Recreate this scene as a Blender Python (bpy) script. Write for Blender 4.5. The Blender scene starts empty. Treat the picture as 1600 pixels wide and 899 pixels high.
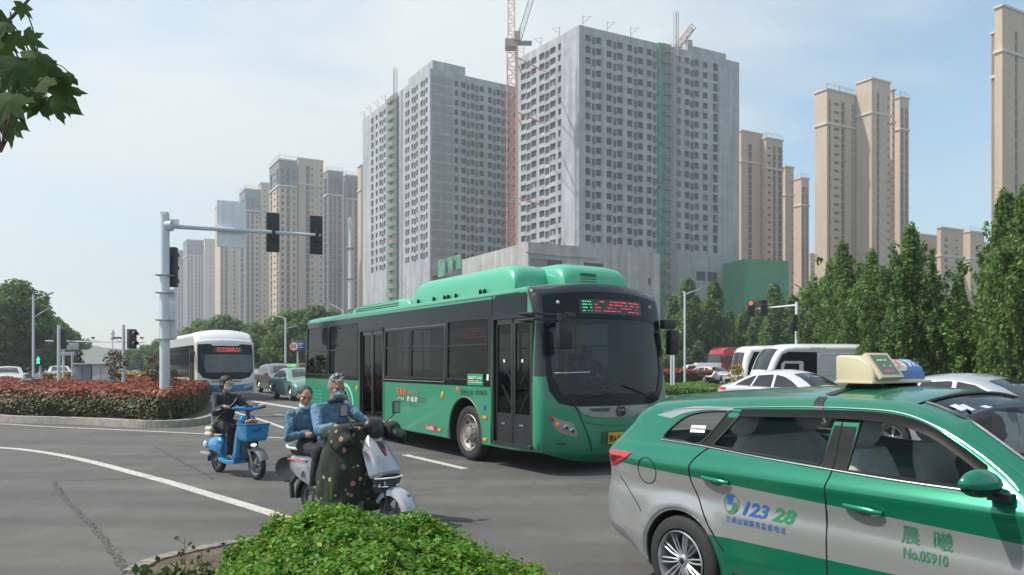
import bpy, bmesh, math, random
import numpy as np
from mathutils import Vector, Matrix, Euler
from mathutils.geometry import tessellate_polygon
random.seed(7); rng = np.random.default_rng(7)
S = bpy.context.scene; C = S.collection
PI = math.pi; R = math.radians
# ------------------------------------------------------------ camera
F = 1200.0; H = 1.70; HY = 568.0
cd = bpy.data.cameras.new('camera'); cam = bpy.data.objects.new('camera', cd); C.objects.link(cam)
cam.location = (0, 0, H); cam.rotation_euler = (R(90), 0, 0)
cd.sensor_width = 36; cd.lens = 36*F/1600; cd.shift_y = (HY-449.5)/1600
cd.clip_start = .05; cd.clip_end = 5000; S.camera = cam
# ------------------------------------------------------------ world, sun, exposure
SUN_EL = 53; SUN_DIR = Vector((-.985, -.12, 0)).normalized()
SKY_STR = .15; SUN_STR = 3.7
sun_az = math.atan2(SUN_DIR.x, SUN_DIR.y)
W = bpy.data.worlds.new('World'); S.world = W; W.use_nodes = True
nt = W.node_tree; nt.nodes.clear()
def wn(t, **k):
    n = nt.nodes.new(t)
    for a, b in k.items(): setattr(n, a, b)
    return n
sky = wn('ShaderNodeTexSky', sky_type='NISHITA', sun_disc=False, sun_elevation=R(SUN_EL), sun_rotation=sun_az, air_density=1.0, dust_density=.7, ozone_density=1.6, altitude=50)
tc = wn('ShaderNodeTexCoord')
mp = wn('ShaderNodeMapping'); mp.inputs['Scale'].default_value = (1.1, 1.1, 3.2); mp.inputs['Location'].default_value = (.35, .2, .1)
nz = wn('ShaderNodeTexNoise'); nz.inputs['Scale'].default_value = 1.7; nz.inputs['Detail'].default_value = 7; nz.inputs['Roughness'].default_value = .52; nz.inputs['Distortion'].default_value = .35
rp = wn('ShaderNodeMapRange'); rp.inputs['From Min'].default_value = .40; rp.inputs['From Max'].default_value = .64; rp.inputs['To Min'].default_value = .16; rp.inputs['To Max'].default_value = .85
# a brighter bank of thin cloud up on the left of the street
dp = wn('ShaderNodeVectorMath', operation='DOT_PRODUCT')
cdv = Vector((-300/F, 1, (HY-130)/F)).normalized(); dp.inputs[1].default_value = cdv
dr = wn('ShaderNodeMapRange'); dr.inputs['From Min'].default_value = .93; dr.inputs['From Max'].default_value = 1.0; dr.inputs['To Max'].default_value = .4; dr.interpolation_type = 'SMOOTHSTEP'
dp2 = wn('ShaderNodeVectorMath', operation='DOT_PRODUCT'); cdv2 = Vector((90/F, 1, (HY-10)/F)).normalized(); dp2.inputs[1].default_value = cdv2
dr2 = wn('ShaderNodeMapRange'); dr2.inputs['From Min'].default_value = .94; dr2.inputs['From Max'].default_value = 1.0; dr2.inputs['To Max'].default_value = .25; dr2.interpolation_type = 'SMOOTHSTEP'
ad = wn('ShaderNodeMath', operation='ADD'); ad.use_clamp = True
ad2 = wn('ShaderNodeMath', operation='ADD'); ad2.use_clamp = True
mxs = wn('ShaderNodeMix', data_type='RGBA'); mxs.inputs['B'].default_value = (3.85, 4.15, 4.22, 1)
hs = wn('ShaderNodeHueSaturation'); hs.inputs['Saturation'].default_value = 1.05; hs.inputs['Value'].default_value = .92; hs.inputs['Hue'].default_value = .483
bg = wn('ShaderNodeBackground'); bg.inputs['Strength'].default_value = SKY_STR
wo = wn('ShaderNodeOutputWorld'); L = nt.links.new
L(tc.outputs['Generated'], mp.inputs['Vector']); L(mp.outputs['Vector'], nz.inputs['Vector']); L(nz.outputs['Fac'], rp.inputs['Value'])
L(tc.outputs['Generated'], dp.inputs[0]); L(dp.outputs['Value'], dr.inputs['Value'])
L(tc.outputs['Generated'], dp2.inputs[0]); L(dp2.outputs['Value'], dr2.inputs['Value'])
L(rp.outputs['Result'], ad.inputs[0]); L(dr.outputs['Result'], ad.inputs[1]); L(ad.outputs[0], ad2.inputs[0]); L(dr2.outputs['Result'], ad2.inputs[1])
L(sky.outputs[0], hs.inputs['Color']); L(hs.outputs[0], mxs.inputs['A']); L(ad2.outputs[0], mxs.inputs['Factor'])
L(mxs.outputs['Result'], bg.inputs['Color']); L(bg.outputs[0], wo.inputs['Surface'])
sd = bpy.data.lights.new('sun', 'SUN'); so = bpy.data.objects.new('sun', sd); C.objects.link(so)
sd.energy = SUN_STR; sd.angle = R(1.2); sd.color = (1, .94, .85)
sv = Vector((SUN_DIR.x*math.cos(R(SUN_EL)), SUN_DIR.y*math.cos(R(SUN_EL)), math.sin(R(SUN_EL))))
so.rotation_euler = sv.to_track_quat('Z', 'Y').to_euler(); so.location = (0, 0, 60)
S.view_settings.view_transform = 'Standard'; S.view_settings.look = 'None'; S.view_settings.gamma = 1
S.view_settings.exposure = 0.56
S.cycles.use_denoising = True; S.cycles.max_bounces = 8; S.cycles.transparent_max_bounces = 16; S.cycles.volume_bounces = 0
S.cycles.sample_clamp_indirect = 6
# ------------------------------------------------------------ helpers
def P(px, py, Y): return Vector(((px-800)/F*Y, Y, H+(HY-py)/F*Y))
def G(px, py, z=0):
    Y = (H-z)*F/(py-HY); return Vector(((px-800)/F*Y, Y, z))
def tag(o, label=None, cat=None, group=None, kind=None):
    if label: o['label'] = label
    if cat: o['category'] = cat
    if group: o['group'] = group
    if kind: o['kind'] = kind
    return o
def thing(name, label, cat, loc=(0, 0, 0), rz=0, group=None):
    o = bpy.data.objects.new(name, None); C.objects.link(o); o.location = loc; o.rotation_euler = (0, 0, rz)
    o.empty_display_size = .2
    return tag(o, label, cat, group)
def copy_tree(o, parent=None):
    c = o.copy(); C.objects.link(c)
    if parent: c.parent = parent
    for ch in list(o.children): copy_tree(ch, c)
    return c
def link(name, me, parent=None):
    o = bpy.data.objects.new(name, me); C.objects.link(o)
    if parent: o.parent = parent
    return o
MATS = {}
def mat(name, col, rough=.6, metal=0, var=.12, vs=3.0, coat=0, spec=.5, bump=0, bs=40, emit=0, isl=0, detail=6, sheen=0, trans=0, col2=None, stretch=None):
    """procedural material: base colour varied by noise in object space"""
    if name in MATS: return MATS[name]
    m = bpy.data.materials.new(name); m.use_nodes = True; n = m.node_tree; b = n.nodes['Principled BSDF']
    b.inputs['Roughness'].default_value = rough; b.inputs['Metallic'].default_value = metal
    b.inputs['Coat Weight'].default_value = coat; b.inputs['Coat Roughness'].default_value = .06
    b.inputs['Specular IOR Level'].default_value = spec
    t = n.nodes.new('ShaderNodeTexCoord'); src = t.outputs['Object']
    if stretch:
        mpn = n.nodes.new('ShaderNodeMapping'); mpn.inputs['Scale'].default_value = stretch; n.links.new(src, mpn.inputs['Vector']); src = mpn.outputs['Vector']
    z = n.nodes.new('ShaderNodeTexNoise'); z.inputs['Scale'].default_value = vs; z.inputs['Detail'].default_value = detail; z.inputs['Roughness'].default_value = .62
    n.links.new(src, z.inputs['Vector'])
    r = n.nodes.new('ShaderNodeMapRange'); r.inputs['From Min'].default_value = .3; r.inputs['From Max'].default_value = .7
    n.links.new(z.outputs['Fac'], r.inputs['Value'])
    mx = n.nodes.new('ShaderNodeMix'); mx.data_type = 'RGBA'
    c = Vector(col[:3]); c2 = Vector(col2) if col2 else c*(1+var)
    mx.inputs['A'].default_value = (*(c*(1-var) if not col2 else c), 1); mx.inputs['B'].default_value = (*c2, 1)
    n.links.new(r.outputs['Result'], mx.inputs['Factor']); out = mx.outputs['Result']
    if isl:
        g = n.nodes.new('ShaderNodeNewGeometry'); h = n.nodes.new('ShaderNodeHueSaturation')
        m1 = n.nodes.new('ShaderNodeMapRange'); m1.inputs['To Min'].default_value = 1-isl; m1.inputs['To Max'].default_value = 1+isl
        n.links.new(g.outputs['Random Per Island'], m1.inputs['Value']); n.links.new(m1.outputs['Result'], h.inputs['Value'])
        m2 = n.nodes.new('ShaderNodeMapRange'); m2.inputs['To Min'].default_value = .5-.03*isl*2; m2.inputs['To Max'].default_value = .5+.02*isl*2
        n.links.new(g.outputs['Random Per Island'], m2.inputs['Value']); n.links.new(m2.outputs['Result'], h.inputs['Hue'])
        n.links.new(out, h.inputs['Color']); out = h.outputs['Color']
    n.links.new(out, b.inputs['Base Color'])
    if emit:
        b.inputs['Emission Color'].default_value = (*col[:3], 1); b.inputs['Emission Strength'].default_value = emit
    if bump:
        z2 = n.nodes.new('ShaderNodeTexNoise'); z2.inputs['Scale'].default_value = bs; z2.inputs['Detail'].default_value = 5
        n.links.new(src, z2.inputs['Vector']); bu = n.nodes.new('ShaderNodeBump'); bu.inputs['Strength'].default_value = bump; bu.inputs['Distance'].default_value = .02 if bs > 20 else .05
        n.links.new(z2.outputs['Fac'], bu.inputs['Height']); n.links.new(bu.outputs['Normal'], b.inputs['Normal'])
    if trans:
        tr = n.nodes.new('ShaderNodeBsdfTranslucent'); n.links.new(out, tr.inputs['Color']); ms = n.nodes.new('ShaderNodeMixShader'); ms.inputs[0].default_value = trans
        o = n.nodes['Material Output']; n.links.new(b.outputs[0], ms.inputs[1]); n.links.new(tr.outputs[0], ms.inputs[2]); n.links.new(ms.outputs[0], o.inputs['Surface'])
    MATS[name] = m; return m
def glass(name, tint, ior=1.5, rough=.02):
    if name in MATS: return MATS[name]
    m = bpy.data.materials.new(name); m.use_nodes = True; n = m.node_tree; n.nodes.clear()
    o = n.nodes.new('ShaderNodeOutputMaterial'); t = n.nodes.new('ShaderNodeBsdfTransparent'); t.inputs[0].default_value = (*tint, 1)
    g = n.nodes.new('ShaderNodeBsdfGlossy'); g.inputs['Roughness'].default_value = rough; f = n.nodes.new('ShaderNodeFresnel'); ge = n.nodes.new('ShaderNodeNewGeometry'); im = n.nodes.new('ShaderNodeMapRange'); im.inputs['To Min'].default_value = ior; im.inputs['To Max'].default_value = 1/ior; n.links.new(ge.outputs['Backfacing'], im.inputs['Value']); n.links.new(im.outputs['Result'], f.inputs['IOR'])   # thin pane: same reflection from both sides
    z = n.nodes.new('ShaderNodeTexNoise'); z.inputs['Scale'].default_value = 1.3; tcn = n.nodes.new('ShaderNodeTexCoord'); n.links.new(tcn.outputs['Object'], z.inputs['Vector'])
    bu = n.nodes.new('ShaderNodeBump'); bu.inputs['Strength'].default_value = .06; bu.inputs['Distance'].default_value = .05; n.links.new(z.outputs['Fac'], bu.inputs['Height']); n.links.new(bu.outputs[0], g.inputs['Normal'])
    mx = n.nodes.new('ShaderNodeMixShader'); n.links.new(f.outputs[0], mx.inputs[0]); n.links.new(t.outputs[0], mx.inputs[1]); n.links.new(g.outputs[0], mx.inputs[2]); n.links.new(mx.outputs[0], o.inputs['Surface'])
    MATS[name] = m; return m
def new_mesh(name, v, f, mats, mi=None, smooth=0):
    me = bpy.data.meshes.new(name); me.from_pydata([tuple(q) for q in v], [], f)
    for m in (mats if isinstance(mats, (list, tuple)) else [mats]): me.materials.append(m)
    if mi is not None and len(me.polygons) == len(mi): me.polygons.foreach_set('material_index', mi)
    me.validate(); me.update()
    if smooth: me.shade_smooth(); me.set_sharp_from_angle(angle=R(smooth))
    return me
class MB:
    def __init__(s): s.v = []; s.f = []; s.m = []
    def face(s, pts, mi=0):
        k = len(s.v); s.v += [Vector(p) for p in pts]; s.f.append(tuple(range(k, k+len(pts)))); s.m.append(mi)
    def add(s, v, f, mi=0):
        k = len(s.v); s.v += [Vector(p) for p in v]; s.f += [tuple(k+i for i in q) for q in f]; s.m += [mi]*len(f)
    def box(s, c, d, rz=0, mi=0, M=None):
        x, y, z = d[0]/2, d[1]/2, d[2]/2; c = Vector(c); q = Matrix.Rotation(rz, 3, 'Z')
        if M is not None: q = M
        vs = [c+q@Vector((i*x, j*y, k*z)) for i in (-1, 1) for j in (-1, 1) for k in (-1, 1)]
        s.add(vs, [(0, 1, 3, 2), (4, 6, 7, 5), (0, 4, 5, 1), (2, 3, 7, 6), (0, 2, 6, 4), (1, 5, 7, 3)], mi)
    def prism(s, poly, vec, mi=0):
        n = len(poly); vec = Vector(vec); a = [Vector(p) for p in poly]; b = [p+vec for p in a]
        k = len(s.v); s.v += a+b
        t = tessellate_polygon([a])
        for q in t: s.f.append((k+q[0], k+q[1], k+q[2])); s.f.append((k+n+q[2], k+n+q[1], k+n+q[0])); s.m += [mi, mi]
        for i in range(n):
            j = (i+1) % n; s.f.append((k+i, k+j, k+n+j, k+n+i)); s.m.append(mi)
    def loft(s, rings, mi=0, cap=True, closed=True):
        k = len(s.v); n = len(rings[0])
        for r in rings: s.v += [Vector(p) for p in r]
        for i in range(len(rings)-1):
            for j in range(n if closed else n-1):
                a = k+i*n+j; b = k+i*n+(j+1) % n; s.f.append((a, b, b+n, a+n)); s.m.append(mi)
        if cap and closed:
            s.f.append(tuple(k+j for j in reversed(range(n)))); s.f.append(tuple(k+(len(rings)-1)*n+j for j in range(n))); s.m += [mi, mi]
    def tube(s, pts, r, n=8, mi=0, cap=True, flat=1.0):
        pts = [Vector(p) for p in pts]; rs = r if isinstance(r, (list, tuple)) else [r]*len(pts)
        rings = []; up = Vector((0, 0, 1)); prev = None
        for i, p in enumerate(pts):
            d = (pts[min(i+1, len(pts)-1)]-pts[max(i-1, 0)]).normalized()
            if prev is None:
                x = d.cross(up)
                if x.length < .1: x = d.cross(Vector((0, 1, 0)))
            else: x = prev-d*prev.dot(d)
            x.normalize(); prev = x; y = d.cross(x)
            rings.append([p+x*math.cos(2*PI*j/n)*rs[i]+y*math.sin(2*PI*j/n)*rs[i]*flat for j in range(n)])
        s.loft(rings, mi, cap)
    def cyl(s, p0, p1, r0, r1=None, n=12, mi=0): s.tube([p0, p1], [r0, r0 if r1 is None else r1], n, mi)
    def lathe(s, prof, c, axis='Y', n=24, mi=0, cap=False):
        c = Vector(c); rings = []
        for r, h in prof:
            ring = []
            for j in range(n):
                a = 2*PI*j/n; q = (r*math.cos(a), r*math.sin(a))
                ring.append(c+(Vector((q[0], h, q[1])) if axis == 'Y' else Vector((q[0], q[1], h)) if axis == 'Z' else Vector((h, q[0], q[1]))))
            rings.append(ring)
        s.loft(rings, mi, cap)
    def ell(s, c, r, n=12, m=8, mi=0, M=None):
        c = Vector(c); r = r if isinstance(r, (list, tuple)) else (r, r, r); rings = []
        for i in range(m+1):
            t = PI*i/m; ring = []
            for j in range(n):
                p = 2*PI*j/n; q = Vector((r[0]*math.sin(t)*math.cos(p)+(0 if 0 < i < m else 1e-4*math.cos(p)), r[1]*math.sin(t)*math.sin(p)+(0 if 0 < i < m else 1e-4*math.sin(p)), r[2]*math.cos(t)))
                ring.append(c+(M@q if M is not None else q))
            rings.append(ring)
        s.loft(rings, mi, True)
    def build(s, name, mats, parent=None, smooth=35, bevel=0, fix=True):
        me = new_mesh(name, s.v, s.f, mats, s.m)
        if fix or bevel:
            b = bmesh.new(); b.from_mesh(me); bmesh.ops.recalc_face_normals(b, faces=b.faces)
            if bevel:
                bmesh.ops.remove_doubles(b, verts=b.verts, dist=1e-5)
                es = [e for e in b.edges if len(e.link_faces) == 2 and e.calc_face_angle(0) > R(25)]
                bmesh.ops.bevel(b, geom=es, offset=bevel, segments=2, profile=.6, affect='EDGES', clamp_overlap=True)
            b.to_mesh(me); b.free()
        if smooth: me.shade_smooth(); me.set_sharp_from_angle(angle=R(smooth))
        return link(name, me, parent)
def CR(pts, k=6, closed=False):
    """Catmull-Rom through tuples of any dimension"""
    pts = [np.array(p, float) for p in pts]; n = len(pts); out = []
    rngs = n if closed else n-1
    for i in range(rngs):
        p0 = pts[(i-1) % n] if closed or i > 0 else 2*pts[0]-pts[1]
        p1 = pts[i]; p2 = pts[(i+1) % n]
        p3 = pts[(i+2) % n] if closed or i < n-2 else 2*pts[-1]-pts[-2]
        for j in range(k):
            t = j/k; out.append(tuple(.5*((2*p1)+(-p0+p2)*t+(2*p0-5*p1+4*p2-p3)*t*t+(-p0+3*p1-3*p2+p3)*t**3)))
    if not closed: out.append(tuple(pts[-1]))
    return out
def fill2(poly, holes, fn, step):
    """tessellate a plane polygon (with holes), cut it on a grid and map it through fn(a, b)"""
    loops = [[Vector((p[0], p[1], 0)) for p in poly]]+[[Vector((p[0], p[1], 0)) for p in h] for h in holes]
    flat = [p for l in loops for p in l]; b = bmesh.new(); vs = [b.verts.new(p) for p in flat]
    for t in tessellate_polygon(loops):
        try: b.faces.new([vs[i] for i in t])
        except ValueError: pass
    if step:
        for ax in (0, 1):
            st = step if not isinstance(step, tuple) else step[ax]
            lo = min(p[ax] for p in flat); hi = max(p[ax] for p in flat); k = math.floor(lo/st)+1
            while k*st < hi-1e-6:
                co = Vector((0, 0, 0)); co[ax] = k*st; no = Vector((0, 0, 0)); no[ax] = 1
                bmesh.ops.bisect_plane(b, geom=b.verts[:]+b.edges[:]+b.faces[:], plane_co=co, plane_no=no, dist=1e-6); k += 1
    for v in b.verts: v.co = fn(v.co.x, v.co.y)
    b.verts.index_update(); V = [v.co.copy() for v in b.verts]; Fc = [tuple(v.index for v in f.verts) for f in b.faces]; b.free()
    return V, Fc
def rrect(x0, z0, x1, z1, r=.03, k=4):
    out = []
    for cx, cz, a in ((x1-r, z1-r, 0), (x0+r, z1-r, 90), (x0+r, z0+r, 180), (x1-r, z0+r, 270)):
        for i in range(k+1): t = R(a+90*i/k); out.append((cx+r*math.cos(t), cz+r*math.sin(t)))
    return out
def text_mesh(body, size, fn, bold=0, shear=0, spacing=1, align='LEFT', sx=1.0, off=(0, 0)):
    cu = bpy.data.curves.new('t', 'FONT'); cu.body = body; cu.size = size; cu.offset = bold*size; cu.shear = shear; cu.space_character = spacing
    cu.align_x = align; cu.fill_mode = 'BOTH'; cu.resolution_u = 3
    o = bpy.data.objects.new('t', cu); C.objects.link(o); dg = bpy.context.evaluated_depsgraph_get(); dg.update()
    me = o.evaluated_get(dg).to_mesh(); v = [fn(p.co.x*sx+off[0], p.co.y+off[1]) for p in me.vertices]; f = [tuple(p.vertices) for p in me.polygons]
    o.evaluated_get(dg).to_mesh_clear(); bpy.data.objects.remove(o); bpy.data.curves.remove(cu)
    return v, f
def write(name, body, size, fn, m, parent, **k):
    b = MB(); v, f = text_mesh(body, size, fn, **k); b.add(v, f); return b.build(name, m, parent, smooth=0, fix=False)
def blob(name, segs, vox, m, parent=None, sm=4, ells=(), wr=0, wf=15):
    """tapered limbs and ellipsoids fused into one continuous skin"""
    b = MB()
    for p0, r0, p1, r1 in segs:
        p0 = Vector(p0); p1 = Vector(p1); d = p1-p0; n = max(2, int(d.length/max(.01, min(r0, r1)*.5))+1); n = min(n, 40)
        b.ell(p0, r0, 12, 8); b.ell(p1, r1, 12, 8)
        if d.length > 1e-4: b.cyl(p0, p1, r0, r1, 14)
    for e in ells: b.ell(e[0], e[1], 18, 14, M=e[2] if len(e) > 2 else None)
    me = new_mesh(name, b.v, b.f, m); o = link(name, me)
    bm = bmesh.new(); bm.from_mesh(me); bmesh.ops.recalc_face_normals(bm, faces=bm.faces); bm.to_mesh(me); bm.free()
    rm = o.modifiers.new('r', 'REMESH'); rm.mode = 'VOXEL'; rm.voxel_size = vox
    if sm: s = o.modifiers.new('s', 'SMOOTH'); s.iterations = sm; s.factor = .5
    dg = bpy.context.evaluated_depsgraph_get(); dg.update(); ev = o.evaluated_get(dg)
    m2 = bpy.data.meshes.new_from_object(ev, depsgraph=dg); o.modifiers.clear(); o.data = m2; bpy.data.meshes.remove(me)
    m2.materials.clear(); m2.materials.append(m)
    if wr:
        from mathutils import noise
        co = [v.co.copy() for v in m2.vertices]; no = [v.normal.copy() for v in m2.vertices]
        for v, c, nn_ in zip(m2.vertices, co, no):
            q = Vector((c.x*wf, c.y*wf, c.z*wf*.6)); k = noise.noise(q+Vector((3, 1, 7))); k2 = abs(noise.noise(q*1.7)); v.co = c+nn_*wr*(k*.8+.5-k2*1.8)
        m2.update()
    m2.shade_smooth(); m2.name = name
    if parent: o.parent = parent
    return o
def leaves(name, pos, size, m, parent=None, nrm=None, up=.5, shape='quad', asp=1.6, mi=None, mats=None):
    """one mesh of many small leaf faces"""
    n = len(pos); pos = np.asarray(pos, float)
    nn = rng.normal(size=(n, 3)); nn[:, 2] = np.abs(nn[:, 2])*(1+up)+up*.4
    if nrm is not None: nn = nn*.55+np.asarray(nrm)*1.3
    nn /= np.linalg.norm(nn, axis=1)[:, None]+1e-9
    t = rng.normal(size=(n, 3)); t -= nn*(t*nn).sum(1)[:, None]; t /= np.linalg.norm(t, axis=1)[:, None]+1e-9
    bt = np.cross(nn, t); s = size*rng.uniform(.65, 1.3, n)[:, None]
    if shape == 'quad':
        o = [(-1, 0, 0), (0, -.55, .08), (1, 0, -.05), (0, .55, .08)]; fs = [(0, 1, 2, 3)]
    elif shape == 'leaf':
        o = [(-1, 0, 0), (-.2, -.48, .14), (1, 0, -.12), (-.2, .48, .14), (0, 0, 0)]; fs = [(0, 1, 2, 4), (0, 4, 2, 3)]
    k = len(o); V = np.zeros((n, k, 3))
    for i, q in enumerate(o): V[:, i] = pos+(t*q[0]*asp*.5+bt*q[1]+nn*q[2])*s
    V = V.reshape(-1, 3); Fc = np.array(fs); FF = (np.arange(n)[:, None, None]*k+Fc[None]).reshape(-1, 4)
    me = bpy.data.meshes.new(name); me.vertices.add(len(V)); me.vertices.foreach_set('co', V.ravel().astype(np.float32))
    me.loops.add(FF.size); me.loops.foreach_set('vertex_index', FF.ravel().astype(np.int32)); me.polygons.add(len(FF))
    me.polygons.foreach_set('loop_start', np.arange(len(FF), dtype=np.int32)*4)
    for q in (mats or [m]): me.materials.append(q)
    if mi is not None: me.polygons.foreach_set('material_index', np.repeat(np.asarray(mi, dtype=np.int32), len(fs)))
    me.update(); me.validate()
    return link(name, me, parent)
# ============================================================ SETTING: ground, markings, hills, haze
def asphalt():
    m = bpy.data.materials.new('asphalt'); m.use_nodes = True; n = m.node_tree; b = n.nodes['Principled BSDF']; LK = n.links.new
    t = n.nodes.new('ShaderNodeTexCoord')
    def noise(sc, det=6, ro=.6, v=None):
        z = n.nodes.new('ShaderNodeTexNoise'); z.inputs['Scale'].default_value = sc; z.inputs['Detail'].default_value = det; z.inputs['Roughness'].default_value = ro
        LK(v or t.outputs['Object'], z.inputs['Vector']); return z.outputs['Fac']
    def mr(x, a, bb, c, d):
        r = n.nodes.new('ShaderNodeMapRange')
        for k, q in zip(('From Min', 'From Max', 'To Min', 'To Max'), (a, bb, c, d)): r.inputs[k].default_value = q
        LK(x, r.inputs['Value']); return r.outputs['Result']
    def mul(x, y):
        q = n.nodes.new('ShaderNodeMath'); q.operation = 'MULTIPLY'; LK(x, q.inputs[0]); LK(y, q.inputs[1]); return q.outputs[0]
    big = mr(noise(.35, 5), .3, .7, .8, 1.2); fine = mr(noise(90, 3, .8), .3, .7, .68, 1.34)
    mpn = n.nodes.new('ShaderNodeMapping'); mpn.inputs['Rotation'].default_value = (0, 0, R(-57)); mpn.inputs['Scale'].default_value = (.12, 1.1, 1); LK(t.outputs['Object'], mpn.inputs['Vector'])
    lane = mr(noise(1.0, 4, .5, mpn.outputs['Vector']), .35, .68, .80, 1.18); patch = mr(noise(2.6, 7, .7), .42, .75, 1, 1.22)
    # worn cracks
    dist = n.nodes.new('ShaderNodeTexNoise'); dist.inputs['Scale'].default_value = 1.3; LK(t.outputs['Object'], dist.inputs['Vector'])
    av = n.nodes.new('ShaderNodeVectorMath'); av.operation = 'MULTIPLY_ADD'; av.inputs[1].default_value = (1.2, 1.2, 0); LK(dist.outputs['Color'], av.inputs[0]); LK(t.outputs['Object'], av.inputs[2])
    vo = n.nodes.new('ShaderNodeTexVoronoi'); vo.feature = 'DISTANCE_TO_EDGE'; vo.inputs['Scale'].default_value = .33; LK(av.outputs[0], vo.inputs['Vector'])
    crack = mr(vo.outputs['Distance'], .0, .004, .72, 1)
    k = mul(mul(mul(big, fine), mul(lane, patch)), crack)
    c = n.nodes.new('ShaderNodeMix'); c.data_type = 'RGBA'; c.blend_type = 'MULTIPLY'; c.inputs['Factor'].default_value = 1
    cr = n.nodes.new('ShaderNodeCombineColor'); [LK(k, cr.inputs[i]) for i in range(3)]
    c.inputs['A'].default_value = (.100, .096, .091, 1); LK(cr.outputs[0], c.inputs['B']); LK(c.outputs['Result'], b.inputs['Base Color'])
    b.inputs['Roughness'].default_value = .82; b.inputs['Specular IOR Level'].default_value = .35
    bu = n.nodes.new('ShaderNodeBump'); bu.inputs['Strength'].default_value = .5; bu.inputs['Distance'].default_value = .012; LK(noise(140, 3, .7), bu.inputs['Height']); LK(bu.outputs[0], b.inputs['Normal'])
    return m
M_ASPH = asphalt()
g = MB(); N = 24; RR = 900
g.face([(math.cos(2*PI*i/64)*RR, math.sin(2*PI*i/64)*RR, 0) for i in range(64)])
tag(g.build('road', M_ASPH, smooth=0), kind='structure')
def worn_paint():
    m = mat('road_paint', (.48, .46, .42), .75, var=.2, vs=6); n = m.node_tree; b = n.nodes['Principled BSDF']
    t = n.nodes.new('ShaderNodeTexCoord'); z = n.nodes.new('ShaderNodeTexNoise'); z.inputs['Scale'].default_value = 22; z.inputs['Detail'].default_value = 8; z.inputs['Roughness'].default_value = .75
    n.links.new(t.outputs['Object'], z.inputs['Vector']); r = n.nodes.new('ShaderNodeMapRange'); r.inputs['From Min'].default_value = .34; r.inputs['From Max'].default_value = .46
    n.links.new(z.outputs['Fac'], r.inputs['Value']); n.links.new(r.outputs['Result'], b.inputs['Alpha']); return m
M_PAINT = worn_paint()
def strip_poly(pts, w):
    pts = [Vector((p[0], p[1], 0)) for p in pts]; a = []; b = []
    for i, p in enumerate(pts):
        d = (pts[min(i+1, len(pts)-1)]-pts[max(i-1, 0)]).normalized(); n = Vector((-d.y, d.x, 0)); a.append(p+n*w/2); b.append(p-n*w/2)
    return a, b
mk = MB()
def line(pxs, w, z=.004, smooth=True):
    pts = [tuple(G(*p)[:2]) for p in pxs]; pts = CR(pts, 8) if smooth and len(pts) > 2 else pts
    a, b = strip_poly(pts, w)
    for i in range(len(a)-1): mk.face([(a[i].x, a[i].y, z), (a[i+1].x, a[i+1].y, z), (b[i+1].x, b[i+1].y, z), (b[i].x, b[i].y, z)])
line([(-120, 694), (0, 700), (45, 704), (94, 711.6), (151, 724), (211, 740), (264, 754), (320, 771), (400, 795), (450, 812), (520, 845)], .17)
line([(-100, 658), (0, 662.5), (75, 667), (188, 672), (332, 679), (405, 683), (470, 686), (560, 690)], .13)
line([(352, 640), (403, 655), (441, 668), (500, 690)], .14)
line([(385, 625), (418, 631), (470, 639)], .35, smooth=False)
line([(430, 648), (470, 652)], .12, smooth=False)
line([(632, 711), (727, 733)], .15, smooth=False)
line([(1020, 632), (1090, 640)], .15, smooth=False)
line([(405, 606), (440, 609)], .3, smooth=False)
tag(mk.build('road_marking', M_PAINT, smooth=0), kind='structure')
# sealed seam running across the near lane, thin dark cracks
sm = MB()
def crackline(pxs, w, jag=.02, z=.006):
    pts = [tuple(G(*p)[:2]) for p in pxs]; pts = CR(pts, 14)
    pts = [(p[0]+random.uniform(-jag, jag), p[1]+random.uniform(-jag, jag)) for p in pts]; a, b = strip_poly(pts, w)
    for i in range(len(a)-1):
        k0 = random.uniform(.4, 1.3); sm.face([(a[i].x*k0+b[i].x*(1-k0), a[i].y*k0+b[i].y*(1-k0), z), (a[i+1].x, a[i+1].y, z), (b[i+1].x, b[i+1].y, z), (b[i].x, b[i].y, z)])
crackline([(84, 752), (98, 775), (128, 808), (155, 835), (180, 870), (195, 890)], .045)
crackline([(80, 752), (160, 750), (230, 746), (330, 740), (420, 735)], .02)
crackline([(240, 697), (272, 715), (300, 730), (335, 750)], .025)
crackline([(180, 728), (260, 722), (330, 718), (410, 722), (440, 728)], .02)
tag(sm.build('tar_seam', mat('tar', (.068, .065, .062), .8, var=.3, vs=30), smooth=0), kind='structure')
gs = MB(); sq = [tuple(G(*p)[:2]) for p in [(86, 755), (98, 776), (128, 808), (155, 836), (180, 870), (193, 888)]]
for p in CR(sq, 40):
    for _ in range(1):
        x = p[0]+random.gauss(.015, .018); y = p[1]+random.gauss(0, .02); r_ = random.uniform(.004, .013); gs.box((x, y, .008), (r_, r_, .008), random.uniform(0, 3))
tag(gs.build('gravel', mat('grit', (.24, .22, .19), .9, var=.4, vs=20), smooth=0), kind='stuff')
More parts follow.
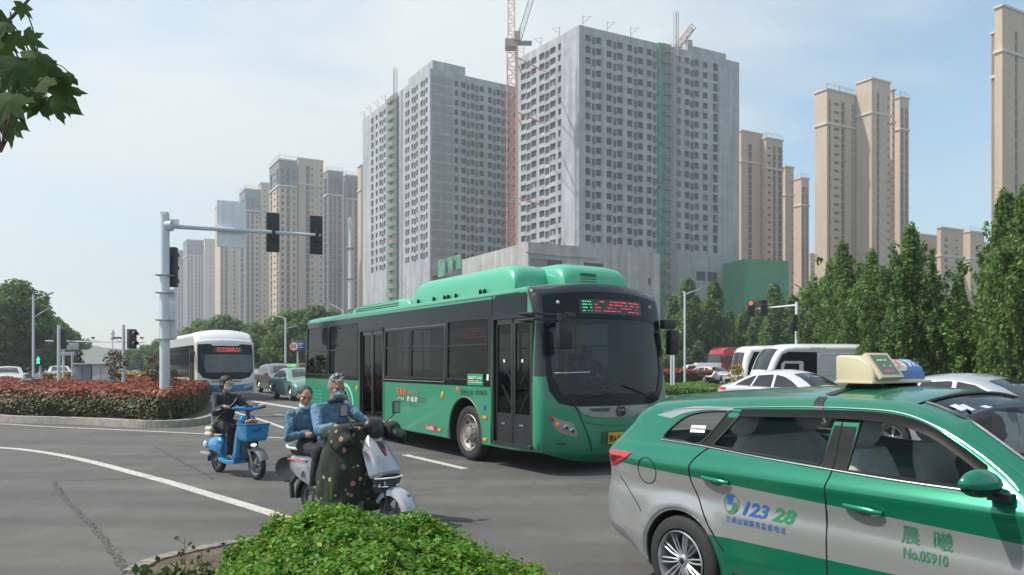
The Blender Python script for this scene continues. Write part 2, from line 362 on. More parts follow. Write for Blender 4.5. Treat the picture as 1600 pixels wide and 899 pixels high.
# near corner of pavement with planting soil
M_KERB = mat('kerb_stone', (.36, .33, .285), .85, var=.22, vs=5, bump=.3, bs=60)
kb = [G(190, 905), G(235, 884), G(300, 868), G(350, 858), G(395, 852), G(470, 851), G(600, 856), G(690, 872), G(760, 905), G(790, 960), G(800, 1040)]
kb = [Vector((p[0], p[1], 0)) for p in CR([tuple(q[:2])+(0,) for q in kb], 5)]
mbk = MB(); inner = []
for i in range(len(kb)-1):
    a, b = kb[i], kb[i+1]; d = (b-a).normalized(); n = Vector((d.y, -d.x, 0))
    e = .006 if i % 3 == 0 else 0
    mbk.prism([(a+d*e)[:], b[:], (b+n*.13)[:], (a+d*e+n*.13)[:]], (0, 0, .07+.004*(i % 2)))
    inner.append(a+n*.13)
tag(mbk.build('kerb', mat('dusty_kerb', (.24, .215, .185), .9, var=.35, vs=4, bump=.6, bs=50), smooth=0), kind='structure')
si = MB(); poly = [Vector((p.x, p.y, .055)) for p in inner]+[Vector((0.0, 2.2, .055)), Vector((-3.2, 2.2, .055)), Vector((-3.6, 3.8, .055)), Vector((-3.1, 5.0, .055))]
for t in tessellate_polygon([poly]): si.face([poly[i] for i in t])
tag(si.build('soil', mat('soil', (.11, .085, .06), .95, var=.45, vs=9, bump=1, bs=50), smooth=0), kind='structure')
pv = MB(); pl = [G(120, 960), G(190, 905), G(240, 886), G(262, 897), G(250, 960)]
# small paved lip left of the soil
pvp = [Vector((p.x, p.y, .035)) for p in (G(60, 1010), G(205, 899), G(250, 880), G(300, 870), G(285, 886), G(240, 905), G(200, 1010))]
for t in tessellate_polygon([pvp]): pv.face([pvp[i] for i in t])
tag(pv.build('pavement', mat('paving', (.30, .28, .25), .85, var=.2, vs=7, bump=.3), smooth=0), kind='structure')
# traffic island kerb (left)
isl = [(-160, 650), (-60, 656), (0, 660), (60, 662), (130, 664), (200, 668), (235, 669), (280, 668), (315, 664), (338, 656), (350, 645), (352, 632), (346, 620), (335, 611)]
ipts = [Vector(p+(0,)) for p in CR([tuple(G(*p)[:2]) for p in isl], 5)]
ik = MB(); inn = []
for i in range(len(ipts)-1):
    a, b = ipts[i], ipts[i+1]; d = (b-a).normalized(); n = Vector((-d.y, d.x, 0)); L0 = (b-a).length; k = max(1, round(L0/.8))
    for j in range(k):
        q0 = a+d*(L0*j/k+.008); q1 = a+d*(L0*(j+1)/k); hz = .19+random.uniform(-.006, .006)
        ik.prism([q0[:], q1[:], (q1+n*.22)[:], (q0+n*.22)[:]], (0, 0, hz))
    inn.append(a+n*.2)
tag(ik.build('kerb', M_KERB, smooth=0), kind='structure')
M_SOIL = mat('bed_soil', (.12, .10, .07), .95, var=.4, vs=2)
ib = MB(); poly = [Vector((p.x, p.y, .15)) for p in inn]+[Vector((-22, 50, .15)), Vector((-42, 46, .15)), Vector((-46, 24, .15))]
for t in tessellate_polygon([poly]): ib.face([poly[i] for i in t])
tag(ib.build('soil', M_SOIL, smooth=0), kind='structure')
# narrow median on the right, between the carriageways
def pad(name, pts, z, m, h=.12):
    b = MB(); b.prism([(p[0], p[1], z-h) for p in pts], (0, 0, h)); return tag(b.build(name, m, smooth=0), kind='structure')
# hills
hb = MB(); 
def ridge(Y, prof, depth):
    n = len(prof); rows = []
    for k, s in enumerate((1, .8, .35, 0)):
        rows.append([Vector(((px-800)/F*Y*(1+.02*k), Y-depth*(1-(1, .75, .3, 0)[k]) if False else Y-depth*(k/3), max(-.4, (z*s))-(.4 if k == 3 else 0))) for px, z in prof])
    hb.loft(rows, 0, False, False)
ridge(840, [(-150, 6), (0, 9), (40, 12), (90, 15), (120, 17), (140, 18), (150, 21), (160, 19), (200, 17), (240, 13), (300, 11), (400, 9), (560, 8), (800, 9), (1000, 10), (1300, 10), (1500, 10), (1700, 9)], 90)
tag(hb.build('hills', mat('hill', (.06, .09, .05), .95, var=.4, vs=.02), smooth=60), kind='structure')
hz = MB(); hz.box((0, 0, 64), (1840, 1840, 130)); ho = hz.build('haze', [bpy.data.materials.new('haze')], smooth=0); tag(ho, kind='stuff')
hm = ho.data.materials[0]; hm.use_nodes = True; hn = hm.node_tree; hn.nodes.clear(); hout = hn.nodes.new('ShaderNodeOutputMaterial'); pvn = hn.nodes.new('ShaderNodeVolumePrincipled')
pvn.inputs['Density'].default_value = .00088; pvn.inputs['Color'].default_value = (.90, .96, 1, 1); pvn.inputs['Anisotropy'].default_value = .35
hn.links.new(pvn.outputs[0], hout.inputs['Volume'])
# ============================================================ BUILDINGS
A_ = Vector((.883, .469)); B_ = Vector((-.505, .863))      # street-grid directions of the quarter
def hit(px, o, d):
    r = (px-800)/F; return (r*o[1]-o[0])/(d[0]-r*d[1])
def hcol(name, base, var=.1, vs=.15, bands=None, rough=.85, stain=.25, stretch=(1, 1, .25)):
    """wall finish: soft panel variation plus vertical weather streaks"""
    m = mat(name, base, rough, var=var, vs=vs, bump=0); n = m.node_tree; b = n.nodes['Principled BSDF']; src = b.inputs['Base Color'].links[0].from_socket
    t = n.nodes.new('ShaderNodeTexCoord'); mp_ = n.nodes.new('ShaderNodeMapping'); mp_.inputs['Scale'].default_value = (.7, .7, .05); z = n.nodes.new('ShaderNodeTexNoise'); z.inputs['Scale'].default_value = 1; z.inputs['Detail'].default_value = 8
    n.links.new(t.outputs['Object'], mp_.inputs['Vector']); n.links.new(mp_.outputs[0], z.inputs['Vector'])
    r = n.nodes.new('ShaderNodeMapRange'); r.inputs['From Min'].default_value = .3; r.inputs['From Max'].default_value = .7; r.inputs['To Min'].default_value = 1-stain; r.inputs['To Max'].default_value = 1+stain*.4
    n.links.new(z.outputs['Fac'], r.inputs['Value']); out = r.outputs['Result']
    if bands:
        sx = n.nodes.new('ShaderNodeSeparateXYZ'); n.links.new(t.outputs['Object'], sx.inputs[0]); w = n.nodes.new('ShaderNodeMath'); w.operation = 'PINGPONG'; w.inputs[1].default_value = bands/2
        n.links.new(sx.outputs['Z'], w.inputs[0]); q = n.nodes.new('ShaderNodeMapRange'); q.inputs['From Min'].default_value = .0; q.inputs['From Max'].default_value = .09; q.inputs['To Min'].default_value = .78; q.inputs['To Max'].default_value = 1
        n.links.new(w.outputs[0], q.inputs['Value']); mu = n.nodes.new('ShaderNodeMath'); mu.operation = 'MULTIPLY'; n.links.new(out, mu.inputs[0]); n.links.new(q.outputs['Result'], mu.inputs[1]); out = mu.outputs[0]
    h = n.nodes.new('ShaderNodeHueSaturation'); n.links.new(out, h.inputs['Value']); n.links.new(src, h.inputs['Color']); n.links.new(h.outputs[0], b.inputs['Base Color'])
    return m
M_CONC = hcol('raw_concrete', (.37, .395, .40), .16, .35, bands=2.88, stain=.3)
M_CONC2 = hcol('block_infill', (.25, .255, .26), .08, .8, stain=.15)
M_PODC = hcol('podium_concrete', (.43, .42, .40), .14, .3, bands=1.6, stain=.3)
M_BEIGE = hcol('beige_render', (.52, .40, .29), .05, .05, bands=2.95, stain=.12)
M_BEIGE2 = hcol('warm_beige_render', (.52, .375, .26), .06, .05, bands=2.95, stain=.12)
M_GREYR = hcol('grey_render', (.17, .18, .20), .05, .05, stain=.1)
M_CREAM = hcol('cream_trim', (.60, .53, .43), .04, .1, stain=.1)
M_VOID = mat('opening_shade', (.045, .052, .058), .9, var=.4, vs=.5)  # flat dark sheet, shade of the open room put into its colour
M_PANE = mat('window_pane', (.035, .048, .058), .15, var=.4, vs=.6, spec=.5)
M_FRAMEW = mat('window_frame', (.12, .12, .12), .6)
M_ACB = mat('ac_ledge_louvre', (.17, .18, .185), .8)
def unit(kind):
    b = MB()
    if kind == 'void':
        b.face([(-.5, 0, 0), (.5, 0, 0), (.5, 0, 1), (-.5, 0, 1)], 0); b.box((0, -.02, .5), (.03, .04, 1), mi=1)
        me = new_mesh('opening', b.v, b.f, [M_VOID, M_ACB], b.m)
    elif kind == 'ac':
        b.face([(-.5, 0, 0), (.5, 0, 0), (.5, 0, 1), (-.5, 0, 1)], 0)
        for i in range(5): b.box((-.4+.2*i, -.25, .3), (.05, .04, .6), mi=1)
        b.box((0, -.25, .6), (1, .05, .05), mi=1); b.box((0, -.2, .62), (.9, .2, .06), mi=1)
        me = new_mesh('ledge', b.v, b.f, [M_ACB, M_FRAMEW], b.m)
    else:
        b.face([(-.5, 0, 0), (.5, 0, 0), (.5, 0, 1), (-.5, 0, 1)], 0)
        for x in (-.47, 0, .47): b.box((x, -.03, .5), (.06, .05, 1), mi=1)
        for z in (.02, .62, .98): b.box((0, -.03, z), (1, .05, .03), mi=1)
        me = new_mesh('pane', b.v, b.f, [M_PANE, M_FRAMEW], b.m)
    return me
UN = {k: unit(k) for k in ('void', 'ac', 'glass')}
def unit2(kind):
    b = MB(); b.face([(-.5, 0, 0), (.5, 0, 0), (.5, 0, 1), (-.5, 0, 1)], 0)
    if kind == 0: b.box((-.22, -.05, .5), (.5, .03, .96), mi=1)
    if kind == 1: b.box((0, -.05, .16), (1, .03, .32), mi=1)
    if kind == 2: b.box((.3, -.05, .55), (.3, .03, .8), mi=2); b.box((0, -.06, .5), (.03, .04, 1), mi=1)
    return new_mesh('opening', b.v, b.f, [M_VOID, M_BOARD, M_RAG], b.m)
M_BOARD = mat('opening_board', (.22, .22, .21), .9, var=.3, vs=.6); M_RAG = mat('opening_sheet', (.30, .25, .2), .9)
UN2 = [unit2(k) for k in range(3)]; _rw = random.Random(5)
class Bld:
    def __init__(s, name, label, group, o, cat='apartment tower'):
        s.t = thing(name, label, cat, (o[0], o[1], 0), 0, group); s.o = Vector((o[0], o[1], 0)); s.w = MB(); s.wins = []; s.mats = []
    def face(s, p0, p1, z0, z1, cols=(), zr=(), mi=0, dep=.45, back=True):
        """wall from p0 to p1 (left to right seen from outside); cols = (u0, u1, kind, zlo, zhi) metres, zr = storey base heights"""
        p0 = Vector((p0[0], p0[1])); p1 = Vector((p1[0], p1[1])); d = (p1-p0); Lg = d.length; d /= Lg; n = Vector((d.y, -d.x))
        def pt(u, z, q=0): w = p0+d*u-n*q; return Vector((w.x, w.y, z))-s.o
        cols = sorted(cols, key=lambda c: c[0]); us = 0
        ops = []
        for c in cols:
            u0, u1 = c[0], c[1]
            if u0 < us+.02 or u1 > Lg-.02: continue
            s.w.face([pt(us, z0), pt(u0, z0), pt(u0, z1), pt(us, z1)], mi); us = u1; zz = z0
            rows = c[5] if len(c) > 5 else zr
            for zb in rows:
                a, b = zb+c[3], zb+c[4]
                if a < zz or b > z1: continue
                s.w.face([pt(u0, zz), pt(u1, zz), pt(u1, a), pt(u0, a)], mi)
                s.w.face([pt(u0, a), pt(u1, a), pt(u1, a, dep), pt(u0, a, dep)], mi); s.w.face([pt(u0, b, dep), pt(u1, b, dep), pt(u1, b), pt(u0, b)], mi)
                s.w.face([pt(u0, a), pt(u0, a, dep), pt(u0, b, dep), pt(u0, b)], mi); s.w.face([pt(u1, a, dep), pt(u1, a), pt(u1, b), pt(u1, b, dep)], mi)
                s.wins.append((pt((u0+u1)/2, a, dep-.01), u1-u0, b-a, math.atan2(d.y, d.x), c[2])); zz = b
            s.w.face([pt(u0, zz), pt(u1, zz), pt(u1, z1), pt(u0, z1)], mi)
        s.w.face([pt(us, z0), pt(Lg, z0), pt(Lg, z1), pt(us, z1)], mi)
    def roof(s, pts, z, mi=0):
        v = [Vector((p[0], p[1], z))-s.o for p in pts]
        for t in tessellate_polygon([v]): s.w.face([v[i] for i in t], mi)
    def done(s, mats, maxn=100):
        s.w.build('wall', mats, s.t, smooth=0, fix=False)
        def area(w):
            p = w[0]+s.o; return -(w[1]*w[2])/(p.y**2+p.x**2)
        ws = sorted(s.wins, key=area)
        cnt = 0
        for kind in ('void', 'glass', 'ac'):
            k = [w for w in ws if w[4] == kind]; me = UN[kind]; nm = {'void': 'window_opening', 'glass': 'window', 'ac': 'balcony_ledge'}[kind]
            lim = maxn
            for w in k[:lim]:
                o = link(nm, me if kind != 'void' or _rw.random() > .22 else _rw.choice(UN2), s.t); o.location = w[0]; o.rotation_euler = (0, 0, w[3]); o.scale = (w[1], 1, w[2])
            rest = k[lim:]
            if rest:
                b = MB()
                if kind == 'void':
                    for w in [w_ for w_ in rest if _rw.random() < .16]:
                        q = Matrix.Rotation(w[3], 3, 'Z'); hx_ = _rw.choice((.5, 1)); 
                        b.v += [w[0]+q@Vector((x*w[1]*hx_, -.07, z*w[2])) for x, z in ((-.5, 0), (.5, 0), (.5, 1 if hx_ < 1 else .35), (-.5, 1 if hx_ < 1 else .35))]; kq = len(b.v); b.f.append((kq-4, kq-3, kq-2, kq-1)); b.m.append(1)
                src = [v.co.copy() for v in me.vertices]; fs = [tuple(p.vertices) for p in me.polygons]; ms = [p.material_index for p in me.polygons]
                for w in rest:
                    q = Matrix.Rotation(w[3], 3, 'Z'); kk = len(b.v)
                    b.v += [w[0]+q@Vector((v.x*w[1], v.y, v.z*w[2])) for v in src]; b.f += [tuple(kk+i for i in f) for f in fs]; b.m += ms
                tag(b.build(nm, list(me.materials), s.t, smooth=0, fix=False), kind='stuff')
def ucols(spec, p0, d):
    """spec entries (px0, px1, kind, zlo, zhi) -> metres along the wall"""
    return [(hit(a, p0, d), hit(b, p0, d))+tuple(r) for a, b, *r in spec]
ROWS = [32.9+2.88*k for k in range(19)]
WZ, AZ = (.42, 2.15), (.0, 1.9)
def wn3(a, b, k='void'): return (a, b, k)+(WZ if k == 'void' else AZ)
# ---- right concrete tower
H1 = 89.0; c1 = Vector((17.3, 198)); r1 = c1+A_*0; dR = Vector((.89, .455)); dL = Vector((-.575, .818)); pR = c1+dR*hit(1155, c1, dR); pL = c1+dL*hit(808, c1, dL)
b1 = Bld('concrete_tower', 'wide unfinished grey concrete tower right of the red crane', 'unfinished concrete towers', c1)
sp = []
for a in (914.7, 947.8, 980.0): sp += [wn3(a, a+8.2), wn3(a+10.2, a+15.4, 'ac'), wn3(a+16.6, a+25)]
sp += [wn3(1011, 1018.5), wn3(1020, 1025, 'ac'), wn3(1026, 1031), wn3(1055.7, 1063.5), wn3(1070, 1077.3), wn3(1078.5, 1084, 'ac'), wn3(1085, 1091.7), wn3(1098.6, 1105.7), (1114, 1122, 'void', .2, 2.4)]
low = [(c[0], c[1], c[2], c[3], c[4]) for c in ucols(sp, c1, dR)]
lowr = [29.6]
b1.face(c1, pR, 28.5, H1, low, ROWS)
b1.face(c1, pR, 0, 28.5, [(2.5+i*0, 8.3, 'void', .2, 1.2, [26.6]), (9.8, 16, 'void', .2, 1.2, [26.6]), (17.5, 24, 'void', .2, 1.2, [26.6])]+ucols([(1088, 1103, 'void', 0, 2.6, [25]), (1106, 1122, 'void', 0, 2.6, [25]), (1136, 1141, 'void', 0, 3, [21.5]), ], c1, dR), [])
lsp = []
for a, b in ((814, 838), (842.5, 868)): w_ = (b-a)/3.1; lsp += [wn3(a, a+w_), wn3(a+w_*1.12, a+w_*1.95, 'ac'), wn3(a+w_*2.05, b)]
lsp += [wn3(872, 876.7)]
lc = [(hit(b, c1, dL), hit(a, c1, dL), k, z0, z1) for a, b, k, z0, z1 in lsp]; LL = (pL-c1).length
b1.face(pL, c1, 0, H1, [(LL-q1, LL-q0, k, z0, z1) for q0, q1, k, z0, z1 in lc], ROWS)
b1.face(pR, pR+dL*27, 0, H1); b1.face(pR+dL*27, pL, 0, H1); b1.roof([c1, pR, pR+dL*27, pL], H1-.8)
def rail_box(bl, p, q, z, h=1.2, mi=0): bl.face(p, q, z, z+h, mi=mi)
b1.w.box(Vector((pR.x, pR.y, H1+.8))-b1.o+Vector((-12*.89-1, -12*.455+3, 0)), (14, 5, 2.2), math.atan2(.455, .89))
b1.done([M_CONC])
def nodes_net(name, col, hole=.35, sc=1.2):
    m = mat(name, col, .8, var=.25, vs=.4); n = m.node_tree; b = n.nodes['Principled BSDF']; t = n.nodes.new('ShaderNodeTexCoord'); z = n.nodes.new('ShaderNodeTexNoise'); z.inputs['Scale'].default_value = sc; z.inputs['Detail'].default_value = 5
    n.links.new(t.outputs['Object'], z.inputs['Vector']); r = n.nodes.new('ShaderNodeMapRange'); r.inputs['From Min'].default_value = hole; r.inputs['From Max'].default_value = hole+.08; r.inputs['To Min'].default_value = .62
    n.links.new(z.outputs['Fac'], r.inputs['Value']); n.links.new(r.outputs['Result'], b.inputs['Alpha']); return m
M_NET = nodes_net('green_net', (.09, .27, .17), .38, .5); M_NET2 = mat('green_net_dense', (.035, .24, .11), .85, var=.2, vs=.25); M_STEEL = mat('scaffold_steel', (.30, .30, .30), .6, metal=.3); M_RED = mat('hoist_red', (.34, .15, .10), .6)
def hoist(label, p, dd, w, z1, ztop, sx=1):
    """builders' hoist: lattice mast, landings per storey, green net"""
    rz = math.atan2(dd.y, dd.x); n = Vector((dd.y, -dd.x)); t = thing('builders_hoist', label, 'hoist', (p.x, p.y, 0), rz, 'builders hoists on the concrete towers')
    nb = MB(); nb.box((w*.30, -.7, z1/2), (w*.55, .06, z1)); nb.box((w*.02, -.35, z1/2), (.06, .7, z1)); nb.build('safety_net', M_NET, t, smooth=0)
    n2 = MB(); n2.box((-w*.1, -.25, z1/2), (w*.22, .5, z1)); n2.build('side_net', M_NET, t, smooth=0)
    lb = MB(); k = 0
    z = 3
    lb.box((w*.3, -1.2, 0), (w*.5, 1.0, .14)); lb.box((w*.3, -1.72, .9), (w*.5, .06, .7), mi=1); lb.box((w*.3, -1.72, .35), (w*.5, .05, .06)); lb.box((w*.08, -1.72, .5), (.06, .06, 1)); lb.box((w*.52, -1.72, .5), (.06, .06, 1))
    l0 = lb.build('landing', [M_STEEL, M_RED], t, smooth=0); l0.location.z = 3
    while z < z1-2.9:
        z += 2.88; l1 = l0.copy(); C.objects.link(l1); l1.parent = t; l1.location.z = z
    ms = MB(); x0 = w*.68
    for ax, ay in ((0, 0), (.9, 0), (0, .9), (.9, .9)): ms.box((x0+ax, -2.2+ay, ztop/2), (.12, .12, ztop))
    z = 0
    while z < ztop-1.5: ms.tube([(x0, -2.2, z), (x0+.9, -2.2, z+1.5)], .045, 4); ms.box((x0+.45, -2.2, z), (.9, .06, .06)); ms.tube([(x0+.9, -2.2, z), (x0+.9, -1.3, z+1.5)], .045, 4); z += 1.5
    ms.build('mast', M_STEEL, t, smooth=0)
    cg = MB(); cg.box((x0-1.1, -2.0, 19.5), (1.9, 1.3, 2.6)); cg.build('hoist_cage', M_STEEL, t, smooth=0)
px_h = hit(1031.5, c1, dR); w_h = hit(1055, c1, dR)-px_h
hoist('green netted builders hoist with red landings running up the wide right hand concrete tower', c1+dR*px_h+Vector((.45, -.89))*.15, dR, w_h, H1, H1+9)
# ---- left concrete tower
c2 = Vector((-24.2, 227)); d2 = Vector((.854, .52)); l2 = Vector((-.52, .854)); p2R = c2+d2*36; p2L = c2+l2*hit(566.7, c2, l2)
b2 = Bld('concrete_tower', 'unfinished grey concrete tower left of the red crane, blank grey panels at its corner', 'unfinished concrete towers', c2)
sp = [wn3(710, 716), wn3(721, 728), wn3(729.3, 734, 'ac'), wn3(735.6, 741.3), wn3(742.6, 747.3, 'ac'), wn3(749, 756), wn3(762.5, 768.6), wn3(770, 774.8, 'ac'), wn3(776, 782), wn3(783, 788, 'ac'), wn3(789, 796), wn3(803, 810)]
b2.face(c2, p2R, 28.5, H1, ucols(sp, c2, d2), ROWS)
b2.face(c2, p2R, 0, 28.5, ucols([(676, 705, 'void', 0, 2.2, [25.5]), (721, 748, 'void', 0, 2.2, [25.5])], c2, d2), [])
for z in ROWS:        # recessed-looking block infill bays
    u0, u1 = hit(675, c2, d2), hit(707, c2, d2)
    if True:
        um = hit(690, c2, d2) if z < 52 else None
        for a, b in (((u0, um-.2), (um+.2, u1)) if um else ((u0, u1),)):
            m_ = c2+d2*((a+b)/2); b2.w.box((m_.x-c2.x+.52*0, m_.y-c2.y, z+1.35), (b-a, .12, 2.2), math.atan2(d2.y, d2.x), mi=1)
L2 = (p2L-c2).length
lsp = [wn3(574, 580)]
lsp = [(580, 583.5, 'void', .2, 2.3), wn3(587, 590), wn3(593, 596.2), wn3(597, 599, 'ac'), wn3(599.8, 602.3), wn3(604, 607), wn3(607.6, 610, 'ac'), wn3(633.4, 636), wn3(636.8, 639.6), wn3(643, 646), wn3(646.8, 649.6, 'ac'), wn3(650.4, 652.8), wn3(657, 660.5), wn3(661.4, 664, 'ac'), wn3(665, 668)]
b2.face(p2L, c2, 0, H1, [(L2-hit(a, c2, l2), L2-hit(b, c2, l2), k, z0, z1) for a, b, k, z0, z1 in lsp]+[(L2-hit(a, c2, l2), L2-hit(b, c2, l2), 'void', 0, 2.6, [17, 21.5, 26]) for a, b in ((582, 588), (590, 597), (633, 641), (643, 652), (656, 664))] if False else [(L2-hit(a, c2, l2), L2-hit(b, c2, l2), k, z0, z1) for a, b, k, z0, z1 in lsp], ROWS+[22, 26.5])
b2.face(p2R, p2R+l2*50, 0, H1); b2.roof([c2, p2R, p2R+l2*50, p2L], H1-.8)
q0 = c2+l2*1.5+d2*1.5; q1 = c2+l2*hit(630, c2, l2)*.98+d2*1.5
b2.face(q1, q0, H1-1, H1+3.2); b2.face(q0, q0+d2*11, H1-1, H1+3.2); b2.face(q0+d2*11, q1+d2*11, H1-1, H1+3.2); b2.roof([q0, q0+d2*11, q1+d2*11, q1], H1+2.4)
b2.done([M_CONC, M_CONC2])
ph = hit(632, c2, l2); p_ = c2+l2*ph
hoist('green netted builders hoist with a lattice mast on the narrower left hand concrete tower', c2+l2*hit(611, c2, l2)+Vector((-.85, -.52))*.1, -l2, ph*0+abs(hit(611, c2, l2)-ph), H1, H1+7)
# rooftop poles and brackets, each its own
M_GALV = mat('galvanised_steel', (.42, .43, .44), .45, metal=.5)
def roof_pole(p, z, lab, ang):
    b = MB(); b.cyl((0, 0, 0), (0, 0, 2.6), .09, n=6); b.cyl((0, 0, .6), (2.2*math.cos(ang), 2.2*math.sin(ang), 2.4), .07, n=5); b.cyl((0, 0, 2.2), (2.2*math.cos(ang), 2.2*math.sin(ang), 2.4), .05, n=5)
    o = b.build('rooftop_bracket', M_STEEL, smooth=0); o.location = (p.x, p.y, z); tag(o, lab, 'bracket', 'steel brackets along the concrete tower roofs')
for f_, l_ in ((.02, 'at the near corner'), (.16, 'next along from the near corner'), (.3, 'between corner and hoist')): roof_pole(c1+dR*54*f_, H1, 'steel bracket on front roof edge of right concrete tower, '+l_, 0)
for f_, l_ in ((.3, 'nearest the corner'), (.6, 'in the middle'), (.9, 'nearest the crane')): roof_pole(c1+dL*27*f_, H1, 'steel bracket on side roof edge of right concrete tower, '+l_, 2.6)
for f_, l_ in ((.62, 'closest to the hoist'), (.74, 'second from the hoist'), (.86, 'third from the hoist'), (.97, 'farthest left')): roof_pole(c2+l2*L2*f_, H1, 'steel bracket on side roof edge of left concrete tower, '+l_, 2.6)
# ---- podium in front
c3_ = Vector((3.85, 182)); d3 = Vector((.87, .49)); l3 = Vector((-.49, .87)); p3R = c3_+d3*hit(1031, c3_, d3); p3L = c3_+l3*hit(722, c3_, l3); HP = 30.5
b3 = Bld('podium_block', 'low unfinished grey concrete podium in front of the two concrete towers', None, c3_, 'building')
b3.face(c3_, p3R, 0, HP, ucols([(829, 879, 'void', 0, 1.9, [24.8]), (912, 943, 'void', 0, 1.9, [24.8]), (950, 955, 'void', 0, 1.9, [22.2]), (1012, 1017, 'void', 0, 1.9, [22])], c3_, d3), [])
L3 = (p3L-c3_).length; b3.face(p3L, c3_, 0, HP); b3.face(p3R, p3R+l3*10, 0, HP); b3.roof([c3_, p3R, p3R+l3*12, p3L], HP-.5)
b3.w.box((0.2+9.6*.87, 9.6*.49-.2, HP-2.6), (21, .5, .3), math.atan2(.49, .87))
b3.done([M_PODC])
nt3 = MB(); q = c3_+l3*(L3*.9)
for k in range(3): nt3.box(((-.9+k*4.6)*.5, -(-.9+k*4.6)*.87*.6, k*.5), (4.4, .12, 4.6-.5*k), math.atan2(-.87, .49))
o = nt3.build('debris_net', nodes_net('torn_green_net', (.10, .26, .16), .4, .9), smooth=0); o.location = (P(692, 420, 205).x, 205, 27.2); tag(o, 'torn green debris netting hung along the podium edge above the bus roof', 'netting')
# green-netted block behind the right-hand trees
gp = P(1163, 404, 205); dg_ = Vector((.96, .28)); gb = MB()
e_ = Vector((gp.x, gp.y))+dg_*hit(1232, (gp.x, gp.y), dg_)
gb.prism([(gp.x, gp.y, 0), (e_.x, e_.y, 0), (e_.x-3, e_.y+10, 0), (gp.x-3, gp.y+10, 0)], (0, 0, 29.6))
tag(gb.build('netted_block', M_NET2, smooth=0), 'block wrapped in plain dark green netting at the foot of the beige towers', 'building')
sb = Bld('stair_annex', 'narrow bare concrete frame with open landings between the concrete tower and the green netted block', None, P(1156, 400, 214)[:2], 'building')
sp0 = Vector(P(1155, 400, 212)[:2]); sp1 = sp0+Vector((.98, .2))*hit(1166, sp0, Vector((.98, .2)))
sb.face(sp0, sp1, 0, 28, [(.3, (sp1-sp0).length-.3, 'void', .3, 2.7)], [6, 10, 14, 18, 22]); sb.face(sp1, sp1+Vector((-.5, 4)), 0, 28); sb.done([M_CONC])
# ---- generic residential tower built of bays
def tower(label, group, blocks, mats, cat='apartment tower', name='apartment_tower', fh=2.95, crown=()):
    """blocks: (px0, Y0, height, [(dir, px_end, cols)], parapet). dir n = wall coming towards us, f = wall going away"""
    first = blocks[0]; o = P(first[0], 0, first[1]); t = Bld(name, label, group, (o.x, o.y), cat)
    for px0, Y0, h, moves, cap in blocks:
        p = Vector(P(px0, 0, Y0)[:2]); path = [p]
        rows = [3+fh*k for k in range(int((h-6)/fh))]
        for dr_, pxe, cols in moves:
            d = -B_ if dr_ == 'n' else A_; t_ = hit(pxe, p, d)
            if t_ <= 0: continue
            q = p+d*t_; L_ = t_; cl = []; wall_mi = 0
            for c in cols:
                if isinstance(c, str): wall_mi = 1; continue
                a, b, kind = c[0]*L_, c[1]*L_, (c[2] if len(c) > 2 else 'w')
                lo, hi = {'w': (.8, 2.4), 't': (.12, 2.8), 's': (1.1, 2.1), 'b': (.1, 2.8)}[kind]
                cl.append((a, b, 'glass', lo, hi))
            dp_ = .5 if not any(len(c) > 2 and c[2] == 'b' for c in cols if not isinstance(c, str)) else 1.0
            bi = blocks.index((px0, Y0, h, moves, cap)); zc_ = h-fh*4.0 if bi in crown else h
            if bi in crown:
                zc_ = [r_ for r_ in rows if r_ < zc_][-1]-.05
                t.face(p, q, zc_, h, cl, [r_ for r_ in rows if r_ > zc_], 1, dep=dp_)
            t.face(p, q, 0, zc_, cl, [r_ for r_ in rows if r_ < zc_-1], wall_mi, dep=dp_)
            # cornice bands
            for zc in (h-.5, h-fh*4.2):
                m_ = (p+q)/2; n_ = Vector((d.y, -d.x)); t.w.box((m_.x-o.x+n_.x*.2, m_.y-o.y+n_.y*.2, zc), (L_+.5, .5, .55 if zc > h-1 else .8), math.atan2(d.y, d.x), mi=2)
            p = q; path.append(p)
        nl = sum((path[i+1]-path[i]).length for i, mv in enumerate(moves[:len(path)-1]) if mv[0] == 'n'); back = path[-1]+B_*max(.8, min(14, nl*.97)); bk0 = path[0]+A_*(6 if moves[0][0] == 'n' else .1)
        t.face(path[-1], back, 0, h); t.face(back, path[0], 0, h); t.roof(path+[back], h-.3)
        if cap:      # thin roof rail
            for a, b in zip(path[:-1], path[1:]):
                L_ = (b-a).length; k = max(2, int(L_/2.5)); d = (b-a).normalized()
                for i in range(k+1):
                    w = a+d*L_*i/k; t.w.box((w.x-o.x, w.y-o.y, h+.8), (.12, .12, 1.6), mi=2)
                m_ = (a+b)/2
                for z in (h+1.0, h+1.6): t.w.box((m_.x-o.x, m_.y-o.y, z), (L_, .1, .1), math.atan2(d.y, d.x), mi=2)
    t.done(mats); return t
BT = [M_BEIGE, M_GREYR, M_CREAM]; WT = [M_BEIGE2, M_GREYR, M_CREAM]
gR = 'beige apartment towers right of the concrete tower'; gL = 'beige apartment towers left of the concrete towers'
def zt(py, Y): return H+(HY-py)/F*Y
Y = 259
tower('tall beige twin tower with railed roofs standing alone over the dark green trees', gR, [
    (1273, Y+14, zt(131, Y+6), [('n', 1292, []), ('f', 1312, [(.15, .3, 't'), (.55, .95, 's')]), ('f', 1322, [(.25, .85, 'b')]), ('f', 1330, []), ('f', 1338, [(.1, .4, 't'), (.6, .9, 't')])], 1),
    (1338, Y+16, zt(112, Y+6), [('n', 1362, []), ('f', 1391, [(.28, .42, 't'), (.85, .95, 's')])], 0),
    (1391, Y+22, zt(136, Y+20), [('n', 1394, []), ('f', 1398, [(.2, .8, 's')])], 0),
    (1394, Y+30, zt(146, Y+25), [('n', 1406, []), ('f', 1420, [(.12, .42, 'b'), (.6, .9, 't')])], 1)], BT)
Y = 292
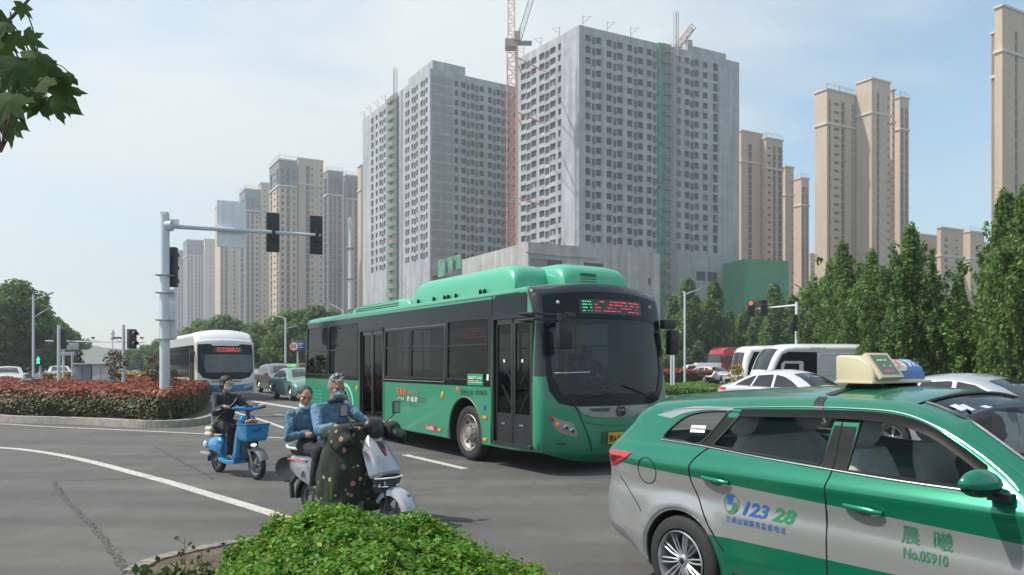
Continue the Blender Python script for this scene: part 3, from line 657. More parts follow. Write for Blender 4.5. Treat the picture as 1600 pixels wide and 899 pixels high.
tower('beige tower pair directly right of the concrete tower, with a railed lower section', gR, [
    (1150, Y+12, zt(190, Y), [('n', 1158, [(.3, .6, 's')]), ('f', 1192, [(.32, .5, 't'), (.9, .97, 's')])], 0),
    (1191, Y+14, zt(213, Y+12), [('n', 1197, []), ('f', 1223, [(.1, .3, 's'), (.42, .6, 't'), (.72, .98, 'b')])], 1)], WT)
tower('lower beige tower stepping down at the far end, above the green netting', gR, [
    (1222, Y+34, zt(256, Y+30), [('n', 1227, []), ('f', 1240, [(.75, .95, 's')])], 0),
    (1240, Y+50, zt(274, Y+44), [('n', 1252, []), ('f', 1264, [(.12, .45, 'b'), (.6, .9, 't')])], 1)], WT)
Y = 200
tower('very tall beige tower cut off by the right edge and top of the photo', gR, [
    (1549, Y+8, zt(45, Y+6), [('n', 1556, [])], 0),
    (1554, Y+6, zt(2, Y+3), [('n', 1566, []), ('f', 1576, []), ('f', 1600, [(.42, .6, 't')]), ('f', 1680, [(.2, .35, 't'), (.6, .8, 't')])], 0)], BT)
Y = 320
tower('low beige apartment block with rows of small windows between the tree tops', gR, [
    (1424, Y+16, zt(360, Y+10), [('n', 1427, []), ('f', 1468, [(.06, .14), (.2, .3, 't'), (.4, .5), (.58, .66), (.74, .84, 't'), (.9, .97)])], 0),
    (1464, Y+8, zt(352, Y+4), [('n', 1470, []), ('f', 1488, [(.3, .6)]), ('f', 1505, [(.3, .5, 's')])], 0),
    (1500, Y+26, zt(361, Y+24), [('n', 1516, []), ('f', 1538, [(.6, .85, 's')])], 1)], WT)
tower('distant beige block peeping out beside the very tall right hand tower', gR, [(1536, 380, zt(378, 375), [('n', 1541, []), ('f', 1556, [(.3, .5), (.7, .9)])], 0)], WT)
tower('distant beige sliver of tower behind the green netted block', gR, [(1262, 420, zt(394, 415), [('n', 1266, []), ('f', 1280, [(.2, .4), (.6, .8)])], 0)], WT)
# left group, near to far
Y = 355
tower('large beige tower with plain pale stair shaft behind the two hanging signal heads', gL, [
    (421, Y+14, zt(253, Y+4), [('n', 436, [(.1, .3, 'b'), (.45, .62, 's'), (.75, .95, 'b')]), ('f', 464, [(.12, .28), (.42, .6, 't'), (.78, .9)])], 1),
    (463, Y+6, zt(243, Y), [('n', 466, []), ('f', 505, [(.3, .46, 't'), (.52, .6, 's'), (.88, .97, 's')])], 0)], BT, crown=(0,))
tower('beige tower with dark grey top and three window strips, left of the concrete tower', gL, [
    (505, Y+34, zt(263, Y+25), [('n', 512, ['g', (.2, .8, 'b')]), ('f', 536, [(.12, .3, 't'), (.38, .56, 't'), (.64, .9, 't')])], 1),
    (535, Y+40, zt(268, Y+30), [('n', 540, ['g']), ('f', 562, [(.2, .42, 't'), (.62, .84, 't')])], 1),
    (559, Y+20, zt(256, Y+15), [('n', 564, []), ('f', 569, [])], 0)], BT, crown=(0, 1))
Y = 430
tower('beige tower with grey crown stepping up behind the blank white sign', gL, [
    (374, Y+14, zt(297, Y+5), [('n', 383, ['g', (.2, .8, 'b')]), ('f', 406, [(.1, .3, 't'), (.4, .6, 't'), (.72, .9)])], 1),
    (404, Y+8, zt(283, Y), [('n', 408, []), ('f', 422, [(.3, .5, 's')])], 0)], BT, crown=(0,))
tower('pale beige tower partly hidden by the blank white sign', gL, [
    (336, 500, zt(322, 495), [('n', 344, []), ('f', 360, [(.1, .3, 't'), (.45, .75, 'b')]), ('f', 376, [(.3, .5)])], 0)], BT)
tower('far cream apartment block with grey stepped roofline beside the signal mast', gL, [
    (268, 630, zt(393, 625), [('n', 272, []), ('f', 289, [(.1, .25, 't'), (.4, .55, 't'), (.7, .85, 't')])], 0),
    (286, 612, zt(379, 610), [('n', 292, ['g']), ('f', 318, [(.06, .16, 't'), (.24, .36, 't'), (.5, .6, 't'), (.7, .8, 't'), (.88, .95, 't')])], 0),
    (316, 604, zt(375, 600), [('n', 320, []), ('f', 337, [(.5, .62, 's')])], 0)], [hcol('pale_cream_render', (.56, .50, .43), .06, .05, stain=.1), M_GREYR, M_CREAM], crown=(0, 1))
# grey crowns: grey cladding collars on the top storeys of three left towers
# ---- crane
M_CR = mat('crane_paint', (.58, .24, .13), .6, var=.2, vs=.4)
def lattice(b, p0, p1, w, seg, r=.09, mi=0):
    p0 = Vector(p0); p1 = Vector(p1); d = (p1-p0).normalized(); x = d.cross(Vector((0, 1, 0)) if abs(d.y) < .8 else Vector((1, 0, 0))).normalized(); y = d.cross(x); n = int((p1-p0).length/seg)
    cs = [x*i*w/2+y*j*w/2 for i, j in ((-1, -1), (1, -1), (1, 1), (-1, 1))]
    for c in cs: b.tube([p0+c, p1+c], r, 4, mi)
    for k in range(n):
        a = p0+d*seg*k; e = p0+d*seg*(k+1)
        for i in range(4):
            q, s_ = cs[i], cs[(i+1) % 4]
            b.tube([a+q, e+s_] if k % 2 else [a+s_, e+q], r*.6, 4, mi, cap=False); b.tube([e+q, e+s_], r*.55, 4, mi, cap=False)
cx = P(799, 0, 196); t = thing('tower_crane', 'red lattice tower crane with raised jib between the two concrete towers', 'crane', (cx.x, cx.y, 0), 0)
b = MB(); lattice(b, (0, 0, 0), (0, 0, 82), 2.2, 2.2, .14); lattice(b, (0, 0, 84), (0, 0, 101), 1.7, 2.0, .1); b.build('mast', M_CR, t, smooth=0)
b = MB(); b.box((0, 0, 83), (3.2, 3.2, 2.0)); b.box((3.4, -.5, 83.2), (3.6, 2.4, .3)); b.box((1.5, -1.7, 84.4), (1.5, 1.6, 2.2)); b.build('slewing_unit', mat('crane_machinery', (.33, .27, .25), .7), t, smooth=0)
b = MB(); lattice(b, (1.8, 0, 84), (10.5, -1, 112), 1.2, 1.6, .08); b.build('jib', mat('crane_jib_paint', (.58, .56, .53), .6), t, smooth=0)
for zc in (24, 44, 66, 80):
    b = MB(); b.tube([(1, 0, zc), (9, 10, zc)], .14, 4); b.tube([(1, 1, zc), (3, 12, zc-.3)], .14, 4); b.tube([(1, -1, zc-.2), (8, 9, zc-.2)], .1, 4); b.build('wall_tie', M_CR, t, smooth=0)
b = MB(); b.box((1.5, -1.6, 41), (.5, .3, 82)); b.build('ladder_cage', mat('ladder_cage', (.62, .40, .32), .7), t, smooth=0)
cp = c1+dR*hit(1085, c1, dR)+Vector((-.455, .89))*8; t = thing('tower_crane', 'short orange and grey crane head leaning over the roof of the right concrete tower', 'crane', (cp.x, cp.y, H1-1), .3)
b = MB(); lattice(b, (-1.5, 0, 0), (-1, 0, 6), 1.6, 1.6, .12); lattice(b, (-1, 0, 3.5), (5.5, 0, 12), 1.6, 1.5, .14); b.build('jib', mat('crane_orange', (.50, .30, .22), .6), t, smooth=0)
b = MB(); b.box((-.4, 0, 3), (3.5, 2, 1.2)); b.box((4.2, 0, 5.5), (1.4, 1.6, 4.2)); b.box((1.4, 0, 4.4), (2.5, 1.6, 1.6)); b.build('counterweight', mat('crane_machinery', (.33, .27, .25), .7), t, smooth=0)
# ============================================================ VEHICLES
class Shell:
    """body = side silhouette given real width; edges rounded by distance to the silhouette"""
    def __init__(s, out, Wf, bow=None, shrink=0):
        s.o = np.array([p[:4] for p in out], float); s.W = Wf; s.n = len(out); s.xz = s.o[:, :2]
        nx = np.roll(s.xz, -1, 0)-np.roll(s.xz, 1, 0); l = np.linalg.norm(nx, axis=1); l[l < 1e-9] = 1; nx /= l[:, None]; s.nr = np.stack([nx[:, 1], -nx[:, 0]], 1)
        ar = sum(s.xz[i][0]*s.xz[(i+1) % s.n][1]-s.xz[(i+1) % s.n][0]*s.xz[i][1] for i in range(s.n)); s.sg = 1 if ar > 0 else -1; s.nr *= s.sg   # outward
        s.bow = np.array([p[4] if len(p) > 4 else 0 for p in out], float)
        s.cum = np.concatenate([[0], np.cumsum(np.linalg.norm(np.roll(s.xz, -1, 0)-s.xz, axis=1))])
    def near(s, x, z):
        a = s.xz; b = np.roll(a, -1, 0); d = b-a; L2 = (d**2).sum(1)+1e-12; q = np.array([x, z])
        t = np.clip(((q-a)*d).sum(1)/L2, 0, 1); pr = a+d*t[:, None]; ds = np.linalg.norm(pr-q, axis=1); i = int(ds.argmin()); j = (i+1) % s.n; t = t[i]
        return ds[i], s.o[i, 2]*(1-t)+s.o[j, 2]*t, s.o[i, 3]*(1-t)+s.o[j, 3]*t
    def side(s, x, z, sg=-1, off=0):
        d, Rd, Rl = s.near(x, z); ins = 0
        if d < Rd: k = 1-d/Rd; ins = Rl*(1-math.sqrt(max(0, 1-k*k)))
        return Vector((x, sg*(s.W(x, z)-ins+off), z))
    def at(s, p):      # point on outline by arc length
        p = p % s.cum[-1]; i = int(np.searchsorted(s.cum, p, 'right')-1); i = min(i, s.n-1); t = (p-s.cum[i])/(s.cum[i+1]-s.cum[i]+1e-12); j = (i+1) % s.n
        o = s.o[i]*(1-t)+s.o[j]*t; nr = s.nr[i]*(1-t)+s.nr[j]*t; bw = s.bow[i]*(1-t)+s.bow[j]*t; return o, nr/(np.linalg.norm(nr)+1e-9), bw
    def strip(s, p, v, off=0):
        o, nr, bw = s.at(p); w = s.W(o[0], o[1])-o[3]; k = bw*(1-abs(v)**2.2)+off
        return Vector((o[0]+nr[0]*k, v*w, o[1]+nr[1]*k))
    def pat(s, x, z): # arc length of the outline point nearest (x,z)
        a = s.xz; b = np.roll(a, -1, 0); d = b-a; q = np.array([x, z]); t = np.clip(((q-a)*d).sum(1)/((d**2).sum(1)+1e-12), 0, 1); pr = a+d*t[:, None]; i = int(np.linalg.norm(pr-q, axis=1).argmin()); return s.cum[i]+t[i]*(s.cum[i+1]-s.cum[i])
    def body(s, holes=(), step=.12, mi_side=0, strips=(), nv=10, band=5, holes_left=None):
        """whole body MB: both sides (with window holes), rounded rim and wrap-around strip. strips: [(p0,p1,mi)] other materials/None=leave open"""
        b = MB(); sgn = (-1, 1)
        Rd = s.o[:, 2]; 
        for sg in sgn:
            rings = []
            for k in range(band+1):
                f = (1-math.cos(k/band*PI/2)); rings.append([s.side_d(i, f, sg) for i in range(s.n)])
            nn = s.n; k0 = len(b.v)
            for r in rings: b.v += r
            for i in range(band):
                for j in range(nn):
                    q = k0+i*nn+j; w = k0+i*nn+(j+1) % nn; b.f.append((q, w, w+nn, q+nn)); b.m.append(mi_side)
            ins = [tuple(s.xz[i]-s.nr[i]*Rd[i]) for i in range(s.n)]
            v, f = fill2(ins, holes if sg < 0 or holes_left is None else holes_left, lambda x, z: s.side(x, z, sg), step); b.add(v, f, mi_side)
        tot = s.cum[-1]; ps = list(s.cum[:-1])
        for i in range(s.n):
            p0, p1 = s.cum[i], s.cum[i+1]; pm = (p0+p1)/2; mi = mi_side
            for a, c, m_ in strips:
                if (a <= pm <= c) if a <= c else (pm >= a or pm <= c): mi = m_
            if mi is None: continue
            r0 = [s.strip(p0, -1+2*j/nv) for j in range(nv+1)]; r1 = [s.strip(p1 if i < s.n-1 else 0, -1+2*j/nv) for j in range(nv+1)]
            k0 = len(b.v); b.v += r0+r1
            for j in range(nv): b.f.append((k0+j, k0+j+1, k0+nv+2+j, k0+nv+1+j)); b.m.append(mi)
        return b
    def side_d(s, i, f, sg):
        x, z = s.xz[i]-s.nr[i]*s.o[i, 2]*f; k = 1-f; ins = s.o[i, 3]*(1-math.sqrt(max(0, 1-k*k))); return Vector((x, sg*(s.W(x, z)-ins), z))
    def patch(s, poly, sg=-1, off=.003, step=.1, holes=()):
        return fill2(poly, holes, lambda x, z: s.side(x, z, sg, off), step)
    def spatch(s, poly, off=.003, step=.08, holes=()):
        return fill2(poly, holes, lambda p, v: s.strip(p, v, off), step)
def arc(cx, cz, r, a0, a1, n=12): return [(cx+r*math.cos(R(a0+(a1-a0)*i/n)), cz+r*math.sin(R(a0+(a1-a0)*i/n))) for i in range(n+1)]
M_TYRE = mat('tyre_rubber', (.022, .022, .023), .78, var=.25, vs=8, bump=.2, bs=40); M_BLK = mat('black_plastic', (.016, .017, .018), .42, var=.2); M_UNDER = mat('underbody', (.012, .012, .012), .9)
M_ALLOY = mat('alloy_rim', (.48, .49, .50), .32, metal=.75, var=.12); M_STEELRIM = mat('dusty_steel_rim', (.30, .28, .25), .5, metal=.4, var=.4, vs=7); M_CHROME = mat('chrome_trim', (.50, .51, .50), .22, metal=.95, var=.05)
M_GLD = mat('dark_car_glass', (.018, .024, .028), .06, var=.3, vs=1, spec=.75); M_GLX = glass('tinted_glass', (.86, .91, .88), 1.22); M_GLB = glass('bus_glass', (.20, .23, .23), 1.3)
M_LAMPR = mat('red_lamp', (.45, .02, .02), .15, coat=.8, var=.2); M_LAMPW = mat('headlamp_glass', (.52, .54, .55), .1, metal=.35, var=.3, vs=12, coat=.6); M_AMBER = mat('amber_lamp', (.75, .28, .03), .25, var=.1); M_WHITE = mat('white_paint', (.68, .69, .69), .3, var=.04, coat=.5)
M_PLATEY = mat('yellow_plate', (.72, .42, .05), .45, var=.05); M_PLATEB = mat('blue_plate', (.03, .10, .38), .45); M_SEAT = mat('grey_seat_cover', (.62, .62, .61), .85, var=.12, vs=6, bump=.3); M_INK = mat('black_ink', (.012, .012, .014), .6, var=0)
def wheel(t, x, y, r, w, sg, style='multi', name='wheel', rm=None):
    """tyre with tread shoulders, rim as sub-part; sg = -1 outer side towards -y"""
    b = MB(); pr = [(r*.66, -w*.42), (r*.72, -w*.5), (r*.90, -w*.5), (r*.975, -w*.42), (r, -w*.3), (r, w*.3), (r*.975, w*.42), (r*.90, w*.5), (r*.66, w*.42)]
    b.lathe([(a, c) for a, c in pr], (0, 0, 0), 'Y', 40); o = b.build(name, M_TYRE, t, smooth=40); o.location = (x, y, r)
    q = MB(); f = sg*w*.36; rr = r*.67
    q.lathe([(rr, f+sg*.03), (rr*.97, f+sg*.04), (rr*.93, f+sg*.015), (rr*.90, f-sg*.05), (rr*.86, -f)], (0, 0, 0), 'Y', 40)
    q.lathe([(rr*.9, f-sg*.09), (.01, f-sg*.09)], (0, 0, 0), 'Y', 24, mi=1)
    if style in ('multi', 'five'):
        n = 10 if style == 'multi' else 5
        for k in range(n):
            a = 2*PI*k/n+.15
            for da in ((-.10, .10) if style == 'five' else (-.085, .085)):
                d0 = Vector((math.cos(a+da*1.6), 0, math.sin(a+da*1.6))); d1 = Vector((math.cos(a+da), 0, math.sin(a+da)))
                q.tube([d0*rr*.16+Vector((0, f-sg*.012, 0)), d0*rr*.5+Vector((0, f+sg*.002, 0)), d1*rr*.93+Vector((0, f+sg*.002, 0))], [rr*.06, rr*.05, rr*.065], 6, flat=.6)
        q.lathe([(rr*.20, f-sg*.03), (rr*.20, f+sg*.005), (rr*.15, f+sg*.012), (.001, f+sg*.012)], (0, 0, 0), 'Y', 20)
        q.lathe([(rr*.105, f+sg*.013), (.001, f+sg*.016)], (0, 0, 0), 'Y', 16, mi=1)
        for k in range(5): a = 2*PI*k/5; q.ell((rr*.27*math.cos(a), f-sg*.01, rr*.27*math.sin(a)), rr*.035, 6, 4, mi=1)
    elif style == 'truck':
        q.lathe([(rr*.93, f-sg*.01), (rr*.88, f+sg*.005), (rr*.70, f-sg*.05), (rr*.52, f-sg*.06), (rr*.5, f+sg*.0), (rr*.34, f+sg*.015), (rr*.30, f+sg*.05), (rr*.16, f+sg*.06), (.001, f+sg*.06)], (0, 0, 0), 'Y', 36)
        for k in range(8): a = 2*PI*k/8; q.ell((rr*.74*math.cos(a), f-sg*.028, rr*.74*math.sin(a)), (rr*.085, .02, rr*.085), 8, 6, mi=1)
        for k in range(10): a = 2*PI*k/10; q.cyl((rr*.42*math.cos(a), f+sg*.0, rr*.42*math.sin(a)), (rr*.42*math.cos(a), f+sg*.05, rr*.42*math.sin(a)), .017, n=6)
    q.build('rim', [rm or (M_STEELRIM if style == 'truck' else M_ALLOY), M_BLK], o, smooth=35); return o
def tline(sh, pts, r, sg=-1, off=.004, n=5): 
    b = MB(); b.tube([sh.side(x, z, sg, off) for x, z in pts], r, n); return b
def u_dir(vpx): d = Vector((800-vpx, -F, 0)).normalized(); return d
def paint(name, col, rough=.28, metal=.35): return mat(name, col, rough, metal=metal, var=.05, vs=2, coat=.7, spec=.5)
# -------------------------------------------- simple cars (seen at a distance)
def car(name, label, cat, rear, vpx, spec, col, group=None, plate=None, heading=None, tailside=True):
    """spec: dict(L, Hh, W, wb, fo, prof=[(x,z)...] roofline from rear bumper top to front, belt, wins=[poly..], r)"""
    d = heading or u_dir(vpx); rz = math.atan2(d.y, d.x); t = thing(name, label, cat, (rear[0], rear[1], 0), rz, group)
    r = spec['r']; wb = spec['wb']; pr = CR(spec['prof'], 4); gl = spec['gl']
    out = [(x, z, .10 if z > .5 else .06, .13 if z > .9 else .09, (.05 if z > gl+.3 else .09)) for x, z in pr]
    ar = r+.055; zb = .24
    bot = [(wb+ar*math.cos(a), r+ar*math.sin(a)) for a in np.linspace(-.25, PI+.25, 13)]+[(ar*math.cos(a), r+ar*math.sin(a)) for a in np.linspace(-.25, PI+.25, 13)]
    out = out+[(x, z, .02, .015, 0) for x, z in bot]
    Wd = spec['W']/2
    def Wf(x, z):
        w = Wd-(.05*(.45-z)/.3 if z < .45 else 0)
        if z > gl: w -= .02+(z-gl)*spec.get('tum', .42)
        e = max(0, -x-.25, x-wb-.25); return w-.16*e*e
    sh = Shell(out, Wf); ws = spec['wins']
    M = paint(label[:18]+' paint', col) if not isinstance(col, bpy.types.Material) else col
    uz = sh.pat(wb, spec['r']); 
    pb0 = sh.cum[len(pr)-1]; b = sh.body((), .15, 0, strips=[(pb0, sh.cum[-1], 1)]); b.build('body', [M, M_UNDER], t, smooth=50)
    for sg in (-1, 1):
        for w in ws:
            q = MB(); v, f = sh.patch(w, sg, .004, .12); q.add(v, f); q.build('window', M_GLD, t, smooth=60)
        q = tline(sh, spec['wins_line'], .012, sg, .006); q.build('trim', M_CHROME, t)
        for hx in spec['handles']: q = MB(); c_ = sh.side(hx, gl-.12, sg, .015); q.box(c_, (.2, .03, .03)); q.build('handle', M, t, bevel=.008)
        for x in (0, wb): wheel(t, x, sg*(Wd-.115), r, .21, sg, 'five')
    for nm, a, c, hw in spec['screens']:
        p0, p1 = sh.pat(*a), sh.pat(*c); p0, p1 = min(p0, p1), max(p0, p1); q = MB(); v, f = sh.spatch([(p0, -hw), (p0, hw), (p1, hw), (p1, -hw)], .006, .12); q.add(v, f); q.build(nm, M_GLD, t, smooth=60)
    for sg in (-1, 1):
        for nm, m_, poly in spec['lamps']:
            q = MB(); v, f = sh.patch(poly, sg, .006, .06); q.add(v, f); q.build(nm, m_, t, smooth=60)
        mx, mz = spec['mir']; q = MB(); c_ = sh.side(mx, mz, sg, .09); q.ell(c_, (.07, .11, .065), 12, 8); q.cyl(sh.side(mx+.02, mz-.03, sg, -.02), c_, .025); q.build('side_mirror', M, t)
    # seams
    for sg in (-1, 1):
        for sm_ in spec['seams']: q = tline(sh, sm_, .006, sg, .001, 4); q.build('door_seam', M_UNDER, t)
    return t, sh
SEDAN = dict(W=1.82, r=.32, wb=2.68, gl=.98, tum=.42, mir=(2.02, 1.0),
    prof=[(-.93, .26), (-1.02, .45), (-1.04, .70), (-1.02, .92), (-.90, 1.04), (-.55, 1.08), (-.2, 1.24), (.2, 1.40), (.65, 1.47), (1.15, 1.46), (1.55, 1.36), (1.95, 1.16), (2.25, 1.0), (2.8, .93), (3.25, .82), (3.5, .66), (3.56, .45), (3.46, .26)],
    wins=[[(-.28, 1.07), (.0, 1.22), (.32, 1.34), (.42, 1.35), (.28, 1.05)], [(.34, 1.05), (.48, 1.355), (.95, 1.39), (1.02, 1.38), (1.02, 1.03)], [(1.10, 1.03), (1.10, 1.385), (1.4, 1.33), (1.7, 1.2), (1.98, 1.02)]],
    wins_line=[(-.3, 1.05), (.3, 1.035), (1.06, 1.015), (2.02, 1.0)], handles=(.5, 1.35), screens=[('rear_window', (-.5, 1.1), (.1, 1.37), .80), ('windscreen', (1.5, 1.38), (2.2, 1.03), .84)],
    lamps=[('tail_lamp', M_LAMPR, [(-1.0, .92), (-.95, 1.0), (-.6, 1.0), (-.62, .9)]), ('headlamp', M_LAMPW, [(3.0, .74), (3.05, .82), (3.4, .74), (3.46, .64)])], seams=[[(1.06, 1.0), (1.04, .6), (1.06, .32)], [(.28, 1.03), (.36, .75), (.52, .5)], [(2.1, .98), (2.18, .6), (2.15, .35)]])
SUV = dict(W=1.86, r=.36, wb=2.68, gl=1.05, tum=.36, mir=(1.95, 1.12),
    prof=[(-.85, .32), (-.95, .5), (-.97, .75), (-.93, .98), (-.85, 1.12), (-.65, 1.42), (-.5, 1.55), (0, 1.63), (.7, 1.66), (1.2, 1.62), (1.6, 1.48), (1.95, 1.26), (2.2, 1.10), (2.8, 1.02), (3.2, .92), (3.42, .75), (3.46, .5), (3.38, .32)],
    wins=[[(-.5, 1.16), (-.4, 1.42), (.2, 1.48), (.15, 1.13)], [(.25, 1.13), (.3, 1.485), (.98, 1.49), (.98, 1.1)], [(1.06, 1.1), (1.06, 1.485), (1.35, 1.45), (1.68, 1.3), (1.92, 1.12)]],
    wins_line=[(-.5, 1.14), (.3, 1.1), (1.06, 1.08), (1.96, 1.09)], handles=(.45, 1.3), screens=[('rear_window', (-.83, 1.18), (-.55, 1.5), .78), ('windscreen', (1.55, 1.5), (2.12, 1.16), .82)],
    lamps=[('tail_lamp', M_LAMPR, [(-.92, .95), (-.88, 1.06), (-.6, 1.04), (-.62, .95)]), ('headlamp', M_LAMPW, [(2.95, .84), (3.0, .92), (3.3, .84), (3.36, .76)])], seams=[[(1.02, 1.06), (1.0, .6), (1.02, .4)], [(.2, 1.1), (.3, .8), (.5, .55)], [(2.05, 1.05), (2.12, .6), (2.1, .4)]])
# white saloon between the bus and the taxi
ud = u_dir(25)
ws_t, _ = car('saloon_car', 'white saloon car with open rear window passing behind the green taxi', 'car', (7.5, 23.05), 25, SEDAN, (.74, .75, .76))
sc_t, _ = car('saloon_car', 'silver saloon car behind the front of the green taxi, at the right edge', 'car', (7.8, 14.75), 25, SEDAN, (.42, .44, .46))
sv_t, _ = car('suv', 'dark grey SUV beside the small green taxi, behind the blue electric scooter', 'car', (-14.0, 45.3), 60, SUV, (.13, .14, .155))
cc_t, _ = car('small_car', 'tiny white car far off between the white bus and the grey SUV', 'car', (-29.5, 87), 60, SEDAN, (.65, .66, .66))
TAXI2 = paint('pale green taxi paint', (.16, .30, .25)); 
t2, sh2 = car('taxi', 'small pale green taxi with lit roof sign, left of the green bus', 'taxi', (-10.7, 37.5), 60, SEDAN, TAXI2)
b = MB(); b.box((.85, 0, 1.60), (.22, .95, .17)); o = b.build('roof_sign', mat('sign_cream', (.62, .58, .44), .5), t2, bevel=.02)
b = MB(); b.box((.965, -.28, 1.6), (.01, .3, .12)); b.build('sign_panel', mat('led_green', (.15, .7, .15), .5, emit=.6, var=0), o, smooth=0)
b = MB(); b.box((.965, .2, 1.6), (.01, .34, .12)); b.build('sign_panel', mat('sign_red', (.5, .05, .04), .5), o, smooth=0)
# -------------------------------------------- the near taxi
ud = u_dir(25); TX0 = Vector((1.17, 5.36, 0))+Vector((.84, .5425, 0))*.905
T = thing('taxi', 'large green and silver estate taxi in the foreground with a cream roof sign', 'taxi', TX0, math.atan2(ud.y, ud.x))
pr = [(-.62, .25), (-.86, .32), (-.955, .48), (-.975, .64), (-.95, .76), (-.93, .9), (-.90, 1.02), (-.80, 1.14), (-.66, 1.26), (-.57, 1.35), (-.48, 1.395), (-.35, 1.425), (.31, 1.475), (.9, 1.50), (1.3, 1.495), (1.5, 1.475), (1.72, 1.405), (2.0, 1.24), (2.25, 1.085), (2.5, 1.0), (2.9, .95), (3.25, .86), (3.48, .70), (3.55, .5), (3.5, .34), (3.3, .22)]
prs = CR(pr, 5); WB = 2.665; ar = .355
def att(x, z):
    top = z > 1.1
    if z > 1.3 and -.7 < x < 1.75: return (.07, .10, .055)
    if 1.7 < x < 2.45 and z > 1.0: return (.07, .07, .17)
    if x < -.55: return (.18 if z < 1.05 else .08, .26 if z < 1.0 else .13, .09)
    if x > 3: return (.2, .3, .12)
    return (.09, .10, .05)
out = [(x, z)+att(x, z) for x, z in prs]
bot = [(WB+ar*math.cos(a), .32+ar*math.sin(a)) for a in np.linspace(-.3, PI+.3, 23)]+[(1.9, .2), (.8, .2)]+[(ar*math.cos(a), .32+ar*math.sin(a)) for a in np.linspace(-.3, PI+.3, 23)]
out += [(x, z, .025, .02, 0) for x, z in bot]
sx = lambda a, b_, x: max(0, min(1, (x-a)/(b_-a)))
def Wtx(x, z):
    w = .905-.045*sx(.45, .2, z)
    w -= .012*math.exp(-((z-.80)/.07)**2)          # hollow above the sill flank
    w += .012*math.exp(-((z-.985)/.05)**2)         # shoulder crease
    w += .018*math.exp(-((math.hypot(x, z-.32)-.40)/.05)**2)+.018*math.exp(-((math.hypot(x-WB, z-.32)-.40)/.05)**2)
    if z > 1.0: w -= .055*sx(1.0, 1.12, z)
    if z > 1.10: w -= (z-1.10)*.34+max(0, z-1.36)*.35
    e = max(0, -x-.35); w -= .22*e*e; e = max(0, x-2.75); return w-.3*e*e
sh = Shell(out, Wtx)
qw = CR([(-.23, 1.155), (-.17, 1.24), (-.05, 1.325), (.12, 1.365), (.31, 1.375), (.30, 1.36), (.13, 1.15), (-.05, 1.15)], 3, True)
rw = [(.235, 1.14), (.425, 1.375), (.75, 1.395), (1.115, 1.405), (1.075, 1.105), (.6, 1.12)]
fw = CR([(1.27, 1.405), (1.27, 1.40)], 1)+CR([(1.5, 1.395), (1.66, 1.355), (1.82, 1.275), (1.98, 1.175), (2.06, 1.11)], 3)+[(1.95, 1.085), (1.6, 1.09), (1.255, 1.095)]
def two_tone():
    m = paint('taxi_two_tone', (.008, .195, .108), .24, .45); n = m.node_tree; LK = n.links.new; b = n.nodes['Principled BSDF']; src = b.inputs['Base Color'].links[0].from_socket
    t = n.nodes.new('ShaderNodeTexCoord'); s_ = n.nodes.new('ShaderNodeSeparateXYZ'); LK(t.outputs['Object'], s_.inputs[0])
    def mth(op, a, c, d=None):
        q = n.nodes.new('ShaderNodeMath'); q.operation = op
        for i, k in enumerate((a, c, d)):
            if k is None: continue
            if isinstance(k, (int, float)): q.inputs[i].default_value = k
            else: LK(k, q.inputs[i])
        return q.outputs[0]
    top = mth('MULTIPLY_ADD', s_.outputs['X'], -.028, .925); below = mth('LESS_THAN', s_.outputs['Z'], top)
    bot = mth('MULTIPLY_ADD', s_.outputs['X'], .02, .555); above = mth('GREATER_THAN', s_.outputs['Z'], bot); left = mth('LESS_THAN', s_.outputs['X'], .27)
    f = mth('MULTIPLY', below, mth('MAXIMUM', above, left)); mx = n.nodes.new('ShaderNodeMix'); mx.data_type = 'RGBA'; LK(f, mx.inputs['Factor']); LK(src, mx.inputs['A']); mx.inputs['B'].default_value = (.36, .37, .37, 1)
    LK(mx.outputs['Result'], b.inputs['Base Color']); return m
M_TT = two_tone(); M_TG = paint('taxi_green', (.008, .195, .108), .24, .45)
pw0, pw1 = sh.pat(1.52, 1.47), sh.pat(2.44, 1.01); pr0, pr1 = sh.pat(-.88, 1.06), sh.pat(-.60, 1.32)
top_end = sh.cum[len(prs)-1]
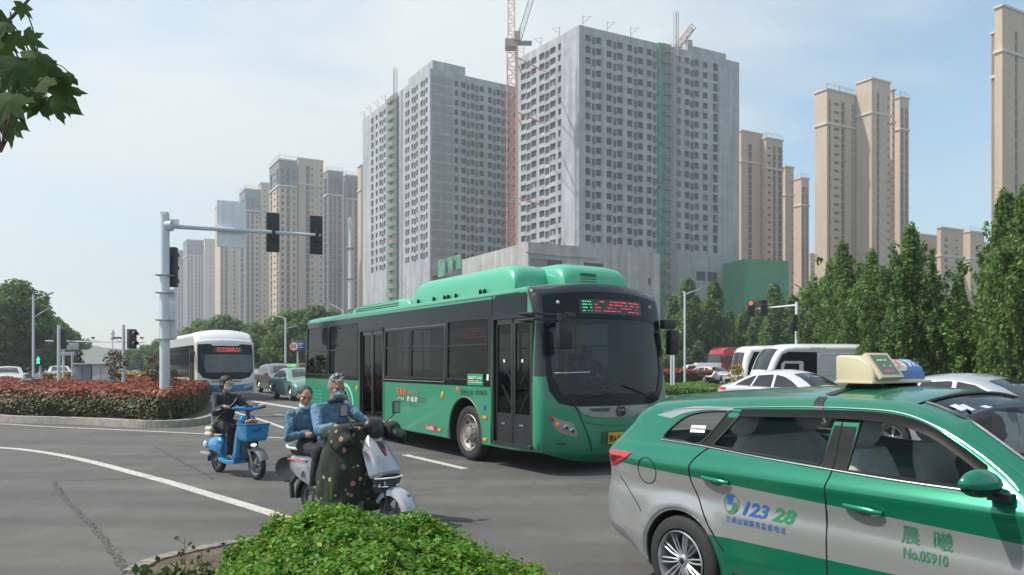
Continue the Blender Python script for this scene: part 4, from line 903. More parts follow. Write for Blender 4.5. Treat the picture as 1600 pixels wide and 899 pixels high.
# wrap-round band: windscreen and rear window left open, under-body dark; the strip is rebuilt with pillars
body = sh.body([qw, rw, fw], (.07, .045), 0, strips=[(min(pw0, pw1), max(pw0, pw1), None), (min(pr0, pr1), max(pr0, pr1), None), (top_end, sh.cum[-1], 1)], nv=16, band=6)
for a, c, vv in ((min(pw0, pw1), max(pw0, pw1), .90), (min(pr0, pr1), max(pr0, pr1), .86)):
    for s0 in (-1, 1):
        v, f = sh.spatch([(a, s0*1.0), (c, s0*1.0), (c, s0*vv), (a, s0*vv)], 0, .06); body.add(v, f, 0)
body.build('body', [M_TT, M_UNDER], T, smooth=48)
for nm, a, c, vv, m_ in (('windscreen', pw0, pw1, .90, glass('windscreen_glass', (.30, .36, .38), 1.6)), ('rear_window', pr0, pr1, .86, M_GLX)):
    a, c = min(a, c), max(a, c); q = MB(); v, f = sh.spatch([(a, -vv), (c, -vv), (c, vv), (a, vv)], -.004, .06); q.add(v, f); wsn = q.build(nm, m_, T, smooth=60)
    q = MB()
    for ed in ([(a+(c-a)*i/16, -vv) for i in range(17)], [(a+(c-a)*i/16, vv) for i in range(17)], [(a, -vv+2*vv*i/16) for i in range(17)], [(c, -vv+2*vv*i/16) for i in range(17)]):
        q.tube([sh.strip(p_, v_, .002) for p_, v_ in ed], .009, 5)
    q.build('rubber_seal', M_BLK, wsn)
    if nm == 'windscreen':
        q = MB()
        for (p_, v_, w_, h_) in ((a+.12, -.66, .07, .035), (a+.17, -.45, .05, .05)):
            v, f = sh.spatch([(p_, v_-h_), (p_+w_, v_-h_), (p_+w_, v_+h_), (p_, v_+h_)], .002, .05); q.add(v, f)
        v, f = sh.spatch([(a+.10, -.80), (a+.17, -.80), (a+.17, -.70), (a+.10, -.70)], .002, .05); q.add(v, f); q.build('sticker', mat('sticker', (.50, .56, .62), .5), wsn)
for sg in (-1, 1):
    for k, (w, nm) in enumerate(((qw, 'quarter_window'), (rw, 'door_window'), (fw, 'door_window'))):
        q = MB(); v, f = sh.patch(w, sg, -.012, .06); q.add(v, f); wo_ = q.build(nm, M_GLX, T, smooth=60)
        q = MB(); q.tube([sh.side(x, z, sg, -.002) for x, z in w+w[:1]], .010, 5); q.build('rubber_seal', M_BLK, wo_)
        if k == 0 and sg == -1:
            q = MB(); v, f = sh.patch([(.0, 1.215), (.135, 1.22), (.135, 1.27), (.0, 1.265)], sg, -.006, .05); q.add(v, f); st_ = q.build('sticker', mat('white_sticker', (.7, .7, .7), .6), wo_)
            fn = lambda a, b_: sh.side(a, b_, -1, -.004)
            write('lettering', '乘坐出租 请系安全带', .014, fn, M_INK, wo_, off=(.006, 1.238), bold=.01)
    # black pillars and rain visor
    for poly in ([(.325, 1.378), (.42, 1.38), (.225, 1.135), (.14, 1.14)], [(1.125, 1.41), (1.26, 1.41), (1.245, 1.09), (1.085, 1.10)]):
        q = MB(); v, f = sh.patch(poly, sg, .002, .06); q.add(v, f); q.build('door_pillar', mat('pillar_black', (.018, .019, .019), .6, spec=.15), T, smooth=60)
    top = CR([(.42, 1.385), (.8, 1.402), (1.2, 1.415), (1.48, 1.405), (1.68, 1.355), (1.84, 1.275), (1.98, 1.19)], 6)
    q = MB(); q.loft([[sh.side(x, z+.012, sg, .006), sh.side(x, z+.006, sg, .02), sh.side(x, z-.035, sg, .026), sh.side(x, z-.038, sg, .018)] for x, z in top], 0, False, False); q.build('rain_visor', mat('smoked_visor', (.008, .009, .009), .45, spec=.12), T, smooth=60)
    q = tline(sh, CR([(-.30, 1.34), (-.1, 1.375), (.3, 1.40), (.8, 1.428), (1.2, 1.438), (1.48, 1.428), (1.7, 1.368), (1.88, 1.28), (2.04, 1.18), (2.14, 1.10)], 5), .0042, sg, .004); q.build('roof_trim', M_CHROME, T)
    q = tline(sh, CR([(-.25, 1.145), (.12, 1.135), (.6, 1.11), (1.08, 1.092), (1.6, 1.078), (2.02, 1.078), (2.12, 1.09)], 5), .005, sg, .005); q.build('belt_trim', M_CHROME, T)
    # D-pillar flash
    if True:
        q = MB(); v, f = sh.patch(CR([(-.36, 1.315), (-.2, 1.36), (.0, 1.395), (.34, 1.405)], 4)+CR([(.33, 1.385), (.1, 1.378), (-.08, 1.345), (-.2, 1.30)], 4), sg, .003, .06); q.add(v, f); q.build('pillar_flash', M_CHROME, T, smooth=60)
    for sm_ in ([(.205, 1.125), (.11, 1.03), (.10, .92), (.16, .80), (.28, .62), (.40, .48)], [(1.16, 1.41), (1.165, 1.1), (1.15, .95), (1.16, .5), (1.18, .27)], [(2.30, 1.03), (2.28, .9), (2.25, .6), (2.2, .3)], [(.45, .34), (1.1, .30), (2.2, .30)]):
        q = tline(sh, CR(sm_, 5), .0055, sg, .0005, 4); q.build('door_seam', M_UNDER, T)
    q = tline(sh, CR([(-.66, .83), (-.55, .75), (-.44, .66), (-.385, .60)], 4), .004, sg, .001, 4); q.build('bumper_seam', M_UNDER, T)
    q = tline(sh, [(-.33+.095*math.cos(a), .915+.095*math.sin(a)) for a in np.linspace(0, 2*PI, 25)], .0035, sg, .0005, 4); q.build('fuel_flap', M_UNDER, T)
    for hx, hz_ in ((.335, .93), (1.385, .905)):
        q = MB(); q.ell(sh.side(hx-.0, hz_-.008, sg, -.012), (.075, .018, .035), 16, 8); ho_ = q.build('handle_cup', mat('handle_cup', (.10, .13, .12), .35, metal=.3), T)
        q = MB(); rg = []
        for i in range(9):
            x = hx-.115+.23*i/8; k = math.sin(PI*i/8)**.5; c_ = sh.side(x, hz_+.006-(.012*i/8), sg, .012+.022*k); rg.append([c_+Vector((0, .011*math.cos(a), (.011+.006*k)*math.sin(a))) for a in np.linspace(0, 2*PI, 10, endpoint=False)])
        q.loft(rg); q.build('handle', M_TG, ho_)
    # tail lamp wrapping round the corner
    tl = [(-.93, 1.0), (-.72, 1.03), (-.50, 1.03), (-.56, .985), (-.70, .915), (-.93, .875)]
    q = MB(); v, f = sh.patch(tl, sg, .006, .03); q.add(v, f); q.build('tail_lamp', M_LAMPR, T, smooth=60)
    q = MB(); v, f = sh.patch([(-.9, .965), (-.72, .99), (-.6, .995), (-.72, .95), (-.9, .92)], sg, .009, .03); q.add(v, f); q.build('tail_lamp_cover', mat('smoked_red', (.10, .01, .015), .12, coat=.8), T, smooth=60)
    q = MB(); v, f = sh.patch([(3.0, .76), (3.05, .85), (3.36, .74), (3.48, .62), (3.3, .66)], sg, .006, .05); q.add(v, f); q.build('headlamp', M_LAMPW, T, smooth=60)
    for x in (0, WB): wheel(T, x, sg*.795, .318, .215, sg, 'multi')
    # wheel-arch lip
    for cxx in (0, WB): q = MB(); q.tube([sh.side(cxx+(ar+.006)*math.cos(a), .32+(ar+.006)*math.sin(a), sg, -.004) for a in np.linspace(-.2, PI+.2, 25)], .008, 5); q.build('arch_lip', M_TT, T)
    # mirror
    mc = Vector((2.03, sg*1.015, 1.125)); rg = []
    for i in range(11):
        k = i/10; y = sg*(.90+.25*k); hh = .072*math.sin(PI*min(1, .12+k*.85))**.55; ww = .065*math.sin(PI*min(1, .15+k*.8))**.6
        rg.append([Vector((mc.x+.02-.03*k+ww*math.cos(a)*(1 if math.cos(a) > 0 else .55), y, mc.z+.005+.012*k+hh*math.sin(a)*(1 if math.sin(a) > 0 else .8))) for a in np.linspace(0, 2*PI, 18, endpoint=False)])
    q = MB(); q.loft(rg); mo = q.build('side_mirror', M_TG, T, smooth=70)
    q = MB(); rg2 = [[Vector((p.x, p.y, mc.z-.012 if p.z > mc.z-.012 else p.z-.006)) for p in r_] for r_ in rg]; q.loft(rg2); q.box((mc.x+.05, sg*.87, mc.z-.055), (.10, .12, .035)); q.build('mirror_base', M_BLK, mo, smooth=60)
# spoiler and number on the doors
q = MB(); q.loft([[Vector((x0, y, z0)), Vector((x0-.20*(1-(y/.68)**4), y*.98, z0-.02)), Vector((x0-.18*(1-(y/.68)**4), y*.98, z0-.045)), Vector((x0, y, z0-.05))] for y, x0, z0 in ((-.60, -.45, 1.385), (-.56, -.47, 1.415), (-.3, -.52, 1.455), (0, -.53, 1.465), (.3, -.52, 1.455), (.56, -.47, 1.415), (.60, -.45, 1.385))]); q.build('spoiler', M_TG, T, smooth=50, bevel=.006)
M_BLUEI = mat('blue_print', (.02, .10, .32), .5, var=.05); M_GRNI = mat('green_print', (.015, .20, .08), .5, var=.05); M_GRNI2 = mat('dark_green_print', (.03, .16, .09), .5, var=.05)
fs = lambda a, b_: sh.side(a, b_, -1, .003)
lg = MB(); v, f = fill2([(.455+.062*math.cos(a), .79+.066*math.sin(a)) for a in np.linspace(0, 2*PI, 36, endpoint=False)], [[(.455+.057*math.cos(a), .79+.061*math.sin(a)) for a in np.linspace(0, 2*PI, 36, endpoint=False)]], fs, .06); lg.add(v, f, 1)
sA = CR([(.415, .785), (.42, .83), (.45, .845), (.485, .845), (.465, .83), (.46, .80), (.455, .785)], 4); sB = CR([(.498, .80), (.50, .76), (.475, .737), (.425, .735), (.455, .752), (.462, .78), (.47, .80)], 4)
v, f = fill2(sA, [], fs, .06); lg.add(v, f, 0); v, f = fill2(sB, [], fs, .06); lg.add(v, f, 1); lg.build('round_logo', [M_BLUEI, M_GRNI2], T, smooth=0, fix=False)
write('hotline_number', '123', .118, fs, M_BLUEI, T, off=(.525, .738), bold=.03, shear=.3, sx=1.2); write('hotline_number', '28', .118, fs, M_GRNI, T, off=(.775, .738), bold=.03, shear=.3, sx=1.28)
write('hotline_caption', '交通运输服务监督电话', .043, fs, M_BLUEI, T, off=(.415, .675), bold=.003, spacing=1.18)
write('company_name', '晨', .105, fs, M_GRNI2, T, off=(1.59, .77), bold=0.004); write('company_name', '曦', .105, fs, M_GRNI2, T, off=(1.755, .77), bold=0.004)
write('cab_number', 'No.05910', .072, fs, M_GRNI2, T, off=(1.605, .69), bold=.025, sx=.80)
# interior: floor, dashboard, seats with head-rests
q = MB(); q.box((1.2, 0, .42), (3.0, 1.5, .1)); q.build('floor', M_UNDER, T, smooth=0)
q = MB(); q.box((2.35, 0, .88), (.6, 1.42, .28)); q.build('dashboard', M_BLK, T, bevel=.04)
q = MB(); q.lathe([(.17, -.014), (.185, 0), (.17, .014), (.155, 0), (.17, -.014)], (0, 0, 0), 'X', 20); q.cyl((0, -.17, 0), (0, .17, 0), .015); o = q.build('steering_wheel', M_BLK, T); o.location = (1.93, .38, 1.0); o.rotation_euler = (0, R(25), 0)
def seat(x, y, w, hr=True, tilt=-12, back=.62):
    q = MB(); q.box((.0, 0, .52), (.52, w, .18)); M_ = Matrix.Rotation(R(tilt), 3, 'Y'); rg = []
    for k in range(9): u_ = k/8; ww = w*.5*(1-.10*u_-.25*max(0, u_-.8)/.2); th_ = .085-.02*u_; c_ = Vector((-.20-.16*u_, 0, .58+.60*u_)); rg.append([c_+Vector((th_*math.copysign(abs(math.cos(a))**.7, math.cos(a)), ww*math.copysign(abs(math.sin(a))**.6, math.sin(a)), 0)) for a in np.linspace(0, 2*PI, 20, endpoint=False)])
    q.loft(rg)
    o = q.build('seat', M_SEAT, T, smooth=50, bevel=.05); o.location = (x, y, 0)
    if hr:
        for yy in ((0,) if w < .8 else (-.38, .38)):
            h = MB(); h.ell((0, 0, 0), (.07, .15, .13), 16, 12); h.cyl((0, -.05, -.15), (0, -.05, 0), .008, n=6); h.cyl((0, .05, -.15), (0, .05, 0), .008, n=6); hh = h.build('head_rest', M_SEAT, o, smooth=50, bevel=.045); hh.location = (-.37, yy, 1.30)
    return o
seat(1.42, -.37, .5); seat(1.42, .37, .5); seat(.48, 0, 1.25)
# roof sign
ox = .93; q = MB()
TS = thing('taxi_roof_sign', 'cream and blue illuminated taxi sign strapped on the near taxi roof', 'taxi sign', Matrix.Translation(T.location)@Matrix.Rotation(T.rotation_euler.z, 4, 'Z')@Vector((ox, -.06, 1.565)), T.rotation_euler.z)
M_CRM = mat('sign_cream_plastic', (.56, .49, .33), .42, var=.08)
def prof_(rx, rz, n=9): return [(-rx*.55, 0), (-rx*.55, rz*.96), (-rx*.45, rz)]+[(-rx*.1+rx*1.1*math.sin(PI/2*k/n), rz*math.cos(PI/2*k/n)**.8 if k < n else 0) for k in range(n+1)]
def sec(y, rx, rz, z0=.03): return [Vector((a, y, z0+b_)) for a, b_ in prof_(rx, rz)]
q.loft([sec(-.40, .22, .215), sec(-.385, .235, .225), sec(-.02, .235, .225), sec(-.005, .22, .215)]); q.build('display_housing', M_CRM, TS, smooth=40, bevel=.006)
q = MB(); fr = [Vector((.105, -.37, .255)), Vector((.262, -.37, .045)), Vector((.262, -.035, .045)), Vector((.105, -.035, .255))]
q.loft([[fr[0], fr[1], fr[2], fr[3]], [p+Vector((.028, 0, .022)) for p in fr]]); q.build('display_frame', M_CRM, TS, smooth=30, bevel=.004)
ax = (fr[1]-fr[0]).normalized(); nn_ = Vector((-ax.z, 0, ax.x)); nn_ = nn_ if nn_.x > 0 else -nn_
def dsp(y, k, o=.001): p = fr[0]+Vector((.028, 0, .022))+ax*(k*(fr[1]-fr[0]).length); return Vector((p.x, y, p.z))+nn_*o
q = MB(); q.face([dsp(-.335, .1, .003), dsp(-.335, .88, .003), dsp(-.075, .88, .003), dsp(-.075, .1, .003)]); q.build('display_panel', mat('display_grey', (.12, .14, .12), .3, var=.05), TS, smooth=0)
def led(rows, m_, nm, sz=.0065):
    q = MB()
    for kk, ys in rows:
        for y in ys: q.face([dsp(y-sz, kk-.022, .006), dsp(y-sz, kk+.022, .006), dsp(y+sz, kk+.022, .006), dsp(y+sz, kk-.022, .006)])
    q.build(nm, m_, TS, smooth=0)
led([(.32, (-.275, -.255, -.23, -.21, -.17, -.15)), (.55, (-.23, -.14))], mat('led_green_dot', (.08, .75, .12), .4, emit=1.1, var=0), 'green_led_dots')
led([(.76, (-.265, -.23, -.195, -.155))], mat('led_red_dot', (.8, .06, .06), .4, emit=.9, var=0), 'red_led_dots')
q = MB(); q.loft([sec(-.005, .20, .195), sec(.44, .20, .195), sec(.455, .185, .18)]); lb_ = q.build('lamp_body', mat('sign_cream_pale', (.70, .62, .46), .4, var=.06), TS, smooth=40)  # paler cream than the display housing, no emission
def lf(y, k, o=.003): a = PI/2*k; rx, rz = .20+o, .195+o; return Vector((-rx*.1+rx*1.1*math.sin(a), y, .03+rz*max(0, math.cos(a))**.8))
q = MB(); bl = [(.215+.0, .10), (.215, .60), (.19, .74), (.02, .74), (.02, .96), (.445, .96), (.445, .10)]; bl = CR([(.205, .10), (.228, .3), (.232, .5), (.20, .70), (.15, .76)], 4)+[(.01, .76), (.01, .97), (.446, .97), (.446, .10)]
v, f = fill2(bl, [], lambda y, k: lf(y, k, .002), (.1, .08)); q.add(v, f); q.build('blue_panel', mat('sign_blue', (.01, .12, .36), .35, var=.05, coat=.4), lb_, smooth=60)
write('lettering', 'TAXI', .50, lambda a, b_: lf(a, 1-b_, .005), mat('sign_white_letter', (.75, .76, .74), .5, var=0), lb_, off=(.245, .40), bold=.01, sx=.155)
write('lettering', '郑州', .46, lambda a, b_: lf(a, 1-b_, .005), mat('sign_red_letter', (.45, .03, .03), .5, var=0), lb_, off=(.025, .36), bold=.01, sx=.19)
q = MB(); q.box((.06, .03, .022), (.36, .92, .02)); q.build('base_rail', M_CRM, TS, bevel=.005)
for yy in (-.25, .3):
    q = MB(); q.loft([[Vector((a*.11+.05, yy+b_*.07, .015)) for a, b_ in ((-1, -1), (1, -1), (1, 1), (-1, 1))], [Vector((a*.16+.05, yy+b_*.05, -.035)) for a, b_ in ((-1, -1), (1, -1), (1, 1), (-1, 1))]]); q.build('mount', M_BLK, TS, bevel=.006)
q = MB(); q.loft([[sh.strip(sh.pat(ox-.03, 1.5), v_, .006), sh.strip(sh.pat(ox+.035, 1.5), v_, .006)] for v_ in np.linspace(-1, -.1, 12)], 0, False, False)
q.loft([[sh.side(ox-.03+.05*k/6, 1.495-.085*k/6, -1, .008), sh.side(ox+.035+.05*k/6, 1.495-.085*k/6, -1, .008)] for k in range(7)], 0, False, False); q.build('mounting_strap', M_BLK, T, smooth=50)
TS.scale = (.73, .73, .73)
# ============================================================ BUSES
M_BG = paint('bus_green', (.025, .245, .13), .35, .08); M_BG2 = paint('bus_green_roof', (.055, .39, .23), .38, .05)
M_BK = mat('bus_black_glass', (.010, .014, .017), .10, var=.2, vs=1, spec=.22); M_DKG = mat('dark_green_print', (.0, .10, .05), .5); M_ORP = mat('orange_print', (.62, .12, .04), .5, var=.05); M_WTP = mat('white_print', (.72, .73, .70), .5, var=0); M_REDP = mat('red_plate', (.42, .015, .02), .45, var=.05)
M_LEDR = mat('led_red', (.85, .05, .05), .4, emit=.75, var=0); M_LEDG = mat('led_green_text', (.05, .8, .25), .4, emit=.75, var=0)
ub = u_dir(25); B0 = Vector((-.778, 13.33, 0))+Vector((.84, .5425, 0))*1.32
BT_ = thing('city_bus', 'long green city bus with black window band and rounded green roof housings', 'bus', B0, math.atan2(ub.y, ub.x))
RX = -6.1
def att(x, z):
    if x > 1.95: return (.15, .13, .20)
    if x > 1.6: return (.10, .09, .10)
    if x < -8.6: return (.12, .10, .05)
    return (.10, .09, .07)
pr = [(-8.78, .36), (-8.95, .5), (-8.98, 1.0), (-8.98, 1.8), (-8.95, 2.55), (-8.86, 2.80), (-8.65, 2.87), (-7, 2.89), (-4, 2.89), (-1, 2.89), (1.1, 2.89), (1.70, 2.90), (1.90, 2.86), (2.02, 2.74), (2.07, 2.45), (2.14, 1.9), (2.20, 1.3), (2.22, .9), (2.21, .55), (2.12, .34)]
prs = CR(pr, 6); out = [(x, z)+att(x, z) for x, z in prs]
def arch_(cx): return [(cx+.575*math.cos(a), .50+.60*math.sin(a)) for a in np.linspace(-.28, PI+.28, 25)]
out += [(x, z, .03, .02, 0) for x, z in [(1.5, .33)]+arch_(-.09)+[(-1.2, .34), (-4.8, .36)]+arch_(RX)+[(-7.5, .36)]]
bs = Shell(out, lambda x, z: 1.32-(.02*max(0, z-1.4)))
wins = [rrect(-8.75, 1.42, -7.1, 2.62, .05), rrect(-7.02, 1.42, -5.12, 2.62, .05), rrect(-3.52, 1.42, -2.34, 2.36, .05), rrect(-2.26, 1.42, -.90, 2.36, .05), rrect(-.74, 1.42, .66, 2.45, .05)]
doors = [rrect(-4.97, .44, -3.66, 2.46, .03), rrect(.84, .40, 1.98, 2.46, .03)]
PZ = lambda z: bs.pat(2.3, z)
pA, pB = PZ(1.22), PZ(2.40); pe = bs.cum[len(prs)-1]
body = bs.body(wins+doors, .14, 0, strips=[(min(pA, pB), max(pA, pB), None), (pe, bs.cum[-1], 1)], nv=16, band=6, holes_left=wins)
for s0 in (-1, 1):
    v, f = bs.spatch([(min(pA, pB), s0), (max(pA, pB), s0), (max(pA, pB), s0*.93), (min(pA, pB), s0*.93)], 0, .08); body.add(v, f, 0)
def bus_two_tone():
    m = paint('bus_green_black_front', (.025, .245, .13), .35, .08); n = m.node_tree; LK = n.links.new; b = n.nodes['Principled BSDF']; src = b.inputs['Base Color'].links[0].from_socket
    t = n.nodes.new('ShaderNodeTexCoord'); s_ = n.nodes.new('ShaderNodeSeparateXYZ'); LK(t.outputs['Object'], s_.inputs[0])
    mr_ = n.nodes.new('ShaderNodeMapRange'); mr_.inputs['From Min'].default_value = 2.35; mr_.inputs['From Max'].default_value = 2.86; mr_.inputs['To Min'].default_value = 2.035; mr_.inputs['To Max'].default_value = 1.80; LK(s_.outputs['Z'], mr_.inputs['Value'])
    g1 = n.nodes.new('ShaderNodeMath'); g1.operation = 'GREATER_THAN'; LK(s_.outputs['X'], g1.inputs[0]); LK(mr_.outputs['Result'], g1.inputs[1])
    g2 = n.nodes.new('ShaderNodeMath'); g2.operation = 'GREATER_THAN'; g2.inputs[1].default_value = 1.5; LK(s_.outputs['Z'], g2.inputs[0]); mu = n.nodes.new('ShaderNodeMath'); mu.operation = 'MULTIPLY'; LK(g1.outputs[0], mu.inputs[0]); LK(g2.outputs[0], mu.inputs[1])
    mx = n.nodes.new('ShaderNodeMix'); mx.data_type = 'RGBA'; LK(mu.outputs[0], mx.inputs['Factor']); LK(src, mx.inputs['A']); mx.inputs['B'].default_value = (.010, .014, .017, 1); LK(mx.outputs['Result'], b.inputs['Base Color']); return m
body.build('body', [bus_two_tone(), M_UNDER], BT_, smooth=48)
def bpatch(nm, m_, poly, par=None, sg=-1, off=.004, holes=(), step=.2, smooth=60):
    q = MB(); v, f = bs.patch(poly, sg, off, step, holes); q.add(v, f); return q.build(nm, m_, par or BT_, smooth=smooth)
def fpatch(nm, m_, poly, par=None, off=.006, holes=(), step=.06):
    q = MB(); g_ = lambda pl: [(PZ(z), v) for v, z in pl]; v, f = bs.spatch(g_(poly), off, step, [g_(h) for h in holes]); q.add(v, f); return q.build(nm, m_, par or BT_, smooth=60)
fnf = lambda v0, z0, k=.006: (lambda a, b_: bs.strip(PZ(z0+b_), v0+a/1.15, k))
for sg in (-1, 1):
    band = [(-8.86, 1.31), (-8.86, 2.60), (-8.75, 2.76), (.62, 2.78), (.76, 2.74), (.78, 1.31)]
    hl = [[p for p in w] for w in wins]
    if sg == -1:
        # band split round the rear door
        for a, c, hs_ in ((-8.86, -5.02, wins[:2]), (-3.62, .78, wins[2:])): bpatch('window_band', M_BK, [(a, 1.31), (a, 2.76), (c, 2.76), (c, 1.31)] if a > -8 else [(-8.86, 1.31), (-8.86, 2.68), (-8.78, 2.76), (c, 2.76), (c, 1.31)], holes=hs_, sg=sg)
        bpatch('window_band', M_BK, [(-5.02, 2.47), (-5.02, 2.76), (-3.62, 2.76), (-3.62, 2.47)], sg=sg)
        bpatch('door_header', M_BK, [(.79, 2.47), (.79, 2.72), (.90, 2.80), (1.80, 2.80), (1.98, 2.6), (2.0, 2.47)], sg=sg)
    else:
        bpatch('window_band', M_BK, band, holes=wins, sg=sg)
    for w in wins:
        wo = bpatch('window', M_GLB, w, sg=sg, off=-.012, step=.3)
        q = MB(); q.tube([bs.side(x, z, sg, .002) for x, z in w+w[:1]], .012, 5); q.build('window_frame', M_BLK, wo)
        x0, x1 = min(p[0] for p in w), max(p[0] for p in w)
        q = MB(); q.box(bs.side((x0+x1)/2, 2.02, sg, -.004), (x1-x0, .02, .03)); q.build('slider_rail', M_BLK, wo)
    for a_, c_ in ((-3.58, -.84),):
        q = MB(); q.tube([bs.side(x, z, sg, .006) for x, z in rrect(a_, 1.36, c_, 2.41, .03)+[rrect(a_, 1.36, c_, 2.41, .03)[0]]], .014, 5); q.build('window_surround', mat('anodised_frame', (.16, .17, .17), .4, metal=.4), BT_)
    for x in (-.09, RX): wheel(BT_, x, sg*1.10, .485, .28, sg, 'truck')
    for cx in (-.09, RX): q = MB(); q.tube([bs.side(cx+.585*math.cos(a), .50+.61*math.sin(a), sg, .002) for a in np.linspace(-.25, PI+.25, 30)], .014, 5); q.build('arch_lip', mat('grey_lip', (.12, .13, .12), .5), BT_)
# doors
for (x0, x1, z0, z1) in ((-4.97, -3.66, .44, 2.46), (.84, 1.98, .40, 2.46)):
    fr = MB(); y = -1.31
    for a, c in ((x0, z0), (x1, z0)): fr.box((a, y+.03, (z0+z1)/2), (.06, .08, z1-z0))
    fr.box(((x0+x1)/2, y+.02, z1-.02), (x1-x0, .08, .06)); fr.box(((x0+x1)/2, y+.02, z0+.01), (x1-x0, .10, .05)); dr = fr.build('door_frame', M_BLK, BT_, smooth=0)
    xm = (x0+x1)/2
    for k, (a, c) in enumerate(((x0+.05, xm-.01), (xm+.01, x1-.05))):
        q = MB(); y2 = y+.045; w_ = c-a; zg = z0+.5 if x0 > 0 else z0+.12
        for u_, w2 in ((a+.025, .05), (c-.025, .05)): q.box((u_, y2, (z0+z1)/2), (w2, .035, z1-z0-.08))
        for z_ in (z1-.09, z0+.07): q.box((a+w_/2, y2, z_), (w_, .035, .08))
        if x0 > 0: q.box((a+w_/2, y2, (z0+.08+zg)/2), (w_, .03, zg-z0-.08))
        lf_ = q.build('door_leaf', mat('door_black', (.014, .016, .017), .3, var=.2, coat=.3), BT_, smooth=0)
        q = MB(); q.face([(a+.05, y2, zg), (c-.05, y2, zg), (c-.05, y2, z1-.13), (a+.05, y2, z1-.13)]); q.build('door_glass', M_GLB, lf_, smooth=0)
        q = MB(); s_ = 1 if k == 0 else -1; m0 = a+w_/2
        q.tube([(m0-s_*.16, y2+.05, z0+1.30), (m0+s_*.17, y2+.05, z0+.98)], .014, 6); q.tube([(m0-s_*.16, y2+.05, z0+.95), (m0+s_*.17, y2+.05, z0+.55)], .014, 6); q.build('grab_rail', mat('pale_rail', (.62, .62, .6), .35, metal=.3), lf_)
        if x0 > 0:
            q = MB(); q.lathe([(.028, 0), (.001, 0)], (m0, y2-.02, z1-.72), 'Y', 14); q.build('door_sticker', M_WTP, lf_, smooth=0)
            q = MB(); q.box((m0-.12*s_*0-.02, y2-.02, z0+.33), (.12, .02, .03)); q.build('door_handle', M_CHROME, lf_, smooth=0)
q = MB(); q.box((-4.31, -1.295, 1.0), (.0001, .0001, .0001)); 
q = MB(); q.tube([(-5.25, -1.30, .75), (-5.32, -1.31, 1.10), (-5.55, -1.31, 1.34)], .05, 8, flat=.4); 
# pale arc decal behind the rear wheel
arcp = [(-5.95+.62*math.cos(a), .72+.52*math.sin(a)) for a in np.linspace(-.2, 1.7, 14)]; arci = [(-5.95+.55*math.cos(a), .72+.44*math.sin(a)) for a in np.linspace(-.2, 1.7, 14)][::-1]
bpatch('arc_decal', mat('mint_print', (.22, .62, .46), .5, var=.03), arcp+arci, off=.005, step=.3)
# side markings
w1 = lambda a, b_: bs.side(a, b_, -1, .006)
bpatch('caption_plate', M_DKG, [(-2.95, .93), (-2.95, 1.055), (-1.60, 1.055), (-1.60, .93)]); 
wr = lambda nm, tx, s_, m_, o_, **k: write(nm, tx, s_, lambda a, b_: bs.side(a, b_, -1, .009), m_, BT_, off=o_, **k)
wr('caption', '纯电动', .125, M_WTP, (-2.42, .945), bold=.02, spacing=1.75, sx=1.0); wr('caption', 'CITY BUS', .075, M_WTP, (-2.92, .965), shear=.3, sx=1.1)
wr('caption', '新能源', .14, M_ORP, (-2.92, 1.085), bold=.02, sx=1.1); wr('caption', '绿色公交', .075, M_ORP, (-2.38, 1.085), bold=.03, spacing=2.4); wr('caption', '零 排 放', .07, M_DKG, (-2.30, .84), bold=.02, spacing=1.9)
bpatch('fleet_plate', M_REDP, rrect(-1.58, .425, -1.14, .535, .015)); wr('fleet_number', '3-12955', .095, M_WTP, (-1.56, .447), bold=.02, sx=.95)
bpatch('boarding_sticker', mat('sticker_green', (.01, .26, .10), .45), rrect(.02, 1.325, .55, 1.52, .01), off=.008)
write('boarding_text', '请前门上车', .092, lambda a, b_: bs.side(a, b_, -1, .011), M_WTP, BT_, off=(.045, 1.405), bold=.01, sx=1.02)
bpatch('sticker_line', M_WTP, [(.05, 1.372), (.05, 1.38), (.52, 1.38), (.52, 1.372)], off=.011); bpatch('notice_sticker', M_WTP, rrect(.66, 1.42, .73, 1.52, .005), off=.008)
wr('operator_name', '郑州公交', .105, M_INK, (-.22, 1.155), bold=.005, spacing=1.15); wr('operator_name', '公共交通公司', .085, M_INK, (.27, 1.175), bold=.01, sx=.8)
q = MB(); q.ell(bs.side(-.36, 1.235, -1, .0), (.045, .008, .05), 14, 8); q.build('operator_emblem', M_ORP, BT_)
q = MB(); q.ell(bs.side(.60, .98, -1, .0), (.045, .015, .07), 14, 8); q.build('round_badge', mat('badge_blue', (.03, .10, .35), .4), BT_)
for x, z in ((.62, .80), (.62, .43), (-1.02, .47), (-3.25, .50), (-4.9, .55)):
    q = MB(); q.box(bs.side(x, z, -1, .008), (.11, .02, .05)); q.build('marker_lamp', M_AMBER, BT_, bevel=.006)
for x, z in ((-.92, 1.12), (-5.15, 1.12)):
    q = MB(); q.ell(bs.side(x, z-.01, -1, .005), (.045, .015, .075), 14, 8); q.build('charging_badge', mat('gold_badge', (.62, .36, .05), .4, metal=.3), BT_)
q = MB()
for i in range(5):
    for j in range(4): q.box(bs.side(-8.5+.22*i, .72+.09*j, -1, .003), (.13, .006, .035))
q.build('vent_grille', mat('vent_green', (.05, .34, .21), .5), BT_, smooth=0)
q = tline(bs, [(-3.58, .38), (-3.58, 1.3)], .006, -1, .001, 4); q.build('panel_seam', M_UNDER, BT_); q = tline(bs, [(-.70, .36), (-.70, .52)], .006, -1, .001, 4); q.build('panel_seam', M_UNDER, BT_); q = tline(bs, [(-8.8, .62), (-5.1, .62)], .004, -1, .001, 4); q.build('panel_seam', M_UNDER, BT_); q = tline(bs, [(.80, .36), (.80, 2.8)], .012, -1, .001, 4); q.build('panel_seam', M_UNDER, BT_); q = tline(bs, [(-8.8, 2.80), (1.6, 2.815)], .010, -1, .001, 4); q.build('gutter', M_DKG, BT_)
